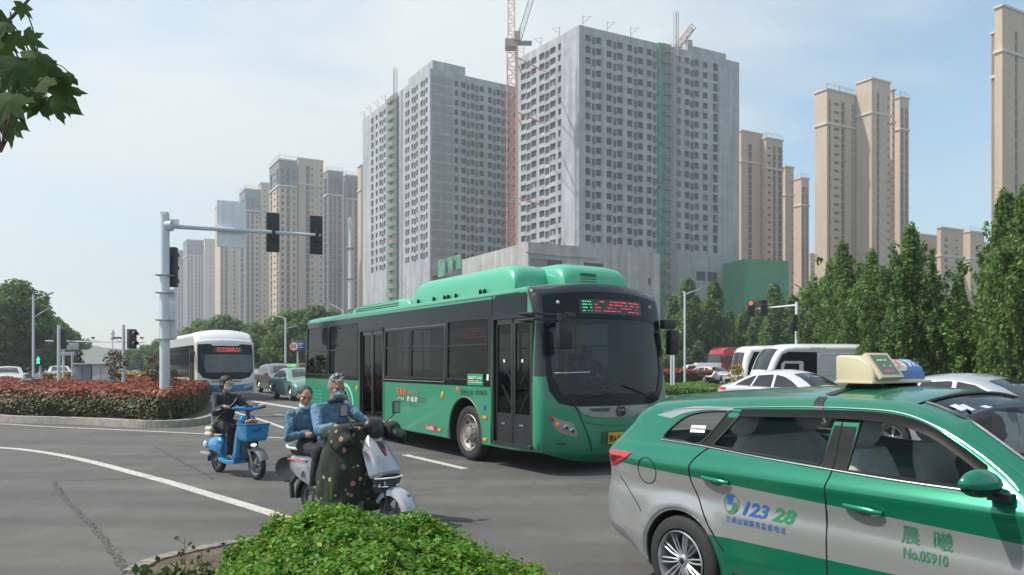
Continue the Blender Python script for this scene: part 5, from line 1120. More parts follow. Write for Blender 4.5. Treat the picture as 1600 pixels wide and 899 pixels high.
# LED dash rows as the photo shows them
def led_rows(fn, rows, w, m_, nm, par, seed, dens=.75, h=.011):
    rd = random.Random(seed); q = MB()
    for z in rows:
        x = 0
        while x < w:
            l = rd.choice((.015, .03, .05, .09)); l = min(l, w-x)
            if rd.random() < dens: q.face([fn(x, z), fn(x+l, z), fn(x+l, z+h), fn(x, z+h)])
            x += l+rd.choice((.012, .025, .05))
    q.build(nm, m_, par, smooth=0)
box_ = MB(); box_.box((.02, -1.14, 2.24), (1.16, .06, .24)); dx = box_.build('side_display', M_BLK, BT_, smooth=0)
led_rows(lambda x, z: Vector((-.52+x, -1.172, z)), (2.15, 2.20, 2.25, 2.30), 1.08, M_LEDR, 'red_led_rows', dx, 3)
# front: black mask with windscreen hole
ws = [(-.93, 2.37), (-.80, 2.40), (.80, 2.40), (.93, 2.37), (.93, 1.55), (.82, 1.24), (.6, 1.225), (-.6, 1.225), (-.82, 1.24), (-.93, 1.55)]
mk_ = [(-1, 2.70), (-1, 2.875), (-.6, 2.885), (.6, 2.885), (1, 2.875), (1, 2.70), (1, 1.45), (.97, 1.28), (.86, 1.10), (.68, 1.045), (0, 1.035), (-.68, 1.045), (-.86, 1.10), (-.97, 1.28), (-1, 1.50)]
fpatch('windscreen_mask', M_BK, mk_, holes=[ws], off=.006)
wsg = fpatch('windscreen', glass('windscreen_glass', (.30, .36, .38), 1.6), ws, off=-.006)

dp_ = fpatch('destination_display', mat('display_dark', (.035, .05, .052), .25, var=.1), [(-.50, 2.48), (-.50, 2.72), (.60, 2.72), (.60, 2.48)], off=.010)
led_rows(lambda x, z: bs.strip(PZ(z), -.46+x/1.15, .014), (2.52, 2.57, 2.62, 2.67), .17, M_LEDG, 'green_led_rows', dp_, 5, .9); led_rows(lambda x, z: bs.strip(PZ(z), -.27+x/1.15, .014), (2.52, 2.57, 2.62, 2.67), .95, M_LEDR, 'red_led_rows', dp_, 8, .72)
for v_ in (-.80, .82): q = MB(); q.ell(bs.strip(PZ(2.66), v_, .004), .03, 12, 8); q.build('clearance_lamp', mat('clear_lamp', (.45, .48, .5), .2), BT_)
# smile grille, badge, plate, lamps
fpatch('chrome_grille', mat('brushed_grille', (.30, .33, .32), .22, metal=.7, var=.2, vs=6), [(-.62, 1.03), (0, 1.028), (.62, 1.03), (.60, .955), (.40, .875), (0, .845), (-.40, .875), (-.55, .93)], off=.016)
fpatch('grille_inlay', mat('inlay_olive', (.06, .08, .04), .5, var=.4, vs=30), [(-.45, 1.005), (-.10, 1.005), (-.16, .95), (-.40, .955)], off=.019)
q = MB(); c_ = bs.strip(PZ(.945), .06, .03); q.lathe([(.085, 0), (.085, .012), (.001, .012)], c_, 'X', 24); bd = q.build('round_badge', M_BLK, BT_)
q = MB()
for r_ in (.03, .05, .07): q.tube([c_+Vector((.016, r_*math.cos(a), -.01+r_*.75*math.sin(a))) for a in np.linspace(.3, 2.6, 12)], .006, 5)
q.tube([c_+Vector((.016, .082*math.cos(a), .082*math.sin(a))) for a in np.linspace(0, 2*PI, 28)], .005, 5); q.build('badge_emblem', M_CHROME, bd)
fpatch('plate_recess', mat('recess_green', (.01, .12, .07), .5), [(-.26, .47), (-.26, .65), (.34, .65), (.34, .47)], off=.008)
pl = MB(); pv_ = [bs.strip(PZ(z), v, .03) for v, z in ((-.16, .485), (.23, .485), (.23, .625), (-.16, .625))]; pl.face(pv_); pl.box((sum(p.x for p in pv_)/4-.008, sum(p.y for p in pv_)/4, .555), (.012, .445, .14)); plo = pl.build('licence_plate', M_PLATEY, BT_, smooth=0)
write('lettering', '豫A·8096H', .105, lambda a, b_: bs.strip(PZ(.515+b_), -.15+a/1.15, .036), M_INK, plo, bold=.01, sx=.80)
q = MB()
for poly in ([(-.60, 1.06), (-.70, .86), (-.50, .34)], [(.60, 1.06), (.70, .86), (.50, .34)]): pass
for s0 in (-1, 1):
    q = MB(); q.tube([bs.strip(PZ(z), s0*v, .008) for v, z in CR([(.66, 1.08), (.60, .95), (.50, .70), (.42, .50), (.36, .36)], 4)], .007, 4); q.build('panel_seam', M_UNDER, BT_)
q = MB(); q.tube([bs.strip(PZ(z), v, .008) for v, z in CR([(-.50, .80), (-.3, .755), (0, .735), (.3, .755), (.50, .80)], 6)], .006, 4); q.build('panel_seam', M_DKG, BT_)
q = MB(); q.tube([bs.strip(PZ(z), v, .008) for v, z in CR([(-.30, .42), (-.2, .45), (.25, .455), (.35, .43)], 5)], .010, 4); q.build('bumper_lip', M_DKG, BT_)
for s0 in (-1, 1):
    hp = [(s0*v, z) for v, z in ((.985, .92), (.82, .84), (.68, .80), (.60, .62), (.66, .585), (.85, .65), (.93, .74))]
    hl = fpatch('headlamp', mat('headlamp_silver', (.34, .35, .34), .25, metal=.5), hp, off=.008)
    for v_, z_, r_, m_ in ((.87, .775, .045, M_AMBER), (.775, .73, .05, M_CHROME), (.69, .68, .05, M_CHROME)):
        q = MB(); c_ = bs.strip(PZ(z_), s0*v_, .012); q.ell(c_, (.018, r_, r_), 16, 10); lo_ = q.build('lamp_bowl', m_, hl)
        if m_ is M_CHROME: q = MB(); q.ell(c_+Vector((.012, 0, 0)), (.014, r_*.6, r_*.6), 14, 8); q.build('lamp_lens', M_GLD, hl)
    rd_ = fpatch('corner_reflector', M_LAMPR, [(s0*.985, .915), (s0*.93, .875), (s0*.93, .80), (s0*.97, .83)], off=.011)
    q = MB(); c_ = bs.strip(PZ(.50), s0*.80, .004); q.ell(c_, (.014, .11, .045), 18, 8); q.build('fog_lamp', mat('fog_recess', (.01, .10, .06), .25, coat=.5), BT_)
    # wipers
    q = MB(); a0 = bs.strip(PZ(1.12), s0*.70, .03); a1 = bs.strip(PZ(1.34 if s0 > 0 else 1.24), s0*.12 if s0 > 0 else -.10, .035); q.tube([a0, a1], .012, 5); q.tube([a1+(a0-a1)*.0, a1+(a0-a1)*.75+Vector((.01, 0, .02))], .010, 4); q.build('wiper', M_BLK, BT_)
# mirrors
q = MB(); q.tube([(1.92, -1.27, 2.42), (2.05, -1.60, 2.44), (2.45, -1.62, 2.43), (2.60, -1.28, 2.40)], .018, 6); q.tube([(1.92, -1.27, 2.33), (2.05, -1.58, 2.34), (2.45, -1.60, 2.34), (2.60, -1.28, 2.33)], .018, 6); q.box((2.6, -1.2, 2.38), (.1, .12, .1)); q.box((2.58, -1.04, 2.42), (.07, .24, .06), .5)
ma = q.build('mirror_arm', M_BLK, BT_); q = MB(); q.box((2.60, -1.16, 2.11), (.10, .27, .40)); q.build('mirror_housing', M_BLK, ma, bevel=.04)
q = MB(); q.box((2.1, 1.40, 2.36), (.12, .28, .16)); ma = q.build('mirror_arm', M_BLK, BT_, bevel=.03); q = MB(); q.box((2.15, 1.46, 2.05), (.14, .2, .42)); q.build('mirror_housing', M_BLK, ma, bevel=.04)
q = MB(); q.tube([bs.strip(PZ(1.56), -.90, .012), bs.strip(PZ(1.56), -.42, .012)], .008, 4); q.build('sun_strip', mat('pale_rail', (.62, .62, .6), .35, metal=.3), wsg)
# roof housings
def pod(nm, x0, x1, y0, y1, z0, z1, rnd, m_, nose=.4):
    q = MB(); rg = []; xs = [(0, .55), (.02, .72), (.06, .88), (.12, .96), (.2, 1), (.8, 1), (.88, .96), (.94, .88), (.98, .72), (1, .50)]
    for k, s_ in xs:
        L_ = x1-x0; kk = (k/.2)*min(nose, L_*.2) if k <= .2 else L_-((1-k)/.2)*min(nose, L_*.2) if k >= .8 else 0
        x = x0+kk; h = (z1-z0)*s_; ring = []
        for i in range(25):
            a = PI*i/24; c, s2 = math.cos(a), math.sin(a); ring.append(Vector((x, (y0+y1)/2+(y1-y0)/2*(abs(c)**rnd)*(1 if c > 0 else -1)*(.9+.1*s_), z0+h*(s2**rnd))))
        rg.append(ring)
    q.loft(rg); return q.build(nm, m_, BT_, smooth=50)
pa = pod('roof_housing', -2.95, .95, -.98, -.05, 2.86, 3.40, .5, M_BG2, .5); pb = pod('roof_housing', -2.2, 1.40, -.3, 1.18, 2.86, 3.42, .38, M_BG2, .5); pc = pod('roof_housing', -6.4, -3.1, -.98, .9, 2.86, 3.13, .4, M_BG2, .5)
q = MB()
for i in range(3): q.tube([(-6.1, -.99+.03*i*0-.0, 2.95+.05*i), (-3.6, -.99, 2.95+.05*i)], .008, 4)
q.build('housing_groove', M_DKG, pc)
q = MB()
for i in range(4): q.box((1.385, .25, 3.08+.045*i), (.03, .34, .02))
q.build('vent_slats', M_DKG, pb)
q = MB(); q.tube([(-2.75, -.96+.0, 2.93), (-2.75, -.93, 3.15), (-2.75, -.75, 3.34)], .006, 4); q.build('housing_seam', M_UNDER, pa)
for x in (-2.6, -1.9, -1.45, -1.3, -1.0, -.1, 0.05): q = MB(); q.box((x, -1.0, 2.96), (.05, .03, .07)); q.tube([(x, -1.02, 2.93), (x+.05, -1.03, 3.0)], .012, 5); q.build('latch', M_BLK, pa)
q = MB(); q.ell((1.62, .1, 2.90), (.25, .45, .10), 20, 10); q.build('roof_beacon_cap', mat('tan_cap', (.45, .33, .20), .5), BT_)
# interior
M_INT = mat('bus_interior', (.10, .11, .115), .7); q = MB(); q.box((-3.4, 0, .52), (10.8, 2.3, .1)); q.build('floor', M_INT, BT_, smooth=0)
q = MB(); q.box((-3.4, 0, 2.74), (10.6, 2.2, .05)); q.build('ceiling', M_INT, BT_, smooth=0)
def bseat(x, y):
    q = MB(); q.box((x, y, .98), (.42, .42, .08)); q.box((x-.2, y, 1.25), (.07, .42, .55)); q.box((x, y, .74), (.1, .1, .4)); return q.build('seat', mat('bus_seat_blue', (.05, .12, .22), .6), BT_, smooth=40, bevel=.02)
for x in (-8.3, -7.5, -6.7, -5.9, -3.2, -2.4, -1.6, -.8): bseat(x, .85); 
for x in (-8.3, -7.5, -6.7, -5.9): bseat(x, -.85)
for x in (-3.0, -1.8, -.7): bseat(x, -.85)
for x, y in ((-4.9, -.9), (-3.6, -.9), (-2.3, .5), (-.7, -.55), (.7, -.85), (.7, .5)): q = MB(); q.cyl((x, y, .55), (x, y, 2.72), .018, n=8); q.build('grab_pole', mat('yellow_pole', (.55, .42, .06), .4), BT_)
q = MB(); q.box((1.75, .1, 1.0), (.45, 2.2, .5)); q.build('dashboard', M_BLK, BT_, bevel=.06)
q = MB(); q.lathe([(.21, -.018), (.23, 0), (.21, .018), (.19, 0), (.21, -.018)], (0, 0, 0), 'Z', 24); q.cyl((-.2, 0, 0), (.2, 0, 0), .012); o = q.build('steering_wheel', M_BLK, BT_); o.location = (1.48, .62, 1.36); o.rotation_euler = (0, R(-25), 0)
q = MB(); q.box((.88, .62, 1.1), (.5, .5, .12)); q.box((.66, .62, 1.5), (.12, .48, .75)); q.build('driver_seat', M_BLK, BT_, bevel=.04)
# ---------------- white and blue bus behind the hedge
M_WB = paint('bus_white', (.66, .67, .66), .35, .0); M_BB = paint('bus_blue', (.01, .20, .42), .35, .1)
u2 = u_dir(60); v2 = Vector((-u2.y, u2.x, 0)); W0 = Vector((-14.0, 34.0, 0))+v2*1.25
WT_ = thing('city_bus', 'white city bus with blue bumper and black glass front behind the red hedge', 'bus', W0, math.atan2(u2.y, u2.x))
pr = [(-11.9, .4), (-12, 1.0), (-12, 2.5), (-11.9, 2.95), (-11.6, 3.08), (-8, 3.1), (-3, 3.1), (-.9, 3.12), (-.45, 3.04), (-.12, 2.75), (.0, 2.3), (.10, 1.6), (.16, 1.0), (.14, .6), (.05, .38)]
prs = CR(pr, 5); out = [(x, z)+((.26, .22, .12) if z > 2.7 else (.10, .07, .16)) for x, z in prs]; FX = -2.7; RX2 = -8.9
def arch2(cx): return [(cx+.57*math.cos(a), .50+.58*math.sin(a)) for a in np.linspace(-.2, PI+.2, 15)]
out += [(x, z, .03, .02, 0) for x, z in arch2(FX)+arch2(RX2)]; ws2 = Shell(out, lambda x, z: 1.26); pe = ws2.cum[len(prs)-1]
body = ws2.body((), .3, 0, strips=[(pe, ws2.cum[-1], 1)], nv=12); body.build('body', [M_WB, M_UNDER], WT_, smooth=50)
PZ2 = lambda z: ws2.pat(.3, z)
def f2(nm, m_, poly, off=.01, par=None): q = MB(); v, f = ws2.spatch([(PZ2(z), v) for v, z in poly], off, .12); q.add(v, f); return q.build(nm, m_, par or WT_, smooth=60)
def s2(nm, m_, poly, off=.006, sg=-1): q = MB(); v, f = ws2.patch(poly, sg, off, .3); q.add(v, f); return q.build(nm, m_, WT_, smooth=60)
for sg in (-1, 1):
    s2('window_band', M_BK, [(-11.7, .95 if sg > 0 else .95), (-11.7, 2.5), (-.55, 2.52), (-.3, 2.4), (-.3, .5), (-1.6, .5), (-1.6, 1.05)] if sg < 0 else [(-11.7, 1.0), (-11.7, 2.5), (-.4, 2.5), (-.4, 1.0)], sg=sg)
    s2('skirt_stripe', M_BB if sg > 0 else mat('lime_panel', (.10, .38, .06), .5), [(-11.6, .5), (-11.6, .85), (-9.7, .85), (-9.7, .5)] if sg < 0 else [(-11.6, .42), (-11.6, .75), (-.4, .75), (-.4, .42)], sg=sg)
    for cx in (FX, RX2): wheel(WT_, cx, sg*1.09, .485, .28, sg, 'truck')
s2('green_emblem', mat('leaf_green_print', (.05, .35, .10), .5), [(-2.5+.28*math.cos(a), .9+.2*math.sin(a)) for a in np.linspace(0, PI, 12)], .008)
for x in (-1.5, -.95, -.4): q = MB(); q.box(ws2.side(x, 1.45, -1, .01), (.04, .03, 1.9)); q.build('door_frame', mat('grey_frame', (.2, .2, .2), .5), WT_)
f2('windscreen_mask', M_BK, [(-1, 2.35), (-.98, 2.62), (-.55, 2.62), (-.45, 2.52), (.45, 2.52), (.55, 2.62), (.98, 2.62), (1, 2.35), (1, 1.35), (.84, 1.08), (.55, .98), (-.55, .98), (-.84, 1.08), (-1, 1.35)])
wg = f2('windscreen', mat('screen_reflection_glass', (.05, .065, .07), .05, var=.5, vs=1.2, spec=.9), [(-.88, 2.12), (.96, 2.12), (.96, 1.30), (-.72, 1.30)], .014)
dd = f2('destination_display', mat('display_dark', (.035, .05, .052), .25, var=.1), [(-.45, 2.22), (-.45, 2.45), (.6, 2.45), (.6, 2.22)], .014)
led_rows(lambda x, z: ws2.strip(PZ2(z), -.32+x/1.2, .02), (2.25, 2.29, 2.33, 2.37, 2.41), 1.0, M_LEDR, 'red_led_rows', dd, 4, .85, .02)
f2('bumper', M_BB, [(-.99, .39), (.99, .39), (.99, .80), (.55, .74), (0, .70), (-.55, .74), (-.99, .80)], .01); f2('grille_line', mat('grey_frame', (.2, .2, .2), .5), [(-.6, .93), (.6, .93), (.5, .86), (-.5, .86)], .012)
for s0 in (-1, 1): f2('headlamp', M_LAMPW, [(s0*.97, .84), (s0*.62, .64), (s0*.66, .55), (s0*.97, .66)], .015)
for s0 in (-1, 1): q = MB(); q.box((-.05, s0*1.42, 1.95), (.16, .18, .42)); q.box((-.2, s0*1.3, 2.2), (.3, .2, .06)); q.build('side_mirror', M_BLK, WT_, bevel=.03)
q = MB(); q.box((-.6, -1.29, 2.06), (.3, .03, .1)); q.build('side_route_lamp', M_LEDR, WT_)
# ---------------- white box van, small truck, red lorry
def vp_dir(p, px): return (Vector(((px-800)/F, 1, 0))).normalized()
VT = thing('panel_van', 'big white windowless van with black cab glass, under the trees behind the saloon', 'van', (13.1, 35.5, 0), R(180)+math.atan2(.35, 1)*0+R(8))
pr = [(-5.2, .45), (-5.3, 1.2), (-5.3, 2.35), (-5.15, 2.58), (-4, 2.64), (-1, 2.64), (.6, 2.62), (1.2, 2.5), (1.55, 2.15), (1.85, 1.5), (2.0, 1.1), (2.02, .7), (1.95, .42)]
prs = CR(pr, 5); out = [(x, z, .16, .16, .10) for x, z in prs]; out += [(x, z, .03, .02, 0) for x, z in [(.85+.42*math.cos(a), .36+.44*math.sin(a)) for a in np.linspace(0, PI, 12)]+[(-3.4+.42*math.cos(a), .36+.44*math.sin(a)) for a in np.linspace(0, PI, 12)]]
vs_ = Shell(out, lambda x, z: 1.05); vb = vs_.body((), .3, 0, strips=[(vs_.cum[len(prs)-1], vs_.cum[-1], 1)]); vb.build('body', [M_WHITE, M_UNDER], VT, smooth=50)
for sg in (-1, 1):
    def s3(nm, m_, poly, off=.006): q = MB(); v, f = vs_.patch(poly, sg, off, .3); q.add(v, f); return q.build(nm, m_, VT, smooth=60)
    s3('cab_glass', M_BK, [(-.55, 1.30), (-.55, 2.32), (.9, 2.34), (1.25, 2.2), (1.75, 1.25), (1.75, 1.0), (.2, 1.0), (.2, 1.3)])
    d_ = s3('cab_door', M_WHITE, [(.15, .5), (.15, 1.85), (.25, 1.9), (1.15, 1.9), (1.3, 1.75), (1.3, .5)], .012); q = MB(); v, f = vs_.patch([(.38, 1.0), (.38, 1.78), (1.1, 1.78), (1.25, 1.1)], sg, .018, .3); q.add(v, f); q.build('door_window', M_GLD, d_)
    for a, c in ((-1.75, -.65), (-3.5, -1.85), (-5.1, -3.6)): q = MB(); q.tube([vs_.side(x, z, sg, .004) for x, z in rrect(a, 1.2, c, 2.25, .08)+[rrect(a, 1.2, c, 2.25, .08)[0]]], .015, 4); q.build('panel_pressing', mat('pressing_grey', (.45, .46, .47), .5), VT)
    for x in (.85, -3.4): wheel(VT, x, sg*.92, .36, .22, sg, 'five')
q = MB(); p0, p1 = vs_.pat(1.3, 2.42), vs_.pat(1.88, 1.45); v, f = vs_.spatch([(min(p0, p1), -.9), (min(p0, p1), .9), (max(p0, p1), .9), (max(p0, p1), -.9)], .006, .15); q.add(v, f); q.build('windscreen', M_GLD, VT, smooth=60)
write('roof_lettering', '客货运输 专用', .13, lambda a, b_: Vector((-.2-a, 1.062, 2.47+b_*.8)), mat('faded_blue_print', (.3, .34, .4), .6), VT, bold=.01)
VT.scale = (.93, .93, .95)
MV = thing('minibus', 'minibus with white rounded roof edge and dark windows, mostly hidden behind the white van', 'minibus', (14.1, 41.5, 0), R(183))
pr = [(-5, .5), (-5.1, 2.0), (-4.9, 2.5), (-2, 2.56), (1.2, 2.54), (1.75, 2.35), (1.95, 1.6), (2.0, .8), (1.9, .45)]; prs = CR(pr, 5); out = [(x, z, .2, .2, .1) for x, z in prs]+[(x, z, .03, .02, 0) for x, z in [(.9+.42*math.cos(a), .4+.44*math.sin(a)) for a in np.linspace(0, PI, 10)]+[(-3+.42*math.cos(a), .4+.44*math.sin(a)) for a in np.linspace(0, PI, 10)]]
mv = Shell(out, lambda x, z: 1.1); q = mv.body((), .3, 0, strips=[(mv.cum[len(prs)-1], mv.cum[-1], 1)]); q.build('body', [M_WHITE, M_UNDER], MV, smooth=50)
for sg in (-1, 1):
    q = MB(); v, f = mv.patch([(-4.9, 1.0), (-4.9, 2.25), (1.45, 2.3), (1.75, 1.6), (1.8, .95)], sg, .006, .3); q.add(v, f); q.build('window_band', M_BK, MV, smooth=60)
    q = MB(); v, f = mv.patch([(-4.9, .55), (-4.9, .9), (1.8, .85), (1.8, .55), (1.4, .55), (.9, .9), (.4, .55), (-2.5, .55), (-3, .9), (-3.5, .55)], sg, .006, .3); q.add(v, f); q.build('skirt', paint('mint_skirt', (.2, .42, .3)), MV, smooth=60)
    for x in (.9, -3): wheel(MV, x, sg*.95, .38, .22, sg, 'five')
q = MB(); p0, p1 = mv.pat(1.8, 2.25), mv.pat(1.98, 1.1); v, f = mv.spatch([(min(p0, p1), -.88), (min(p0, p1), .88), (max(p0, p1), .88), (max(p0, p1), -.88)], .006, .15); q.add(v, f); q.build('windscreen', M_GLD, MV, smooth=60)
M_RT = paint('lorry_red', (.45, .02, .03)); LT = thing('lorry', 'red lorry cab with white lettering seen beyond the median hedge', 'lorry', (20.9, 76, 0), R(200))
q = MB(); q.loft([[Vector((x, y, z)) for x, z in ((-1.1, .7), (1.0, .7), (1.15, 1.3), (1.05, 1.9), (.75, 3.0), (.3, 3.25), (-1.1, 3.3))] for y in (-1.2, 1.2)]); q.build('cab', M_RT, LT, bevel=.06)
for sg in (-1, 1):
    q = MB(); q.prism([(-.3, sg*1.205, 1.7), (.75, sg*1.205, 1.65), (.65, sg*1.205, 2.4), (-.3, sg*1.205, 2.45)], (0, sg*.01, 0)); q.build('door_window', M_GLD, LT, smooth=0)
    for x in (.1, -4.5): wheel(LT, x, sg*1.0, .5, .3, sg, 'truck')
    q = MB(); q.box((1.05, sg*1.3, 2.1), (.15, .2, .6)); q.build('side_mirror', M_BLK, LT)
q = MB(); q.prism([(1.17, -1.05, 1.75), (1.17, 1.05, 1.75), (.93, 1.05, 2.6), (.93, -1.05, 2.6)], (.02, 0, .01)); q.build('windscreen', M_GLD, LT, smooth=0)
q = MB(); q.box((-3.6, 0, .95), (5, 1.0, .25)); q.build('chassis', M_UNDER, LT); write('lettering', '货运', .4, lambda a, b_: Vector((-.2-a, 1.212, 2.75+b_*.7)), M_WTP, LT)
KT = thing('pickup_truck', 'small white box-backed truck parked beyond the median hedge, left of the red lorry', 'truck', (17.9, 74, 0), R(178))
q = MB(); q.box((-.9, 0, 1.15), (2.3, 1.6, 1.2)); q.build('cargo_box', M_WHITE, KT, bevel=.03); q = MB(); q.loft([[Vector((x, y, z)) for x, z in ((.25, .45), (1.9, .45), (1.95, .9), (1.5, 1.0), (1.1, 1.55), (.25, 1.6))] for y in (-.78, .78)]); q.build('cab', M_WHITE, KT, bevel=.05)
for sg in (-1, 1):
    q = MB(); q.prism([(.4, sg*.785, 1.0), (1.3, sg*.785, 1.0), (1.0, sg*.785, 1.45), (.4, sg*.785, 1.48)], (0, sg*.01, 0)); q.build('door_window', M_GLD, KT, smooth=0)
    for x in (1.2, -1.3): wheel(KT, x, sg*.7, .3, .18, sg, 'five')
# ============================================================ PEOPLE AND SCOOTERS
M_SKIN = mat('skin', (.42, .24, .16), .55, var=.08, vs=12); M_SKIN2 = mat('weathered_skin', (.33, .18, .115), .6, var=.1, vs=14); M_HAIRB = mat('black_hair', (.018, .016, .016), .5, var=.4, vs=30, bump=.6, bs=90); M_HAIRG = mat('grey_hair', (.26, .26, .265), .7, var=.4, vs=40, bump=.5, bs=80)
M_EYE = mat('dark_eye', (.02, .015, .012), .2, var=0); M_LIP = mat('lip', (.34, .13, .11), .5, var=.05)
def fmat(yaw=0, pitch=0, roll=0): return Matrix.Rotation(R(yaw), 3, 'Z')@Matrix.Rotation(R(pitch), 3, 'Y')@Matrix.Rotation(R(roll), 3, 'X')
def head_parts(c, M, k=1.0):
    c = Vector(c); L_ = lambda x, y, z: c+M@Vector((x*k, y*k, z*k))
    e = [(L_(-.012, 0, .03), (.094*k, .074*k, .088*k), M), (L_(.022, 0, -.035), (.064*k, .058*k, .078*k), M), (L_(.058, 0, -.078), (.028*k, .030*k, .024*k), M), (L_(.088, 0, -.012), (.018*k, .013*k, .028*k), M), (L_(.094, 0, -.026), (.017*k, .016*k, .012*k), M), (L_(.070, 0, .030), (.018*k, .052*k, .012*k), M), (L_(.078, 0, -.055), (.014*k, .026*k, .010*k), M), (L_(.05, .042, -.02), (.03*k, .022*k, .025*k), M), (L_(.05, -.042, -.02), (.03*k, .022*k, .025*k), M)]
    for s_ in (-1, 1): e.append((L_(-.005, s_*.078, -.005), (.018*k, .010*k, .032*k), M))
    return e
def hand(g, d, side, bar=Vector((0, 1, 0)), curl=1):
    """gripping hand: palm behind the bar, four unequal fingers over it, thumb under; d = forward"""
    g = Vector(g); up = Vector((0, 0, 1)); segs = []; ells = []
    pc = g-d*.035+up*.022; Mx = Matrix((d, bar, up)).transposed(); ells.append((pc, (.044, .040, .017), Mx))
    for k, (o, l) in enumerate(((-.030, .9), (-.010, 1.05), (.011, 1.0), (.031, .8))):
        o *= side; b0 = pc+bar*o+d*.03+up*.006; b1 = g+bar*o+d*.026*l+up*.024; b2 = g+bar*o+d*.034*l-up*.006; b3 = g+bar*o+d*.012-up*.024*l
        segs += [(b0, .0085, b1, .0082), (b1, .0082, b2, .0078), (b2, .0078, b3, .007)]
    t0 = pc-bar*.034*side; segs += [(t0, .011, g-bar*.046*side+d*.004-up*.004, .0095), (g-bar*.046*side+d*.004-up*.004, .0095, g-bar*.030*side+d*.022-up*.020, .008)]
    return segs, ells, pc-d*.045
def face_bits(o, c, M, k=1.0, mouth=True, brows=True, bm_=None):
    c = Vector(c); L_ = lambda x, y, z: c+M@Vector((x*k, y*k, z*k))
    for s_ in (-1, 1):
        q = MB(); q.ell(L_(.077, s_*.030, .004), (.008*k, .013*k, .0055*k), 10, 6, M=M); q.build('eye', M_EYE, o)
        if brows: q = MB(); q.tube([L_(.084, s_*.014, .024), L_(.086, s_*.030, .029), L_(.076, s_*.047, .024)], [.003, .0038, .002], 5); q.build('eyebrow', bm_ or M_HAIRB, o)
    if mouth: q = MB(); q.tube([L_(.079, -.022, -.056), L_(.092, 0, -.055), L_(.079, .022, -.056)], [.002, .0052, .002], 6, flat=.8); q.build('mouth', M_LIP, o)
# ------------------------------------------------ blue electric scooter and rider
def place(name_loc, hd): return (name_loc[0], name_loc[1], 0), math.atan2(hd[1], hd[0])
M_SB = paint('scooter_blue', (.01, .235, .50), .3, .05); M_SGR = mat('scooter_grey', (.14, .145, .15), .5)
def swheel(t, x, r, w, rmat, y=0):
    q = MB(); q.lathe([(r*.68, -w*.4), (r*.8, -w*.5), (r*.95, -w*.35), (r, 0), (r*.95, w*.35), (r*.8, w*.5), (r*.68, w*.4)], (0, 0, 0), 'Y', 32); o = q.build('wheel', M_TYRE, t, smooth=50); o.location = (x, y, r)
    q = MB(); q.lathe([(r*.70, -w*.38), (r*.70, w*.38), (r*.62, w*.3), (r*.62, -w*.3), (r*.70, -w*.38)], (0, 0, 0), 'Y', 32); q.cyl((0, -w*.6, 0), (0, w*.6, 0), r*.16, n=12)
    for k in range(5): a = 2*PI*k/5; q.tube([(r*.12*math.cos(a), 0, r*.12*math.sin(a)), (r*.66*math.cos(a+.2), 0, r*.66*math.sin(a+.2))], [.018, .012], 6)
    q.build('rim', rmat, o); return o
Lc, rz = place((-4.58, 12.0), (.74, -.67)); SC = thing('electric_scooter', 'bright blue electric scooter with square front basket, ridden by the woman in black', 'scooter', Lc, rz)
swheel(SC, 0, .195, .09, M_SGR); swheel(SC, 1.15, .21, .09, M_SGR)
q = MB(); rg = []      # front leg shield column
for z, x, hw, dp in ((.24, .62, .13, .16), (.30, .76, .15, .10), (.45, .83, .165, .07), (.65, .86, .165, .07), (.84, .88, .15, .07), (.93, .88, .09, .06)): rg.append([Vector((x+a*dp, b*hw, z)) for a, b in ((-.5, -1), (.2, -1), (.5, -.7), (.5, .7), (.2, 1), (-.5, 1))])
q.loft(rg); q.build('leg_shield', M_SB, SC, smooth=40, bevel=.012)
q = MB(); rg = [[Vector((x, b*hw, z+a*.03)) for a, b in ((-1, -1), (1, -1), (1, 1), (-1, 1))] for x, hw, z in ((.22, .13, .24), (.45, .145, .215), (.72, .14, .23))]; q.loft(rg); q.build('foot_board', M_SB, SC, smooth=30, bevel=.012)
q = MB(); rg = []
for x, hw, z0, z1 in ((-.26, .06, .36, .46), (-.18, .115, .32, .52), (-.02, .14, .30, .56), (.14, .13, .26, .60), (.26, .11, .22, .52)): rg.append([Vector((x, hw*math.cos(a), (z0+z1)/2+(z1-z0)/2*math.sin(a))) for a in np.linspace(0, 2*PI, 14, endpoint=False)])
q.loft(rg); q.build('rear_body', M_SB, SC, smooth=60)
q = MB(); q.tube([(-.235+.0*i, 0, 0) for i in range(1)]+[(.255*math.cos(a), 0, .195+.255*math.sin(a)) for a in np.linspace(PI*1.02, PI*.25, 10)], .05, 8, flat=.5) if False else q.loft([[Vector(((.235+o)*math.cos(a), y, .195+(.235+o)*math.sin(a))) for y, o in ((-.07, -.01), (-.05, .02), (.05, .02), (.07, -.01))] for a in np.linspace(PI*1.05, PI*.3, 12)], 0, False, False); q.build('rear_mudguard', M_SB, SC)
q = MB(); q.ell((-.20, -.12, .43), (.05, .03, .06), 12, 8); q.build('indicator_lamp', mat('pale_lamp', (.55, .6, .62), .2), SC); q = MB(); q.box((-.12, -.15, .30), (.30, .05, .05)); q.build('side_guard', mat('guard_grey', (.3, .31, .32), .5), SC, bevel=.015)
q = MB(); q.tube([(.12, 0, .5), (.16, 0, .64)], .03, 8); q.build('seat_post', M_SGR, SC); sblob = blob('seat', [((.0, 0, .675), .075, (.30, 0, .67), .06), ((-.02, .06, .67), .06, (.1, .06, .67), .06), ((-.02, -.06, .67), .06, (.1, -.06, .67), .06)], .012, mat('seat_vinyl', (.02, .02, .022), .5), SC)
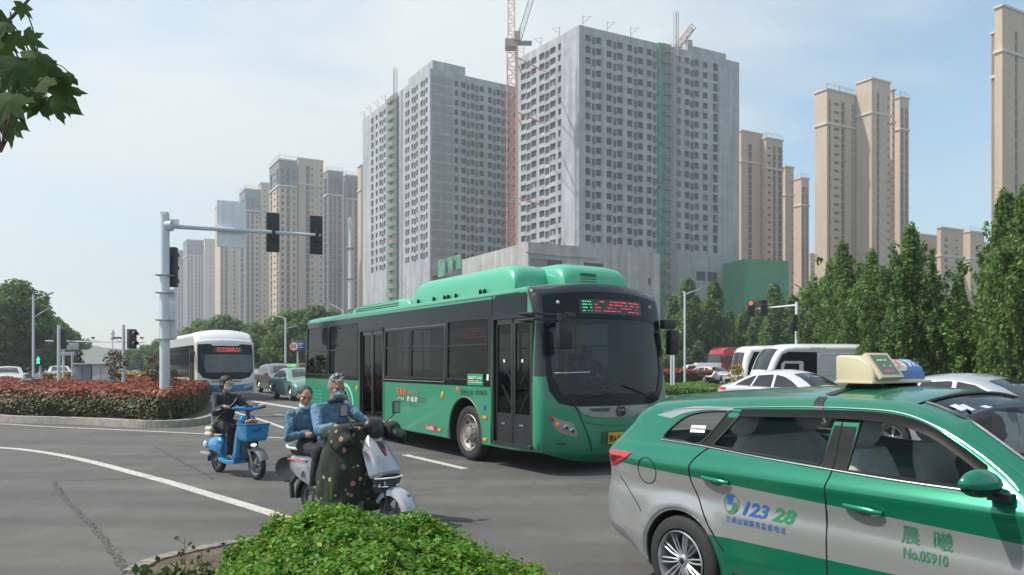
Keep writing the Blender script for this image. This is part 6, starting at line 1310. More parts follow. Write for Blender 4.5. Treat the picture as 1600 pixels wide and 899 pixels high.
q = MB(); rg = [[Vector((x+a*dx, b*dy, z)) for a, b in ((-1, -1), (1, -1), (1, 1), (-1, 1))] for z, x, dx, dy in ((.56, 1.03, .10, .15), (.60, 1.03, .13, .17), (.78, 1.04, .145, .185), (.80, 1.04, .15, .19))]; q.loft(rg); bk = q.build('front_basket', M_SB, SC, smooth=30, bevel=.018)
q = MB(); q.box((1.04, 0, .81), (.31, .39, .02)); q.build('basket_lid', paint('scooter_blue_dark', (.008, .16, .36)), bk, bevel=.006); q = MB(); q.box((1.192, -.05, .72), (.004, .14, .012)); q.box((1.192, .02, .75), (.004, .05, .02)); q.build('basket_decal', mat('deep_blue_print', (.01, .05, .2), .5), bk, smooth=0)
q = MB(); rg = [[Vector((x+a*.06, b*hw, z)) for a, b in ((-1, -1), (1, -.7), (1, .7), (-1, 1))] for z, x, hw in ((.30, .95, .09), (.42, .98, .11), (.56, .99, .12))]; q.loft(rg); q.build('front_panel', M_BLK, SC, bevel=.01)
q = MB(); q.ell((1.055, 0, .50), (.02, .05, .028), 14, 8); q.build('headlamp', mat('lit_headlamp', (.85, .87, .85), .2, emit=.6, var=0), SC)
q = MB()
for s_ in (-1, 1): q.tube([(1.15, s_*.07, .21), (1.06, s_*.07, .40), (.97, s_*.06, .52)], .018, 8)
q.build('front_fork', M_SGR, SC)
q = MB(); q.loft([[Vector((1.15+(.245+o)*math.cos(a), y, .21+(.245+o)*math.sin(a))) for y, o in ((-.075, -.03), (-.05, .012), (0, .022), (.05, .012), (.075, -.03))] for a in np.linspace(PI*.95, PI*.12, 14)], 0, False, False); q.build('front_mudguard', M_SGR, SC)
q = MB(); q.tube([(.90, 0, .88), (.87, 0, 1.0)], .03, 10); q.tube([(.82, -.33, 1.04), (.86, -.2, 1.02), (.88, 0, 1.0), (.86, .2, 1.02), (.82, .33, 1.04)], .014, 8); hb_ = q.build('handlebar', M_BLK, SC)
q = MB(); q.loft([[Vector((x+.05*math.cos(a)*s_, y, 1.02+.02*(abs(y)/.2)+.033*math.sin(a)*s_)) for a in np.linspace(0, 2*PI, 12, endpoint=False)] for y, x, s_ in ((-.22, .86, .6), (-.12, .88, .9), (0, .90, 1.25), (.12, .88, .9), (.22, .86, .6))]); q.build('handlebar_cover', M_SB, hb_, smooth=60)
q = MB(); q.box((.90, 0, 1.068), (.07, .13, .012)); q.build('meter', M_GLD, hb_, bevel=.004)
sfx = blob('bunch_of_flowers', [((1.0, -.08, .84), .03, (1.02, .06, .85), .028), ((1.03, -.03, .86), .025, (.98, .03, .87), .02)], .01, mat('orange_package', (.55, .22, .05), .6, var=.3, vs=30), None) ; 
sfx.name = 'package'; tag(sfx, 'small orange package on the blue scooter basket lid', 'package'); sfx.location = Lc; sfx.rotation_euler = (0, 0, rz)
def figure(label, loc, rz, J, cols, k=1.0, face=True, hair='short', skin=None, group=None, hands=True, hk=1.0, vox=.0075, fem=True):
    """J: pelvis, chest, neck, head, headM, sh(2), el(2), ha(2), hip(2), kn(2), an(2), toe(2)"""
    sk = skin or M_SKIN; V_ = lambda p: Vector(p); sg = []; el = list(head_parts(J['head'], J['M'], hk))
    hd = V_(J['head']); sg.append((V_(J['neck']), .052, hd+J['M']@Vector((-.015, 0, -.05)), .050)); sg.append((V_(J['pelvis']), .11, V_(J['chest']), .105)); sg.append((V_(J['chest']), .10, V_(J['neck']), .055))
    for s_ in (0, 1):
        sh_, e_, h_ = (V_(J[a][s_]) for a in ('sh', 'el', 'ha')); d = J.get('hd', Vector((1, 0, 0)))
        if hands: hs, he, wr_ = hand(h_, d, -1 if s_ == 0 else 1, J.get('bar', Vector((0, 1, 0)))); sg += hs; el += he
        else: wr_ = h_
        sg += [(V_(J['chest'])+Vector((0, 0, .05)), .06, sh_, .055), (sh_, .05, e_, .038), (e_, .036, wr_, .025), (wr_, .025, wr_+(h_-wr_)*.4, .024)]
        sg += [(V_(J['pelvis']), .09, V_(J['hip'][s_]), .08), (V_(J['hip'][s_]), .075, V_(J['kn'][s_]), .052), (V_(J['kn'][s_]), .05, V_(J['an'][s_]), .034), (V_(J['an'][s_]), .034, V_(J['toe'][s_]), .028)]
    o = blob('person', sg, vox, sk, None, 3, el); o.location = loc; o.rotation_euler = (0, 0, rz); tag(o, label, 'person', group)
    top, bot, shoe = cols
    s2 = [(V_(J['chest'])+Vector((0, 0, -.02)), .135, V_(J['pelvis'])+Vector((0, 0, .02)), .125), (V_(J['neck'])+Vector((0, 0, -.03)), .068, V_(J['chest']), .11)]
    for s_ in (0, 1):
        sh_, e_, h_ = (V_(J[a][s_]) for a in ('sh', 'el', 'ha')); d = J.get('hd', Vector((1, 0, 0))); wr_ = h_-d*.075+Vector((0, 0, .022)) if hands else h_
        c_ = V_(J['chest'])+(sh_-V_(J['chest']))*.55; s2 += [(c_, .085, sh_, .066), (V_(J['neck'])+Vector((0, 0, -.05)), .05, sh_, .055), (sh_, .066, e_, .053), (e_, .054, e_+(wr_-e_)*.93, .038), (c_+Vector((0, 0, -.10)), .09, V_(J['pelvis'])+Vector((0, (-1 if s_ == 0 else 1)*.04, .03)), .09)]
    jk = blob('jacket', s2, .010, top, o, 3, wr=.011, wf=14)
    s3 = [(V_(J['pelvis']), .125, V_(J['pelvis'])+Vector((0, 0, .05)), .115)]
    for s_ in (0, 1): s3 += [(V_(J['pelvis']), .10, V_(J['hip'][s_]), .10), (V_(J['hip'][s_]), .092, V_(J['kn'][s_]), .068), (V_(J['kn'][s_]), .068, V_(J['an'][s_])+(V_(J['kn'][s_])-V_(J['an'][s_]))*.08, .050)]
    blob('trousers', s3, .011, bot, o, 3, wr=.008, wf=13)
    for s_ in (0, 1):
        a, t_ = V_(J['an'][s_]), V_(J['toe'][s_]); bb = (t_-a).normalized(); blob('shoe', [(a+Vector((0, 0, -.01)), .042, t_, .036), (a-bb*.04+Vector((0, 0, -.035)), .032, t_+Vector((0, 0, -.012)), .032)], .009, shoe, o, 2)
    if face: face_bits(o, J['head'], J['M'], hk, **(face if isinstance(face, dict) else {}))
    return o, jk
M_BLKJ = mat('black_jacket', (.018, .020, .026), .7, var=.3, vs=8, bump=.3, bs=14); M_BLKT = mat('black_trousers', (.014, .015, .018), .8, var=.3, vs=7, bump=.3, bs=12); M_SHOE = mat('dark_shoe', (.03, .03, .032), .5, var=.3)
Mh = fmat(8, 4, 0)
J = dict(pelvis=(.16, 0, .80), chest=(.17, 0, 1.07), neck=(.21, 0, 1.24), head=(.245, 0, 1.385), M=Mh, sh=((.19, -.165, 1.17), (.19, .165, 1.17)), el=((.42, -.27, .96), (.44, .25, .99)), ha=((.80, -.285, 1.045), (.80, .285, 1.045)),
    hip=((.18, -.085, .76), (.18, .085, .76)), kn=((.58, -.10, .72), (.57, .10, .73)), an=((.50, -.10, .31), (.52, .09, .31)), toe=((.64, -.11, .275), (.66, .09, .275)))
w1_, jk = figure('woman in black with glasses, pale face mask and white shoulder strap riding the blue scooter', Lc, rz, J, (M_BLKJ, M_BLKT, M_SHOE), face={'mouth': False}, hk=.97)
hc = Vector(J['head']); HL = lambda x, y, z, M=Mh, c=hc: c+M@Vector((x, y, z))
blob('hair', [], .009, M_HAIRB, w1_, 3, [(HL(-.026, 0, .045), (.100, .087, .083), Mh), (HL(-.05, 0, -.02), (.072, .082, .085), Mh), (HL(-.055, 0, -.10), (.05, .06, .07), Mh)])
blob('face_mask', [], .007, mat('pale_face_cover', (.60, .57, .54), .7, var=.06), w1_, 3, [(HL(.040, 0, -.045), (.056, .064, .062), Mh), (HL(.060, 0, -.02), (.046, .045, .03), Mh), (HL(.045, 0, .025), (.046, .058, .020), Mh)])
q = MB()
for s_ in (-1, 1): q.tube([HL(.108+0*math.cos(a), s_*.032+.026*math.cos(a), .002+.016*math.sin(a)) for a in np.linspace(0, 2*PI, 14)], .004, 5)
q.tube([HL(.11, -.01, .004), HL(.112, .01, .004)], .004, 5)
for s_ in (-1, 1): q.tube([HL(.106, s_*.056, .006), HL(.0, s_*.082, .008)], .0035, 5)
q.build('glasses', mat('glasses_frame', (.015, .012, .012), .3), w1_)
q = MB(); stp = CR([(.30, .13, 1.16), (.335, .05, 1.08), (.32, -.06, .98), (.27, -.16, .88), (.20, -.215, .76), (.17, -.225, .68)], 5); q.loft([[Vector(p)+Vector((.0, .016, .012)), Vector(p)+Vector((0, -.016, -.012)), Vector(p)+Vector((.006, -.016, -.012)), Vector(p)+Vector((.006, .016, .012))] for p in stp], 0)
q.tube([(.155+.0*z, -.19, z) for z in (.9, .8, .7)], .008, 5)
BAG = thing('shoulder_bag', 'beige shoulder bag hanging on a white strap at the blue scooter rider\'s side', 'bag', Lc, rz); q.build('strap', mat('white_strap', (.62, .60, .56), .6, var=.05), BAG)
blob('bag_body', [((.10, -.235, .70), .04, (.22, -.235, .70), .04), ((.10, -.235, .62), .045, (.22, -.235, .62), .045)], .01, mat('beige_canvas', (.52, .46, .36), .7, var=.1, vs=9), BAG)
q = MB(); 
for s_ in (-1, 1): q.tube(CR([(.23, s_*.205, 1.16), (.30, s_*.245, 1.07), (.43, s_*.30, .985), (.58, s_*.325, 1.01), (.69, s_*.32, 1.03)], 4), .0045, 4)
q.build('sleeve_piping', mat('white_piping', (.6, .6, .6), .6), jk)
# ------------------------------------------------ silver scooter with the couple
M_SIL = paint('scooter_silver', (.40, .42, .44), .28, .4)
Lc2, rz2 = place((-2.17, 8.5), (.785, -.62)); S2 = thing('electric_scooter', 'large silver and black electric scooter carrying the man and the woman in blue', 'scooter', Lc2, rz2)
swheel(S2, -.02, .22, .11, M_SGR); swheel(S2, 1.32, .215, .11, M_SGR)
q = MB(); rg = []     # front shield
for z, x, hw, dx in ((.585, 1.20, .19, .04), (.62, 1.20, .215, .055), (.72, 1.14, .20, .06), (.85, 1.05, .165, .06), (.95, .98, .13, .05), (1.0, .94, .09, .04)): rg.append([Vector((x-dx, -hw, z-.03)), Vector((x+.03, -hw*.8, z)), Vector((x+dx, -hw*.25, z+.02)), Vector((x+dx, hw*.25, z+.02)), Vector((x+.03, hw*.8, z)), Vector((x-dx, hw, z-.03))])
q.loft(rg); fsh = q.build('front_shield', M_SIL, S2, smooth=35, bevel=.012)
q = MB(); q.loft([[Vector((x, -hw, z)), Vector((x, hw, z)), Vector((x+.012, hw, z+.004)), Vector((x+.012, -hw, z+.004))] for z, x, hw in ((.78, 1.162, .012), (.85, 1.118, .036), (.93, 1.055, .045))]); q.build('shield_inlay', M_BLK, fsh, bevel=.003)
q = MB(); q.loft([[Vector((x+.013, -hw, z)), Vector((x+.013, hw, z)), Vector((x+.02, hw, z)), Vector((x+.02, -hw, z))] for z, x, hw in ((.79, 1.158, .006), (.86, 1.112, .020))]); q.build('red_inlay', mat('dark_red_print', (.30, .01, .04), .4), fsh); q = MB(); q.tube([(1.085, .022*math.cos(a), .905+.018*math.sin(a)) for a in np.linspace(0, 2*PI, 16)], .004, 5); q.build('round_emblem', M_CHROME, fsh)
q = MB(); rg = [[Vector((x-.05, -hw, z)), Vector((x+.04, -hw*.75, z)), Vector((x+.07, 0, z)), Vector((x+.04, hw*.75, z)), Vector((x-.05, hw, z))] for z, x, hw in ((.40, 1.15, .12), (.47, 1.20, .165), (.575, 1.22, .195))]; q.loft(rg); hp_ = q.build('headlamp_housing', mat('smoked_lamp', (.03, .035, .04), .12, coat=.8), S2, smooth=35, bevel=.01)
q = MB(); q.tube([(1.20, -.185, .57), (1.268, -.14, .572), (1.295, 0, .57), (1.268, .14, .572), (1.20, .185, .57)], .008, 5)
q.tube([(1.235, -.13, .53), (1.222, -.15, .485), (1.27, -.06, .48)], .006, 5); q.tube([(1.235, .13, .53), (1.222, .15, .485), (1.27, .06, .48)], .006, 5); q.build('light_strip', mat('lit_strip', (.7, .74, .74), .3, emit=.25), hp_)
write('lettering', 'E', .05, lambda a, b_: Vector((1.262, -.11+a, .50+b_)), M_WTP, hp_, bold=.03)
q = MB(); q.loft([[Vector((1.32+(.24+o)*math.cos(a), y, .215+(.24+o)*math.sin(a))) for y, o in ((-.095, -.06), (-.08, -.005), (-.03, .022), (.03, .022), (.08, -.005), (.095, -.06))] for a in np.linspace(PI*.86, PI*.06, 16)], 0, False, False); q.build('front_mudguard', M_SIL, S2)
write('mudguard_lettering', '雅', .05, lambda a, b_: Vector((1.32+.265*math.cos(.85-b_*3), -.02+a, .215+.265*math.sin(.85-b_*3))), M_INK, S2)
q = MB()
for s_ in (-1, 1): q.tube([(1.32, s_*.085, .24), (1.22, s_*.08, .48)], .02, 8)
q.build('front_fork', M_BLK, S2)
q = MB(); q.loft([[Vector((x, b_*hw, z+a*.04)) for a, b_ in ((-1, -1), (1, -1), (1, 1), (-1, 1))] for x, hw, z in ((.15, .17, .28), (.6, .18, .25), (1.0, .16, .27))]); q.build('foot_board', M_BLK, S2, bevel=.015)
q = MB(); rg = []
for x, hw, z0, z1 in ((-.42, .05, .56, .66), (-.34, .11, .48, .70), (-.15, .15, .40, .74), (.08, .17, .33, .76), (.28, .15, .28, .72), (.38, .12, .28, .60)): rg.append([Vector((x, hw*math.copysign(abs(math.cos(a))**.6, math.cos(a)), (z0+z1)/2+(z1-z0)/2*math.copysign(abs(math.sin(a))**.7, math.sin(a)))) for a in np.linspace(0, 2*PI, 18, endpoint=False)])
q.loft(rg); rb = q.build('rear_body', M_SIL, S2, smooth=60)
q = MB(); q.tube([(-.36, -.118, .645), (-.15, -.158, .66), (.05, -.175, .655)], .012, 5); q.build('tail_light_strip', M_LAMPR, rb); write('badge_number', '8', .10, lambda a, b_: Vector((-.04+a, -.177, .47+b_)), M_INK, rb, bold=.04, shear=.2); write('badge_number', 'S', .045, lambda a, b_: Vector((-.13+a, -.168, .54+b_)), M_INK, rb, shear=.4)
q = MB(); q.loft([[Vector((-.02+(.27+o)*math.cos(a), y, .23+(.27+o)*math.sin(a))) for y, o in ((-.09, -.05), (-.07, 0), (0, .02), (.07, 0), (.09, -.05))] for a in np.linspace(PI*1.05, PI*.35, 12)], 0, False, False); q.tube([(-.3, -.1, .2), (-.35, -.08, .36), (-.3, 0, .5)], .03, 6); q.build('rear_mudguard', M_BLK, S2)
q = MB(); q.lathe([(.14, -.07), (.165, -.04), (.17, 0), (.165, .04), (.14, .07), (.09, .06), (.001, .05), (.001, -.05), (.09, -.06), (.14, -.07)], (0, 0, 0), 'Y', 24); o = q.build('tail_bin', mat('tail_black', (.03, .028, .03), .35, coat=.3), S2); o.location = (-.50, .0, .52); o.rotation_euler = (0, R(20), R(25))
q = MB(); q.tube([(.0, -.17, .78), (-.25, -.19, .79), (-.38, -.12, .80), (-.40, 0, .80), (-.38, .12, .80), (-.25, .19, .79), (0, .17, .78)], .018, 8); q.build('grab_rail', mat('pale_rail', (.62, .62, .6), .35, metal=.3), S2)
blob('seat', [((-.28, 0, .775), .09, (.42, 0, .74), .08), ((-.25, .08, .77), .08, (.25, .07, .75), .08), ((-.25, -.08, .77), .08, (.25, -.07, .75), .08)], .014, mat('seat_vinyl', (.02, .02, .022), .5), S2)
q = MB(); q.tube([(.98, 0, .98), (.93, 0, 1.08)], .04, 10); q.tube([(.80, -.36, 1.06), (.88, -.22, 1.06), (.93, 0, 1.08), (.88, .22, 1.06), (.80, .36, 1.06)], .016, 8); hb2 = q.build('handlebar', M_BLK, S2)
blob('dashboard_cover', [], .010, M_BLK, hb2, 3, [((.98, 0, 1.09), (.09, .13, .085), fmat(0, 30, 0)), ((1.03, 0, 1.02), (.05, .09, .08), fmat(0, 30, 0)), ((.98, 0, 1.15), (.05, .09, .03), fmat(0, 30, 0))])
write('cover_mark', '7', .045, lambda a, b_: Vector((1.083-b_*.5, -.01+a, 1.085+b_)), mat('grey_print', (.25, .25, .25), .6), hb2)
for s_ in (-1, 1):
    q = MB(); q.tube(CR([(.88, s_*.20, 1.08), (.92, s_*.30, 1.16), (.93, s_*.36, 1.22)], 4), .006, 5); mr_ = q.build('mirror_stem', M_BLK, hb2)
    q = MB(); q.box((0, 0, 0), (.02, .11, .135)); o = q.build('mirror', M_BLK, mr_, bevel=.009); o.location = (.93, s_*.37, 1.27); q = MB(); q.face([(-.0115, -.043, -.055), (-.0115, .043, -.055), (-.0115, .043, .055), (-.0115, -.043, .055)]); q.face([(.0115, -.043, -.055), (.0115, .043, -.055), (.0115, .043, .055), (.0115, -.043, .055)]); q.build('mirror_glass', mat('mirror_grey', (.30, .33, .34), .2, metal=.3, var=.1), o, smooth=0)
def floral():
    m = mat('camouflage_cloth', (.008, .013, .011), .85, col2=(.022, .036, .022), vs=5, bump=.3, bs=14); n = m.node_tree; b = n.nodes['Principled BSDF']; src = b.inputs['Base Color'].links[0].from_socket; LK = n.links.new
    t = n.nodes.new('ShaderNodeTexCoord'); v = n.nodes.new('ShaderNodeTexVoronoi'); v.inputs['Scale'].default_value = 12; v.inputs['Randomness'].default_value = .95; LK(t.outputs['Object'], v.inputs['Vector'])
    z = n.nodes.new('ShaderNodeTexNoise'); z.inputs['Scale'].default_value = 32; LK(t.outputs['Object'], z.inputs['Vector']); a = n.nodes.new('ShaderNodeMath'); a.operation = 'MULTIPLY_ADD'; a.inputs[1].default_value = .26; LK(z.outputs['Fac'], a.inputs[0]); LK(v.outputs['Distance'], a.inputs[2])
    # random per-flower size
    sp_ = n.nodes.new('ShaderNodeSeparateColor'); LK(v.outputs['Color'], sp_.inputs[0]); th = n.nodes.new('ShaderNodeMath'); th.operation = 'MULTIPLY_ADD'; th.inputs[1].default_value = .30; th.inputs[2].default_value = .20; LK(sp_.outputs[0], th.inputs[0])
    lt = n.nodes.new('ShaderNodeMath'); lt.operation = 'LESS_THAN'; LK(a.outputs[0], lt.inputs[0]); LK(th.outputs[0], lt.inputs[1])
    cr = n.nodes.new('ShaderNodeValToRGB'); cr.color_ramp.interpolation = 'CONSTANT'; e = cr.color_ramp.elements; e[0].color = (.36, .14, .13, 1); e[1].position = .3; e[1].color = (.46, .42, .36, 1); q = e.new(.6); q.color = (.12, .12, .09, 1); q = e.new(.8); q.color = (.40, .22, .14, 1); LK(sp_.outputs[1], cr.inputs[0])
    mx = n.nodes.new('ShaderNodeMix'); mx.data_type = 'RGBA'; LK(lt.outputs[0], mx.inputs['Factor']); LK(src, mx.inputs['A']); LK(cr.outputs[0], mx.inputs['B']); LK(mx.outputs['Result'], b.inputs['Base Color']); return m
M_FLO = floral()
def sheet(rows, th=.012):
    """cloth from rows of points, folded and given thickness"""
    q = MB(); n = len(rows[0]); q.loft(rows, 0, False, False); return q
rows = []
for i in range(22):
    k = i/21; z = 1.06-.88*k; row = []
    for j in range(41):
        u = j/40; ang = R(-150+300*u); fold = (.018*math.sin(u*30+math.sin(k*5)*1.6)+.010*math.sin(u*53+k*9))*(.35+k); rx = .33+.07*math.sin(k*PI*.9)+fold; ry = .27+.09*math.sin(min(1, k*1.6)*PI/2)+fold
        cx_ = .63-.05*k; row.append(Vector((cx_+rx*math.cos(ang)*(.95 if math.cos(ang) > 0 else .75), ry*math.sin(ang), z+(.03*math.cos(ang) if k < .2 else 0)-(.05*(1-k))*(math.cos(ang) < -.3))))
    rows.append(row)
q = sheet(rows); ap = q.build('leg_blanket', M_FLO, None, smooth=80, fix=False); sm2 = ap.modifiers.new('t', 'SOLIDIFY'); sm2.thickness = .014
ap.location = Lc2; ap.rotation_euler = (0, 0, rz2); tag(ap, 'dark floral camouflage riding blanket with muffs hung over the silver scooter\'s handlebar', 'riding blanket')
for s_ in (-1, 1): blob('handlebar_muff', [((.66, s_*.34, 1.02), .075, (.88, s_*.36, 1.02), .10), ((.88, s_*.36, 1.0), .10, (1.02, s_*.38, .96), .055), ((.72, s_*.30, 1.03), .08, (.84, s_*.16, 1.05), .05), ((.86, s_*.42, .96), .075, (.96, s_*.45, .90), .04)], .013, M_FLO, ap, 4)
blob('blanket_collar', [((.55, -.26, 1.04), .055, (.80, -.10, 1.07), .05), ((.80, -.10, 1.07), .05, (.80, .10, 1.07), .05), ((.80, .10, 1.07), .05, (.55, .26, 1.04), .055)], .013, M_FLO, ap, 4)
M_DEN = mat('blue_work_jacket', (.10, .20, .30), .85, var=.2, vs=4, bump=1.0, bs=11, stretch=(1, 1, .45)); M_DEN2 = mat('dusty_blue_jacket', (.08, .165, .25), .85, var=.2, vs=4, bump=1.0, bs=11, stretch=(1, 1, .45)); M_DTR = mat('dark_trousers', (.02, .022, .027), .85, var=.3, vs=7)
Mm = fmat(-12, 10, 0)
J = dict(pelvis=(.24, .0, .86), chest=(.27, .0, 1.15), neck=(.33, 0, 1.34), head=(.375, 0, 1.475), M=Mm, sh=((.28, -.205, 1.25), (.29, .205, 1.25)), el=((.48, -.33, 1.03), (.52, .33, 1.06)), ha=((.80, -.32, 1.075), (.80, .32, 1.075)),
    hip=((.27, -.10, .82), (.27, .10, .82)), kn=((.68, -.16, .80), (.68, .16, .80)), an=((.66, -.14, .36), (.66, .14, .36)), toe=((.82, -.15, .33), (.82, .15, .33)))
mn, jm = figure('grey-haired man in blue jacket and blue surgical mask steering the silver scooter', Lc2, rz2, J, (M_DEN, M_DTR, M_SHOE), face={'mouth': False, 'bm_': M_HAIRG}, skin=M_SKIN2, hk=1.04)
hm_ = Vector(J['head']); K = lambda x, y, z: hm_+Mm@Vector((x, y, z))
hairE = [(K(-.030, 0, .058), (.094, .084, .074), Mm), (K(-.055, 0, .01), (.068, .084, .082), Mm)]
rh = random.Random(4); tuft = []
for i in range(40):
    a = rh.uniform(-2.6, 2.6); e_ = rh.uniform(.25, 1.4); d = Vector((-.02+.09*math.cos(e_)*math.cos(a), .08*math.cos(e_)*math.sin(a), .065+.082*math.sin(e_))); p0 = K(*d); p1 = K(*(d+Vector((rh.uniform(-.02, .05), rh.uniform(-.03, .035), rh.uniform(.012, .042))))); tuft.append((p0, .013, p1, .0035))
blob('hair', tuft, .006, M_HAIRG, mn, 2, hairE)
def mask_on(par, L_, M, mt, dz=0, k=1.0):
    rg = []
    for i in range(9):
        u = -1+2*i/8; ring = []
        for j in range(7):
            v = -1+2*j/6; y = u*.062*k; x = (.118-.052*u*u-.030*v*v*(1-.3*u*u)-.008*(v < -.5)-(.0 if v < .5 else .010))*k; ring.append(L_(x, y, (-.045+v*.040*(1-.25*u*u))*k+dz))
        rg.append(ring)
    q = MB(); q.loft(rg, 0, False, False); o = q.build('surgical_mask', mt, par, smooth=70, fix=False)
    q = MB()
    for s_ in (-1, 1):
        for v in (-.02, -.07): q.tube([L_(.066*k, s_*.062*k, v*k+dz), L_(.01, s_*.083*k, -.005+v*.3+dz*.3)], .002, 4)
    q.build('ear_loop', mat('ear_loop_white', (.65, .66, .66), .6), o); return o
M_MSK = mat('mask_blue', (.20, .47, .60), .75, var=.06, vs=20, stretch=(1, 1, 12)); mask_on(mn, K, Mm, M_MSK)
q = MB(); q.tube(CR([(.35+.05*math.cos(a), .085*math.sin(a), 1.335+.012*math.cos(a)) for a in np.linspace(-2.6, 2.6, 12)], 3), .022, 8, flat=1.2); q.build('collar', mat('dark_collar', (.02, .045, .09), .8), jm)
def onj(x, y, z): return Vector((x, y, z))
q = MB(); q.box((.405, .10, 1.17), (.012, .09, .016), .35); q.build('chest_badge', mat('badge_white', (.55, .5, .55), .6), jm); q = MB(); q.box((.408, .13, 1.17), (.012, .035, .012), .35); q.build('chest_badge', mat('badge_red', (.4, .02, .05), .6), jm)
q = MB(); q.tube([(.415, .005, 1.28), (.422, .0, 1.15), (.405, 0, .98)], .004, 4); q.build('front_seam', mat('dark_collar', (.02, .045, .09), .8), jm)
Mw = fmat(-25, 16, -6)
J = dict(pelvis=(-.10, -.02, .87), chest=(-.10, -.07, 1.12), neck=(-.06, -.10, 1.26), head=(-.015, -.135, 1.375), M=Mw, sh=((-.12, -.24, 1.17), (-.05, .10, 1.18)), el=((-.08, -.32, .93), (.06, .26, .98)), ha=((.14, -.20, .95), (.18, .16, .98)),
    hip=((-.06, -.11, .82), (-.06, .10, .82)), kn=((.33, -.22, .78), (.33, .22, .78)), an=((.24, -.22, .40), (.24, .22, .40)), toe=((.38, -.23, .37), (.38, .23, .37)), bar=Vector((.6, .8, 0)), hd=Vector((.8, -.6, 0)))
wm, jw = figure('woman in dusty blue jacket with mask pulled under her chin, riding pillion behind the man', Lc2, rz2, J, (M_DEN2, M_DTR, M_SHOE), skin=M_SKIN, hk=.97)
hw_ = Vector(J['head']); KW = lambda x, y, z: hw_+Mw@Vector((x, y, z))
blob('hair', [], .008, M_HAIRB, wm, 3, [(KW(-.028, 0, .044), (.095, .082, .078), Mw), (KW(-.055, 0, -.015), (.062, .078, .078), Mw), (KW(-.085, 0, -.03), (.035, .04, .04), Mw)])
blob('lowered_mask', [], .007, mat('mask_pale_blue', (.36, .52, .58), .75, var=.06), wm, 3, [(KW(.045, 0, -.105), (.048, .058, .030), Mw), (KW(.02, 0, -.095), (.05, .064, .022), Mw)])
# ------------------------------------------------ drivers seen through glass
def at_local(t, v): m = Matrix.Translation(t.location)@Matrix.Rotation(t.rotation_euler.z, 4, 'Z'); return m@Vector(v)
def driver(t, off, label, top, reach):
    J = dict(pelvis=(.0, 0, 0), chest=(-.06, 0, .30), neck=(-.05, 0, .48), head=(-.02, 0, .62), M=fmat(0, 4, 0), sh=((-.06, -.19, .42), (-.06, .19, .42)), el=((.14, -.26, .22), (.14, .26, .22)), ha=((reach, -.13, .32), (reach, .13, .32)),
        hip=((.02, -.09, -.02), (.02, .09, -.02)), kn=((.42, -.13, .04), (.42, .13, .04)), an=((.55, -.12, -.32), (.55, .12, -.32)), toe=((.66, -.12, -.34), (.66, .12, -.34)))
    o, _ = figure(label, at_local(t, off), t.rotation_euler.z, J, (top, M_BLKT, M_SHOE), hands=False, vox=.014, face={}); blob('hair', [], .012, M_HAIRB, o, 2, [((-.045, 0, .655), (.098, .085, .085))])
driver(BT_, (.93, .62, 1.27), 'driver in light blue shirt behind the windscreen of the green bus', mat('light_blue_shirt', (.22, .34, .46), .8), .42)
driver(T, (1.45, .37, .66), 'taxi driver in dark jacket at the wheel of the near green taxi', mat('driver_dark_jacket', (.04, .045, .05), .8), .36)
# ------------------------------------------------ small distant riders
def rider(loc, rz, label, top, group=None, lean=0):
    J = dict(pelvis=(.15, 0, .82), chest=(.2+lean, 0, 1.08), neck=(.27+lean, 0, 1.25), head=(.31+lean, 0, 1.40), M=fmat(0, 5, 0), sh=((.22+lean, -.18, 1.19), (.22+lean, .18, 1.19)), el=((.42, -.25, .98), (.42, .25, .98)), ha=((.70, -.28, 1.02), (.70, .28, 1.02)),
        hip=((.17, -.09, .78), (.17, .09, .78)), kn=((.56, -.11, .74), (.56, .11, .74)), an=((.50, -.11, .34), (.50, .11, .34)), toe=((.62, -.11, .31), (.62, .11, .31)))
    o, _ = figure(label, loc, rz, J, (top, M_BLKT, M_SHOE), face=False, hands=False, vox=.02, group=group)
    blob('helmet', [], .016, M_HAIRB, o, 2, [((.30+lean, 0, 1.43), (.11, .095, .095))]); return o
def plain_scooter(loc, rz, label, col, group=None):
    t = thing('electric_scooter', label, 'scooter', loc, rz, group); swheel(t, 0, .21, .1, M_SGR); swheel(t, 1.12, .21, .1, M_SGR)
    blob('body', [((-.15, 0, .5), .11, (.2, 0, .55), .12), ((.2, 0, .3), .09, (.75, 0, .27), .09), ((.78, 0, .3), .10, (.86, 0, .85), .10), ((.86, 0, .85), .06, (.80, 0, 1.0), .04), ((.9, 0, .5), .08, (1.1, 0, .42), .07), ((-.1, 0, .68), .08, (.3, 0, .68), .08)], .02, col, t, 3)
    q = MB(); q.tube([(.76, -.3, 1.02), (.84, 0, 1.0), (.76, .3, 1.02)], .018, 6); q.build('handlebar', M_BLK, t); return t
M_WSH = mat('white_shirt', (.60, .61, .62), .8, var=.08); M_GSH = mat('grey_camo_shirt', (.33, .35, .34), .8, col2=(.16, .18, .17), vs=9)
pd = P(1126, 0, 40.5); plain_scooter((pd.x, pd.y, 0), R(150), 'dark scooter ridden away by the person in a white shirt beyond the median', M_SGR); rider((pd.x, pd.y, 0), R(150), 'person in white shirt and dark helmet riding beyond the median hedge', M_WSH, lean=.05)
pd = P(1150, 0, 44); plain_scooter((pd.x, pd.y, 0), R(170), 'dark scooter waiting beside the white van', M_BLK); rider((pd.x, pd.y, 0), R(170), 'person in pale top on a scooter beside the white van', mat('pale_top', (.55, .53, .5), .8))
pd = P(30, 0, 33); plain_scooter((pd.x, pd.y, 0), R(5), 'dark scooter behind the left end of the red hedge', M_SGR); rider((pd.x, pd.y, 0), R(5), 'person in grey patterned shirt riding behind the red hedge at far left', M_GSH, lean=.1)

for o_ in (S2, mn, wm, ap): o_.scale = (.97, .97, .97)
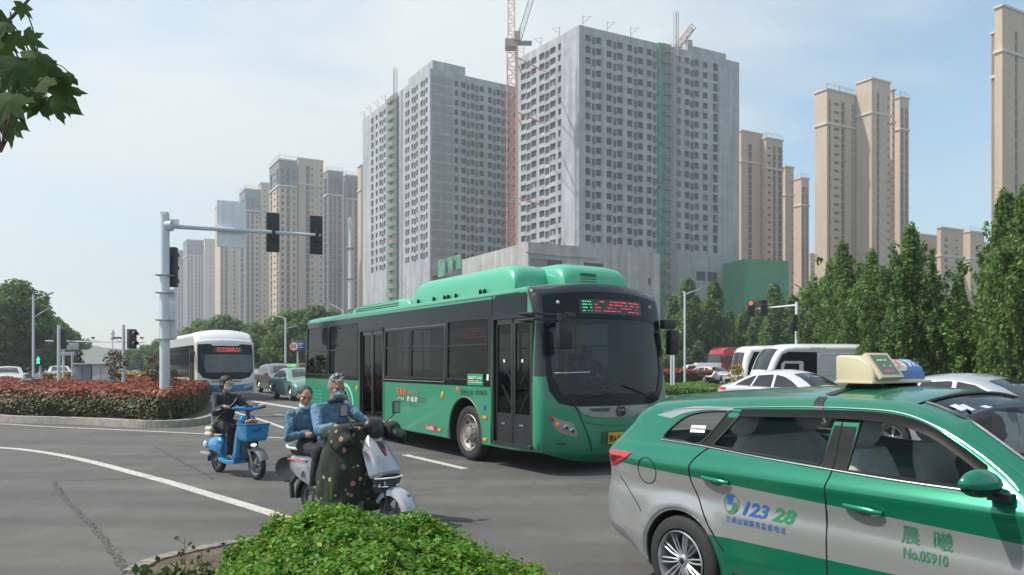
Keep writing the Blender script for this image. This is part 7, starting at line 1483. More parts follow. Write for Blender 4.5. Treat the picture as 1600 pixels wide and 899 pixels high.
# ============================================================ TREES, HEDGES, BUSH
def leafm(name, col, isl=.35, tr=.3, rough=.5, col2=None): return mat(name, col, rough, var=.22, vs=.9, isl=isl, trans=tr, spec=.35, col2=col2)
M_LF1 = leafm('leaf_mid_green', (.13, .225, .05), tr=.5); M_LF2 = leafm('leaf_dark_green', (.10, .19, .048), tr=.5); M_LF3 = leafm('leaf_bright_green', (.14, .25, .045), tr=.45); M_LFR = leafm('leaf_red_shoot', (.22, .042, .024), .45, .2, col2=(.30, .09, .036)); M_LFO = leafm('leaf_bronze', (.13, .085, .04), .4, .25); M_LFB = leafm('leaf_hedge_green', (.075, .11, .035), .45, .2); M_LFY = leafm('leaf_yellow', (.42, .30, .03), .3, .2)
M_BARK = mat('bark', (.13, .10, .075), .9, var=.4, vs=8, bump=.6, bs=30); M_CORE = mat('hedge_core_dark', (.022, .024, .014), .95, var=.4, vs=6)
def crown_pts(kind, h, w, n, seed, base=.18):
    r = np.random.default_rng(seed); cl = []
    def env(t):   # t 0..1 bottom to top -> radius factor
        if kind == 'cone': return max(.06, (1-t)**.75*(.35+.65*min(1, t*5+.25)))
        if kind == 'fan': return (.45+.55*math.sin(PI*min(1, .2+t*.7)))*(1 if t < .6 else max(.10, 1-(t-.6)*2.3))
        return math.sqrt(max(.02, 1-(2*t*.93-.93)**2))
    nc = {'cone': 95, 'fan': 130, 'round': 90}[kind]; z0 = h*base
    for i in range(nc):
        t = r.uniform(0, 1)**(1.15 if kind == 'cone' else .9); a = r.uniform(0, 2*PI); rr = env(t)*w/2*(r.uniform(.25, 1)**.6)*r.uniform(.85, 1.15)
        cl.append((rr*math.cos(a), rr*math.sin(a), z0+(h-z0)*t, w*(.12 if kind == 'cone' else .085 if kind == 'fan' else .12)*r.uniform(.6, 1.35)))
    cl = np.array(cl); wt = cl[:, 3]**2; k = r.choice(nc, n, p=wt/wt.sum()); d = r.normal(size=(n, 3)); d /= np.linalg.norm(d, axis=1)[:, None]; rad = r.uniform(.35, 1.05, n)**.6
    stretch = np.array([1, 1, {'cone': 1.35, 'fan': 2.1, 'round': .85}[kind]]); p = cl[k, :3]+d*(rad*cl[k, 3])[:, None]*stretch
    return p, d, cl
def loose_pts(h, w, n, seed, base):
    """airy crown: leaf tufts strung along rising boughs, gaps between them"""
    r = np.random.default_rng(seed); cl = []; z0 = h*base; nb = 26
    for i in range(nb):
        a = i*2.4+r.uniform(-.4, .4); zs = z0+(h*.70-z0)*(i/nb)**.9; L_ = w*.5*r.uniform(.55, 1.15)*(1-.55*(i/nb)**1.6); rise = r.uniform(.5, 1.5); k = int(6+r.integers(0, 5))
        for j in range(k):
            t = (j+1)/k; cl.append((L_*t*math.cos(a)+r.normal(0, .06*w*.5), L_*t*math.sin(a)+r.normal(0, .06*w*.5), min(h*.98, zs+L_*rise*t**1.3+r.normal(0, .1)), w*.055*r.uniform(.6, 1.5)*(1.15-.5*t)))
    for j in range(14): t = j/13; cl.append((r.normal(0, .05*w), r.normal(0, .05*w), h*(.6+.4*t), w*.06*(1.2-.8*t)))
    for _ in range(3):
        a = r.uniform(0, 6.28); d = r.uniform(.12, .3)*w; 
        for j in range(8): t = j/7; cl.append((d*math.cos(a)+r.normal(0, .03*w), d*math.sin(a)+r.normal(0, .03*w), h*(.62+.30*t), w*.05*(1.2-.8*t)))
    cl = np.array(cl); wt = cl[:, 3]**1.6; k = r.choice(len(cl), n, p=wt/wt.sum()); d = r.normal(size=(n, 3)); d /= np.linalg.norm(d, axis=1)[:, None]; rad = r.uniform(.1, 1.35, n)**.8
    return cl[k, :3]+d*(rad*cl[k, 3])[:, None]*np.array([1, 1, 1.3]), d, cl
def tree_proto(kind, h, w, n, ls, lm, seed, name='tree', base=.18, trunk_r=None, label='tree'):
    p, d, cl = loose_pts(h, w, n, seed, base) if kind == 'fan' else crown_pts(kind, h, w, n, seed, base); t = thing(name, label, 'tree'); tr = trunk_r or h*.014
    b = MB(); rd = random.Random(seed); lean = rd.uniform(-.02, .02)*h; spine = [(lean*k*k*.5, lean*k*.3, h*.93*k) for k in (0, .2, .4, .6, .8, 1)]
    b.tube(spine, [tr*1.25, tr, tr*.8, tr*.55, tr*.3, tr*.1], 8)
    for c in cl[::2]:
        z = max(h*base*.7, c[2]-abs(c[3])*1.5-.12*math.hypot(c[0], c[1])*2); k = min(.95, z/(h*.93)); s_ = Vector((lean*k*k*.5, lean*k*.3, z)); e = Vector(c[:3]); m_ = (s_+e)/2+Vector((0, 0, -.05*w*.2)); b.tube([s_, m_, e], [tr*.35, tr*.2, tr*.06], 5, cap=False)
    b.build('trunk', M_BARK, t); leaves('crown', p, ls, lm, t, nrm=d*.5, asp=1.5); return t
PROT = {}
def put(kind, px, Y, topy, label, group, wk=1.0, rot=None, base_z=0, name=None):
    h0, t0, used = PROT[kind]; X = (px-800)/F*Y; H_ = H+(HY-topy)/F*Y-base_z
    t = t0 if not used else copy_tree(t0); PROT[kind][2] = True
    t.location = (X, Y, base_z); k = H_/h0; t.scale = (k*wk, k*wk, k); t.rotation_euler = (0, 0, rot if rot is not None else random.uniform(0, 6.28)); tag(t, label, 'tree', group)
    if name: t.name = name
    return t
def proto(key, *a, **k): PROT[key] = [a[1], tree_proto(*a, **k), False]
proto('cone1', 'cone', 8, 3.6, 12000, .17, M_LF1, 11, name='conical_tree', base=.10); proto('cone2', 'cone', 8, 3.3, 11000, .17, M_LF1, 12, name='conical_tree', base=.08)
proto('rnd1', 'round', 8, 7.5, 12000, .26, M_LF2, 21, name='broad_tree', base=.12); proto('rnd2', 'round', 8, 8, 12000, .26, M_LF1, 22, name='broad_tree', base=.12)
proto('fan1', 'fan', 6.5, 5.2, 15000, .12, M_LF2, 31, name='street_tree', base=.16); proto('fan2', 'fan', 6.5, 4.8, 13500, .12, M_LF1, 32, name='street_tree', base=.16); proto('fan3', 'fan', 6, 4.6, 13500, .12, M_LF3, 33, name='street_tree', base=.14)
proto('tip1', 'cone', 7, 2.8, 12000, .12, M_LF1, 41, name='street_tree', base=.12)
POS = ['leftmost', 'second', 'third', 'fourth', 'fifth', 'sixth', 'seventh', 'eighth', 'ninth', 'tenth', 'eleventh', 'twelfth', 'thirteenth', 'fourteenth']
def row(lst, fmt, group):
    for i, (kd, px, Y, ty, wk) in enumerate(lst): put(kd, px, Y, ty, fmt % (POS[i] if i < len(POS) else 'last'), group, wk)
row([('rnd1', -40, 72, 440, 1.1), ('rnd1', 8, 70, 452, 1.0), ('rnd2', 42, 78, 475, 1.0), ('rnd1', 74, 92, 503, 1.0), ('rnd2', 100, 110, 520, 1.0)], '%s of the dark broad trees behind the tall lamp on the far left', 'trees on the far left')
row([('rnd2', 205, 150, 548, 1.1), ('rnd1', 228, 140, 543, 1.0), ('rnd2', 250, 130, 536, 1.0), ('rnd1', 276, 120, 530, 1.0)], '%s tree in the hazy row left of the white bus', 'trees behind the white bus')
row([('rnd2', 322, 105, 506, 1.0), ('rnd1', 352, 100, 501, 1.0), ('rnd2', 384, 108, 510, 1.0), ('rnd2', 410, 88, 512, 1.0), ('rnd1', 438, 95, 503, 1.0), ('rnd2', 466, 85, 491, 1.0), ('rnd1', 500, 84, 488, 1.0), ('rnd2', 540, 90, 495, 1.0)], '%s tree in the green row between white bus and green bus', 'trees between the buses')
row([('cone2', 1052, 94, 470, 1), ('cone1', 1075, 90, 441, 1.05), ('cone2', 1096, 98, 478, 1), ('cone1', 1116, 92, 446, 1.1), ('cone2', 1140, 96, 492, 1.2), ('cone1', 1162, 98, 486, 1.1), ('cone2', 1186, 94, 476, 1.15), ('cone1', 1212, 90, 450, 1.0), ('cone2', 1240, 94, 470, 1.2), ('cone1', 1262, 92, 462, 1.2)], '%s conical tree in the row below the green netted block', 'conical trees behind the right signals')
row([('rnd1', 1060, 112, 522, 1), ('rnd2', 1110, 108, 520, 1), ('rnd1', 1165, 112, 518, 1), ('rnd2', 1220, 110, 510, 1), ('rnd2', 1290, 78, 505, 1), ('rnd2', 1350, 74, 500, 1), ('rnd2', 1420, 74, 500, 1), ('rnd2', 1490, 72, 495, 1), ('rnd2', 1560, 70, 495, 1), ('rnd2', 1630, 68, 480, 1)], '%s low bushy tree closing the view behind the right hand street trees', 'low trees far right')
row([('fan2', 1288, 46, 426, .8), ('fan1', 1322, 40, 396, .9), ('fan2', 1356, 36, 414, .9), ('fan1', 1392, 31, 410, .8), ('fan1', 1424, 29, 376, .75), ('fan2', 1455, 36, 460, 1.0), ('fan3', 1486, 28, 466, .95), ('fan3', 1524, 29, 460, 1.0), ('fan3', 1556, 34, 454, .9), ('fan2', 1590, 25, 336, .6), ('fan2', 1625, 24, 324, .65), ('fan1', 1680, 25, 364, .9)], '%s of the big street trees above the white saloon and taxi', 'street trees on the right')
row([('tip1', 1318, 38, 389, .7), ('tip1', 1422, 29, 364, .7), ('tip1', 1572, 26, 314, .7)], '%s slender leader poking above the big street trees', 'slender leaders on the right')
row([('tip1', 1296, 46, 416, .6), ('tip1', 1362, 31, 402, .55), ('tip1', 1442, 33, 432, .6), ('tip1', 1500, 30, 438, .6), ('tip1', 1540, 32, 414, .6), ('tip1', 1602, 25, 310, .6)], '%s thin tree spire rising among the right hand street trees', 'thin spires on the right')
# three clipped saplings standing in the red hedge
for px, Y, ty, lab in ((180, 27, 549, 'small bronze sapling in the red hedge in front of the cabinets'), (243, 26, 556, 'small bronze sapling in the red hedge just left of the signal mast'), (266, 25, 574, 'smallest bronze sapling in the red hedge just right of the signal mast')):
    t = tree_proto('round', 2.2, .85, 420, .07, M_LFO, px, name='sapling', base=.55, trunk_r=.025); k = (H+(HY-ty)/F*Y-.1)/2.2; t.location = ((px-800)/F*Y, Y, .1); t.scale = (k, k, k); tag(t, lab, 'tree')
def pip(x, y, poly):
    c = np.zeros(len(x), bool); n = len(poly)
    for i in range(n):
        x0, y0 = poly[i]; x1, y1 = poly[(i+1) % n]; m = ((y0 > y) != (y1 > y)) & (x < (x1-x0)*(y-y0)/((y1-y0) if y1 != y0 else 1e-9)+x0); c ^= m
    return c
def hedge(name, label, poly, z0, z1, n_top, n_side, ls, mats, redtop=True, seed=3, cat='hedge', side=None):
    """clipped hedge over a ground polygon: leaf shell on top and round the edge over an added solid dark core"""
    r = np.random.default_rng(seed); P_ = np.array(poly); lo, hi = P_.min(0), P_.max(0); t = thing(name, label, cat, (float(P_[:, 0].mean()), float(P_[:, 1].mean()), 0)); o = np.array([P_[:, 0].mean(), P_[:, 1].mean(), 0])
    x = r.uniform(lo[0], hi[0], n_top*3); y = r.uniform(lo[1], hi[1], n_top*3); k = pip(x, y, poly); x, y = x[k][:n_top], y[k][:n_top]
    def und(x, y): return .06*np.sin(x*1.7+y)+.05*np.sin(y*2.3-x*.8)+.03*np.sin(x*5+1)
    z = z1+und(x, y)-np.abs(r.normal(0, .07, len(x)))+.03; p1 = np.stack([x, y, z], 1); n1 = np.tile([0, 0, 1.0], (len(x), 1))
    L_ = np.linalg.norm(np.roll(P_, -1, 0)-P_, axis=1); e = r.choice(len(P_), n_side, p=L_/L_.sum()); f = r.uniform(0, 1, n_side); a = P_[e]; b = P_[(e+1) % len(P_)]; q = a+(b-a)*f[:, None]; dd = (b-a)/(L_[e][:, None]+1e-9); ar = sum(P_[i][0]*P_[(i+1) % len(P_)][1]-P_[(i+1) % len(P_)][0]*P_[i][1] for i in range(len(P_))); s_ = 1 if ar > 0 else -1
    nn = np.stack([dd[:, 1]*s_, -dd[:, 0]*s_], 1); zz = z0+(z1-z0)*r.uniform(0, 1.03, n_side); bul = .10*np.sin(PI*np.clip((zz-z0)/(z1-z0), 0, 1))-.06+.05*np.sin(q[:, 0]*3+zz*6)-np.abs(r.normal(0, .06, n_side)); q2 = q+nn*bul[:, None]
    p2 = np.stack([q2[:, 0], q2[:, 1], zz], 1); n2 = np.concatenate([nn, np.full((n_side, 1), .35)], 1)
    p = np.concatenate([p1, p2]); nr = np.concatenate([n1, n2])
    hgt = (p[:, 2]-z0)/(z1-z0); pr_ = np.clip((hgt-.66)*3.2+r.normal(0, .22, len(p)), 0, 1) if redtop else np.zeros(len(p)); mi = np.where(r.uniform(0, 1, len(p)) < pr_, 1, np.where(r.uniform(0, 1, len(p)) < .34*(1 if redtop else 0), 2, 0))
    leaves('foliage', p-o, ls, None, t, nrm=nr, mats=mats, mi=mi, asp=1.7)
    cb = MB(); pl_ = [Vector((float(v[0]-o[0]), float(v[1]-o[1]), z0-.05)) for v in P_]; cm = sum(pl_, Vector())/len(pl_); pl_ = [v+(cm-v).normalized()*.12 for v in pl_]; cb.prism(pl_, (0, 0, z1-z0-.06)); cb.build('dark_core', M_CORE, t, smooth=0); return t  # solid dark mass added to block the view through the leaves
fr_ = [p for p in inn if p.y < 34]; hp = []
for i, p in enumerate(inn):
    if p.y > 36: continue
    a = inn[max(0, i-1)]; b = inn[min(len(inn)-1, i+1)]; d = (b-a).normalized(); n_ = Vector((-d.y, d.x, 0)); q = p+n_*.45; hp.append((q.x, q.y))
hp = [p for p in hp if p[0] > -26]; hp += [(hp[-1][0]-.5, 37), (-16, 39), (-30, 38), (-30, hp[0][1]+.5)]
hedge('red_hedge', 'long clipped hedge with red new shoots on the kerbed island at the left', hp, .18, .92, 62000, 60000, .068, [M_LFB, M_LFR, M_LFO])
mh = [tuple(G(*p)[:2]) for p in ((1036, 606), (1114, 604), (1122, 597), (1040, 597))]
hedge('red_hedge', 'low dark hedge with reddish top in the median right of the green bus', mh, .1, 1.1, 5000, 9000, .12, [M_LFB, M_LFR, M_LFO], seed=5)
gh = [tuple(G(*p)[:2]) for p in ((1000, 622), (1150, 622), (1150, 612), (1000, 612))]
hedge('green_hedge', 'bright low green strip hedge in front of the median hedge', gh, .05, .50, 7000, 6000, .08, [M_LF3, M_LF3, M_LF3], redtop=False, seed=6)
yh = [(-38, 62), (-22, 62), (-22, 64), (-38, 64)]
hedge('yellow_hedge', 'low yellow-green hedge strip beyond the red hedge', yh, .05, .9, 3000, 3500, .14, [M_LFY, M_LF3, M_LF3], redtop=False, seed=7)
for px, Y, ty in ((1152, 39, 571),): t = tree_proto('round', 1.6, .85, 900, .06, M_LFY, 77, name='round_shrub', base=.45, trunk_r=.03); t.location = ((px-800)/F*Y, Y, 0); tag(t, 'small round yellow flowering shrub beside the white van', 'shrub'); t.scale = (1.0, 1.0, 1.0)
gpd = [tuple(G(*p)[:2]) for p in ((990, 626), (1170, 626), (1170, 594), (990, 594))]
pad('median_strip', gpd, .13, mat('bed_soil', (.12, .10, .07), .95, var=.4, vs=2), .13)
# ---------------- near bush at the foot of the picture
hx = [(-2.12, .0), (-1.98, .22), (-1.9, .42), (-1.78, .55), (-1.6, .67), (-1.4, .72), (-.9, .745), (-.66, .70), (-.42, .61), (-.15, .51), (.15, .42), (.4, .30), (.62, .0)]
hX = np.array([a*.94-.03 for a, b in hx]); hZ = np.array([b for a, b in hx])
def bh(x, y):
    z = np.interp(x*4.8/np.clip(y, 2.4, 6), hX, hZ); e = np.clip((5.0-.10*np.abs(x+1)-y)/.45, 0, 1); f = np.sqrt(np.clip(1-(1-e)**2, 0, 1)); f2_ = np.clip((y-2.5)/.4, 0, 1)
    return (z+.035*np.sin(x*9+y*4)+.03*np.sin(y*11-x*5)+.02*np.sin(x*23+y*17))*f*np.sqrt(f2_)
NB = 13500; bx = rng.uniform(-2.3, .75, NB*2); by = rng.uniform(2.5, 5.15, NB*2); bz = bh(bx, by); ok = bz > .12; bx, by, bz = bx[ok][:NB], by[ok][:NB], bz[ok][:NB]; NB = len(bx)
e_ = .03; gx = (bh(bx+e_, by)-bh(bx-e_, by))/(2*e_); gy = (bh(bx, by+e_)-bh(bx, by-e_))/(2*e_); nrm = np.stack([-gx, -gy, np.ones(NB)], 1); nrm /= np.linalg.norm(nrm, axis=1)[:, None]
dirs = nrm*.7+np.array([0, 0, .5])+rng.normal(0, .38, (NB, 3)); dirs /= np.linalg.norm(dirs, axis=1)[:, None]
base = np.stack([bx, by, bz+.09], 1)-dirs*.10-nrm*rng.exponential(.035, NB)[:, None]; ln = rng.uniform(.06, .15, NB); K_ = 12; P0 = []; N0 = []
for k in range(K_):
    t_ = (k//2+.6)/(K_/2); side = 1 if k % 2 else -1; a = rng.uniform(0, 2*PI, NB) if k == 0 else a; perp = np.cross(dirs, np.stack([np.cos(a+(k//2)*1.6), np.sin(a+(k//2)*1.6), np.full(NB, .2)], 1)); perp /= np.linalg.norm(perp, axis=1)[:, None]+1e-9
    P0.append(base+dirs*(ln*t_)[:, None]+perp*side*.013); N0.append(dirs*.7+perp*side*.3+rng.normal(0, .25, (NB, 3)))
BUSH = thing('clipped_bush', 'bright green small-leaved bush in the foreground below the silver scooter', 'bush', (-.8, 4.0, 0)); off_ = np.array([-.8, 4.0, 0])
Pb = np.concatenate(P0); Nb = np.concatenate(N0); mi = (rng.uniform(0, 1, len(Pb)) < np.clip(.22+.55*(Pb[:, 0]+.3), .12, .75)).astype(int)  # paler leaves become more common towards the right
leaves('foliage', Pb-off_, .0215, None, BUSH, nrm=Nb, mats=[leafm('bush_leaf', (.10, .235, .02), .38, .4, .5), leafm('bush_pale_leaf', (.21, .36, .03), .3, .45, .5)], mi=mi, shape='leaf', asp=1.45)
cb = MB(); gxs = np.linspace(-2.2, .6, 36); gys = np.linspace(2.6, 5.05, 30); cb.loft([[Vector((float(x)+.8, float(y)-4, float(max(.05, bh(np.array([x]), np.array([y]))[0]-.07)))) for x in gxs] for y in gys], 0, False, False); cb.build('dark_core', mat('bush_core', (.03, .05, .015), .95, var=.5, vs=12), BUSH, fix=False)  # solid dark sheet under the leaf tips, no twigs
q = MB(); 
for (a, b_, c) in (((-1.12, 4.75, .86), (-1.12, 4.76, 1.06), .006),): q.tube([a, ((a[0]+b_[0])/2+.004, a[1], (a[2]+b_[2])/2), b_], [.008, .007, .001], 4, flat=.3)
o = q.build('grass_blade', M_LF3); tag(o, 'single tall grass blade sticking up out of the green bush', 'grass blade')
# weeds and stalks on the soil at the left of the bush
wp = rng.uniform([-2.75, 4.2], [-1.7, 5.95], (420, 2)); W_ = []
for x, y in wp:
    for _ in range(6): W_.append((x+rng.normal(0, .035), y+rng.normal(0, .035), .10+abs(rng.normal(0, .045))))
W_ = np.array(W_); kk = W_[:, 1] < 5.9-.25*np.abs(W_[:, 0]+2.2); o = leaves('low_weeds', W_[kk], .045, leafm('weed_leaf', (.07, .11, .03), .4, .3), None); tag(o, kind='stuff')
for i, (x, y, h_) in enumerate(((-2.36, 5.5, .36), (-2.28, 5.6, .26), (-2.08, 5.65, .28), (-2.02, 5.5, .2), (-1.92, 5.6, .24))):
    t = thing('weed_stalk', ('tallest', 'second', 'third', 'fourth', 'rightmost')[i]+' dry weed stalk from the left beside the green bush', 'weed', (x, y, .09), 0, 'dry weed stalks'); q = MB(); st = [(0, 0, 0), (.02, 0, h_*.5), (.01, .01, h_)]; q.tube(st, [.004, .003, .002], 5); 
    for k in range(5): z_ = h_*(.4+.12*k); q.tube([(.012, 0, z_), (.012+.05*math.cos(k*2.4), .05*math.sin(k*2.4), z_+.04)], .0018, 4)
    q.build('stem', M_BARK, t); leaves('leaves', [(.012+.05*math.cos(k*2.4)+rng.normal(0, .006), .05*math.sin(k*2.4)+rng.normal(0, .006), h_*(.4+.12*k)+.045+rng.normal(0, .008)) for k in range(5) for _ in range(5)], .022, M_LFO, t)
# ---------------- plane tree leaves overhead at the top left
PT = thing('plane_tree', 'plane tree whose lobed leaves hang into the top left corner', 'tree', (-3.4, 2.6, 0))
q = MB(); q.tube([(0, 0, 0), (.05, 0, 1.5), (.0, .05, 3.2)], [.16, .13, .10], 12); q.tube([(0, .03, 2.3), (.6, -.05, 2.62), (1.25, -.1, 2.62), (1.62, -.12, 2.66)], [.05, .03, .016, .010], 8)
SUBS = [CR([(1.62, -.12, 2.66), (1.80, -.15, 2.80), (1.93, -.20, 2.88)], 8), CR([(1.62, -.12, 2.66), (1.85, -.2, 2.64), (1.98, -.28, 2.58)], 8), CR([(1.62, -.12, 2.66), (1.78, -.3, 2.48), (1.95, -.42, 2.30)], 8), CR([(1.25, -.1, 2.62), (1.5, -.35, 2.5), (1.75, -.5, 2.42)], 8)]
for sb_ in SUBS: q.tube(sb_, [.008-.005*i/(len(sb_)-1) for i in range(len(sb_))], 6)
q.build('trunk', M_BARK, PT)
LOB = []
for k, (ang, l) in enumerate(((90, 1.0), (38, .86), (142, .86), (-8, .60), (188, .60))):
    pass
out_ = []
for ang, r_ in ((-90, .30), (-62, .44), (-38, .50), (-22, .62), (-12, .70), (-2, .55), (8, .50), (14, .42), (24, .66), (30, .72), (38, .98), (44, .74), (52, .70), (60, .46), (70, .66), (78, .74), (90, 1.12)): out_.append((ang, r_))
full = [(r_*math.cos(R(a)), r_*math.sin(R(a))) for a, r_ in out_]+[(-r_*math.cos(R(a)), r_*math.sin(R(a))) for a, r_ in out_[-2:0:-1]]
M_PL = mat('plane_leaf', (.055, .10, .03), .75, var=.3, vs=14, trans=.4, spec=.15)
lv = MB(); rp_ = random.Random(9)
targets = [(-15, 20, .9), (8, 40, .9), (-5, 75, 1.0), (35, 12, .5), (25, 105, 1.0), (55, 92, 1.0), (8, 130, 1.1), (40, 128, 1.0), (68, 130, .9), (95, 138, 1.0), (110, 122, .55), (85, 165, .95), (60, 158, .9), (25, 165, 1.0), (5, 185, 1.0), (20, 200, .8), (-20, 150, 1.1), (100, 155, .7), (45, 60, .6), (-10, 210, .7), (12, 100, 1.0), (42, 108, .9), (28, 140, 1.0), (75, 112, .8), (52, 145, .9), (-8, 110, 1.0), (14, 158, 1.0), (90, 120, .7), (2, 60, .8), (22, 60, .6)]
tw = MB()
for px, py, sc in targets:
    Y = rp_.uniform(1.9, 2.5); c = P(px, py, Y)-Vector((-3.4, 2.6, 0)); s_ = .076*sc
    M_ = Euler((R(90+rp_.uniform(-38, 38)), R(rp_.uniform(-35, 35)), R(rp_.uniform(-30, 30)))).to_matrix()@Matrix.Rotation(R(rp_.uniform(120, 240)), 3, 'Z'); cup = rp_.uniform(.15, .5)
    pts = [c+M_@Vector((x*s_, y*s_, -cup*s_*(x*x+y*y)*.6)) for x, y in full]; k = len(lv.v); lv.v += [c+M_@Vector((0, 0, s_*.03))]+pts; n = len(pts)
    for i in range(n): lv.f.append((k, k+1+i, k+1+(i+1) % n)); lv.m.append(0)
    st = c+M_@Vector((0, -.25*s_, 0)); nb_ = min((Vector(p_) for sb_ in SUBS for p_ in sb_), key=lambda p_: (p_-st).length); md = (st+nb_)/2+Vector((0, 0, .03)); tw.tube(CR([st, md, nb_], 4), [.0012+.0002*i for i in range(9)], 5)
lv.build('leaves', M_PL, PT, smooth=0, fix=False); tw.build('twigs', M_BARK, PT)
# ============================================================ STREET FURNITURE
M_POLE = mat('pale_pole_paint', (.58, .64, .68), .45, var=.06, vs=1, metal=.1); M_SIGB = mat('signal_black', (.022, .026, .03), .5, var=.1); M_SIGN = mat('sign_back', (.78, .80, .82), .5, var=.06, vs=1.5)
M_RLIT = mat('lit_red', (.95, .06, .05), .4, emit=2.0, var=0); M_GLIT = mat('lit_green', (.05, .95, .35), .4, emit=2.0, var=0)
def head3(name, label, c, h, w, face=None, lit=None, n=3, group='traffic signal heads', rz=0, visor=1):
    """signal head: housing, round lenses with hoods; face points local -y"""
    t = thing(name, label, 'traffic light', c, rz, group); b = MB(); b.box((0, 0, 0), (w, w*.5, h)); b.build('housing', M_SIGB, t, bevel=.02)
    for k in range(n):
        z = h/2-h*(k+.5)/n; r_ = min(w*.36, h/n*.38); q = MB(); q.lathe([(r_, -w*.26), (.001, -w*.27)], (0, 0, z), 'Y', 16)
        q.build('lens', (M_RLIT if lit == k and lit == 0 else M_GLIT if lit == k else M_SIGB), t)
        if visor: q = MB(); q.loft([[Vector((r_*1.1*math.cos(a), y, z+r_*1.1*math.sin(a)-(.0 if y > -w*.5 else .02))) for a in np.linspace(-.2, PI+.2, 12)] for y in (-w*.25, -w*.75)], 0, False, False); q.build('hood', M_SIGB, t)
    return t
# big mast in the red hedge
mp0 = P(257.5, 0, 24); t = thing('signal_mast', 'tall pale grey signal mast rising from the red hedge with a long arm', 'signal mast', (mp0.x, mp0.y, .1))
b = MB(); b.tube([(0, 0, 0), (0, 0, 6.25)], [.155, .135], 16); b.lathe([(.25, 0), (.25, .04), (.16, .05)], (0, 0, 0), 'Z', 16); b.box((0, 0, 6.27), (.2, .2, .1)); b.build('pole', M_POLE, t)
pe_ = P(501, 368, 25.9)-Vector((mp0.x, mp0.y, .1)); ps_ = P(262, 353, 24)-Vector((mp0.x, mp0.y, .1))
b = MB(); b.tube([ps_, pe_], [.085, .05], 12); b.build('arm', M_POLE, t)
b = MB(); b.cyl(ps_-Vector((.05, 0, 0)), ps_+Vector((.14, 0, 0)), .17, n=14); b.box(ps_+Vector((.2, 0, .1)), (.3, .02, .2)); b.build('flange', M_POLE, t)
for z in (4.35, 3.8, 2.95, 2.35): b = MB(); b.box((0, .0, z), (.46, .34, .035)); b.build('clamp', M_STEEL, t)
ad_ = (pe_-ps_).normalized(); az = math.atan2(ad_.y, ad_.x)
def onarm(px): k = hit(px, Vector(((mp0.x+ps_.x), (mp0.y+ps_.y))), Vector((ad_.x, ad_.y)).normalized()); return Vector((mp0.x, mp0.y, .1))+ps_+ad_*k
for px, lab in ((423.5, 'dark signal head seen from behind on the mast arm, nearer the blank white sign'), (491.5, 'dark signal head seen from behind at the free end of the mast arm')):
    c = onarm(px)+Vector((0, .17, 0)); h_ = head3('traffic_light', lab, c+Vector((0, .0, .02)), 1.28, .42, rz=PI+az); 
    q = MB(); q.box((0, .22, 0), (.10, .2, .5)); q.build('bracket', M_SIGB, h_)
c = onarm(359); q = MB(); q.box((0, 0, 0), (.88, .04, 1.5)); sgn_ = q.build('blank_sign', M_SIGN, None, bevel=.008)
q = MB()
for x in (-.28, 0, .28): q.box((x, -.03, 0), (.04, .03, 1.48))
q.build('stiffener', M_SIGN, sgn_); sgn_.location = c+Vector((0, .14, .2)); sgn_.rotation_euler = (0, 0, az); tag(sgn_, 'blank white sign seen from behind on the mast arm', 'sign')
head3('traffic_light', 'dark tall signal head strapped behind the mast pole', (mp0.x+.02, mp0.y+.28, H+(HY-416)/F*24), 1.25, .46, rz=PI)
q = MB(); q.box((0, 0, 0), (.56, .04, 1.58)); o = q.build('blank_sign', M_SIGN, None, bevel=.008); o.location = (mp0.x-.02, mp0.y+.26, H+(HY-491)/F*24); tag(o, 'pale grey vertical sign panel behind the lower mast pole', 'sign')
def pole(name, label, px, Y, topy, r_, arms=(), cat='pole', group=None, base=0.1, m=None):
    p = P(px, topy, Y); t = thing(name, label, cat, (p.x, p.y, base), 0, group); b = MB(); b.tube([(0, 0, 0), (0, 0, p.z-base)], [r_*1.15, r_], 10); b.build('pole', m or M_POLE, t)
    for (px1, py1, px2, py2, kind) in arms:
        a = P(px1, py1, Y)-Vector((p.x, p.y, base)); c = P(px2, py2, Y)-Vector((p.x, p.y, base)); b = MB(); b.tube(CR([a, (a*.5+c*.5)+Vector((0, 0, .04*(c-a).length)), c], 4), r_*.45, 8); b.build('arm', m or M_POLE, t)
        if kind == 'lamp': b = MB(); d = (c-a).normalized(); b.box(c+d*.2, (.55, .2, .08), 0, M=Matrix(((d.x, 0, -d.z), (0, 1, 0), (d.z, 0, d.x)))); b.build('lamp_head', mat('lamp_grey', (.30, .32, .33), .5), t, bevel=.03)
    return t
pole('signal_pole', 'pale pole carrying a dark signal box at the left, in front of the gantry', 92, 33, 508, .065); p = P(91, 530, 33); q = head3('pedestrian_signal', 'dark signal box seen from behind on the pole left of the cabinets', (p.x, p.y+.13, p.z), .84, .45, n=2, rz=PI)
pole('signal_pole', 'pale pole right of the cabinets with side-on signal head', 193, 33, 508, .065); p = P(206, 530, 33); head3('traffic_light', 'side-on two-lamp signal head with hoods, right of the cabinets', (p.x, p.y, p.z), .84, .36, n=2, rz=R(65)); 
pole('signal_pole', 'short pale pole of the green man signal', 63, 38, 560, .05); p = P(63, 559, 38)
gs_ = thing('pedestrian_signal', 'pedestrian signal showing a green man at the far left', 'traffic light', (p.x, p.y-.08, p.z)); q = MB(); q.box((0, 0, 0), (.38, .18, .78)); q.build('housing', M_SIGB, gs_, bevel=.02)
q = MB(); f_ = lambda x, z: Vector((x, -.095, z-.16)); q.add([f_(.035*math.cos(a), .165+.035*math.sin(a)) for a in np.linspace(0, 2*PI, 12, endpoint=False)], [tuple(range(12))])
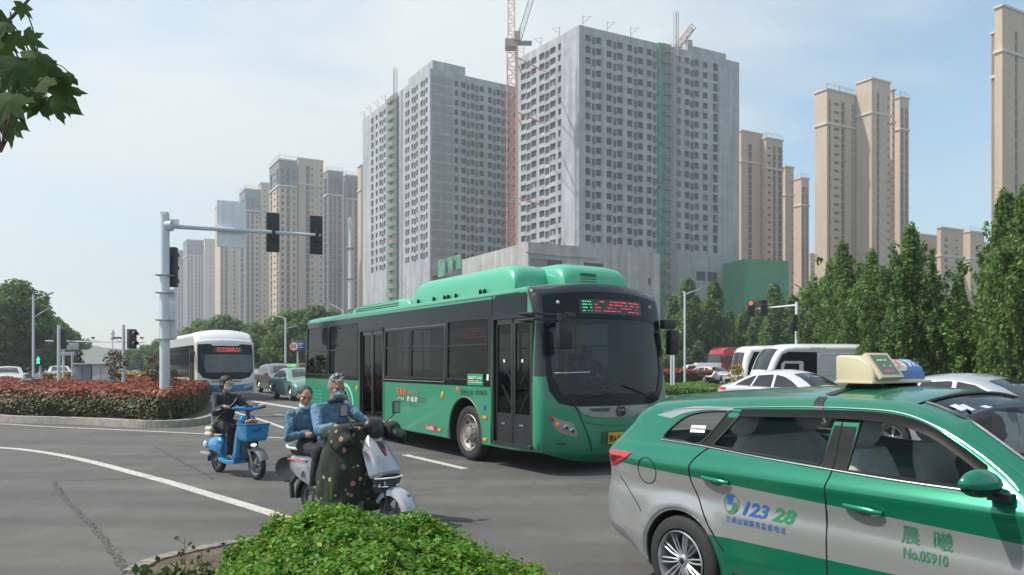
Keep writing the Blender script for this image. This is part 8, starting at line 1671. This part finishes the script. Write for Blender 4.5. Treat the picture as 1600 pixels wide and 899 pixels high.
for poly in ([(-.045, .12), (.045, .12), (.04, .0), (-.04, .0)], [(-.045, .11), (-.10, .03), (-.08, .015), (-.03, .09)], [(.045, .11), (.10, .05), (.085, .03), (.03, .085)], [(-.04, 0), (-.085, -.14), (-.055, -.15), (.0, -.01)], [(.04, 0), (.075, -.14), (.04, -.15), (.0, -.01)]): q.face([f_(*p_) for p_ in poly])
q.build('green_man', M_GLIT, gs_, smooth=0)
pole('signal_pole', 'thin pale pole just left of the grey cabinet', 113, 40, 552, .045); p = P(122, 558, 40); head3('traffic_light', 'small side-on signal head above the grey cabinet', (p.x, p.y, p.z), .52, .26, n=2, rz=R(65))
for px0, px1, col, lab in ((115, 142.5, (.14, .18, .22), 'slate blue-grey steel cabinet behind the red hedge'), (143.5, 171, (.40, .41, .40), 'light grey steel cabinet with dark scrawl behind the red hedge')):
    a, c_ = P(px0, 0, 31), P(px1, 0, 31); w_ = c_.x-a.x; t = thing('utility_cabinet', lab, 'cabinet', ((a.x+c_.x)/2, 31.3, .1), 0, 'street cabinets'); zt_ = H+(HY-570)/F*31-.1
    q = MB(); q.box((0, 0, zt_/2), (w_*.97, .6, zt_)); q.build('body', mat('cabinet_'+lab[:5], col, .5, var=.08, vs=3), t, bevel=.01); q = MB(); q.box((0, 0, zt_+.03), (w_, .72, .06)); q.build('roof', mat('cabinet_roof', (.42, .43, .43), .5), t, bevel=.01)
    q = MB(); q.box((w_*.38, -.31, zt_*.45), (.03, .02, .12)); q.build('handle', M_SIGB, t)
    q = MB(); q.tube([(0, -.303, .05), (0, -.303, zt_-.05)], .006, 4); q.build('door_seam', M_UNDER, t)
    if 'scrawl' in lab:
        q = MB(); 
        pts = [(-.12, .2), (-.1, .34), (-.05, .2), (0, .36), (.04, .22), (.1, .34), (.16, .2)]; q.tube([(x, -.304, z) for x, z in pts], .008, 4); q.build('scrawl', M_INK, t)
# overhead camera gantry far behind
g0 = P(99, 0, 62); t = thing('camera_gantry', 'thin overhead gantry arm with small cameras behind the cabinets', 'gantry', (g0.x, g0.y, 0)); b = MB(); b.tube([(0, 0, 0), (0, 0, 3.6)], .09, 8); b.build('pole', M_POLE, t)
a = P(71, 533, 62)-g0; c = P(226, 535, 62)-g0; a.z += g0.z; c.z += g0.z; a = P(71, 533, 62)-Vector((g0.x, g0.y, 0)); c = P(226, 535, 62)-Vector((g0.x, g0.y, 0)); b = MB(); b.tube([a, c], .05, 8); b.build('arm', M_POLE, t)
for px in (107, 111, 146, 180, 184, 188, 222): q_ = P(px, 532, 62)-Vector((g0.x, g0.y, 0)); b = MB(); b.cyl(q_, q_+Vector((0, 0, .18)), .02, n=5); b.box(q_+Vector((0, -.05, .2)), (.14, .3, .13)); b.build('camera', M_SIGB, t)
for (x0, y0, x1, y1, lab) in ((95, 536, 123, 547, 'upper pale direction board back hanging under the gantry arm'), (95, 550, 117, 556, 'lower pale direction board back under the gantry')):
    q0_, q1_ = P(x0, y0, 61.8), P(x1, y1, 61.8); q = MB(); q.box((0, 0, 0), (q1_.x-q0_.x, .05, q0_.z-q1_.z)); o = q.build('direction_board', mat('grey_board', (.33, .35, .35), .6), bevel=.01); o.location = ((q0_+q1_)/2); tag(o, lab, 'sign')
pole('street_lamp', 'tall double-arm street lamp in front of the trees at far left', 52, 58, 461, .075, [(52, 470, 74, 461, 'lamp'), (52, 497, 70, 486, 'lamp')], 'street lamp', 'street lamps')
pole('street_lamp', 'street lamp partly hidden by the far left trees', 46, 78, 487, .08, [(46, 489, 33, 483, 'lamp')], 'street lamp', 'street lamps')
pole('street_lamp', 'farther lamp poking out right of the far left trees', 71, 90, 505, .08, [(71, 509, 84, 505, 'lamp')], 'street lamp', 'street lamps')
pole('street_lamp', 'street lamp with two arms above the grey SUV', 446, 70, 497, .08, [(446, 498, 431, 494, 'lamp'), (446, 514, 457, 511, 'lamp')], 'street lamp', 'street lamps')
pole('street_lamp', 'street lamp showing over the roof of the green bus', 536, 72, 484, .09, [(536, 487, 513, 474, 'lamp')], 'street lamp', 'street lamps')
pole('street_lamp', 'slim white street lamp between the conical trees right of the bus', 1070, 46, 456, .06, [(1070, 461, 1085, 455, 'lamp')], 'street lamp', 'street lamps')
pole('street_lamp', 'street lamp among the trees in front of the far beige tower', 1259, 66, 452, .08, [(1259, 455, 1248, 448, 'lamp')], 'street lamp', 'street lamps')
pole('white_post', 'left one of two thin white posts right of the green bus', 1049, 40, 527, .05); pole('white_post', 'right one of two thin white posts right of the green bus', 1053, 39, 524, .05)
p = P(547, 340, 150); t = thing('telecom_mast', 'tall slender white telecom mast over the green bus roof', 'mast', (p.x, p.y, 0)); b = MB(); b.tube([(0, 0, 0), (0, 0, p.z)], [.42, .26], 10); b.build('pole', M_WHITE, t)
for z in (12, 18, 24): b = MB(); b.lathe([(.6, z), (.7, z+.1), (.7, z+.25), (.4, z+.3)], (0, 0, 0), 'Z', 12); b.build('platform', M_STEEL, t)
b = MB(); [b.box((.4*math.cos(a), .4*math.sin(a), p.z-1.5), (.2, .2, 2.0)) for a in (0, 2.1, 4.2)]; b.build('antennas', M_WHITE, t)
p = P(176, 516, 170); t = thing('telecom_mast', 'faraway thin telecom mast with antenna cluster above the gantry', 'mast', (p.x, p.y, 0)); b = MB(); b.tube([(0, 0, 0), (0, 0, p.z)], .14, 8); b.build('pole', M_POLE, t); b = MB(); b.lathe([(.3, p.z-2.2), (.5, p.z-1.8), (.3, p.z-1.2), (.5, p.z-.6), (.25, p.z)], (0, 0, 0), 'Z', 8); b.build('antennas', M_POLE, t)
# round speed sign and blue board
p = P(459.5, 541.5, 60); t = thing('speed_limit_sign', 'round white 50 speed sign with red ring beside a blue board', 'sign', (p.x, p.y, p.z)); q = MB(); q.lathe([(.40, -.01), (.40, .01)], (0, 0, 0), 'Y', 24, cap=True); q.build('red_ring', mat('ring_red', (.55, .03, .04), .5), t)
q = MB(); q.lathe([(.30, -.02), (.001, -.021)], (0, 0, 0), 'Y', 24); q.build('disc', M_WTP, t); write('lettering', '50', .42, lambda a, b_: Vector((a, -.03, b_)), M_INK, t, off=(-.25, -.14), bold=.02)
p = P(469, 541, 61); q = MB(); q.box((0, 0, 0), (.80, .04, .85)); o = q.build('blue_sign', mat('sign_blue_board', (.02, .08, .35), .5), bevel=.01); o.location = p; tag(o, 'blue road sign partly hidden by the back corner of the green bus', 'sign')
q = MB(); 
for z, w_ in ((.2, .5), (.08, .35), (-.1, .45)): q.box((-.02, -.025, z), (w_, .008, .05)); 
q.build('lettering', M_WTP, o, smooth=0); 
pole('sign_post', 'thin grey post carrying the speed sign and blue board', 465, 61.1, 533, .05)
# right hand signals
pr_ = P(1245, 472, 46); t = thing('signal_mast', 'white signal mast with an arm among the trees on the right', 'signal mast', (pr_.x, pr_.y, 0)); b = MB(); b.tube([(0, 0, 0), (0, 0, pr_.z)], [.11, .10], 12); b.build('pole', M_WHITE, t)
a = P(1245, 477, 46)-Vector((pr_.x, pr_.y, 0)); c = P(1172, 484, 49)-Vector((pr_.x, pr_.y, 0)); b = MB(); b.tube([a, c], [.06, .04], 10); b.build('arm', M_WHITE, t)
for px, py, Y, lit, lab in ((1173, 482.5, 48.6, 0, 'signal head lit red at the end of the right arm'), (1193, 481.5, 47.9, None, 'unlit signal head beside the red one on the right arm'), (1240, 505, 45.6, None, 'unlit signal head on the pole of the right mast')):
    p = P(px, py, Y); head3('traffic_light', lab, (p.x, p.y-.1, p.z), 1.0, .42, lit=lit, rz=R(-22))
# small orange flag-like lamp and far parked cars glimpsed on the right
for i, (px, Y, col) in enumerate(((1500, 40, (.6, .6, .6)), (1560, 38, (.2, .21, .22)))):
    car('parked_car', ('white car glimpsed under the right hand street trees', 'dark car glimpsed at the right edge under the trees')[i], 'car', ((px-800)/F*Y, Y), 25, SEDAN, col, group='cars glimpsed under the trees')
for i, (px, Y) in enumerate(((14, 52), (92, 66), (1096, 60))):
    car('distant_car', ('pale car behind the far left rider', 'white car far away behind the signal pole at left', 'white car behind the small white truck')[i], 'car', ((px-800)/F*Y, Y), 60, SEDAN, (.6, .6, .6), group='small distant cars')
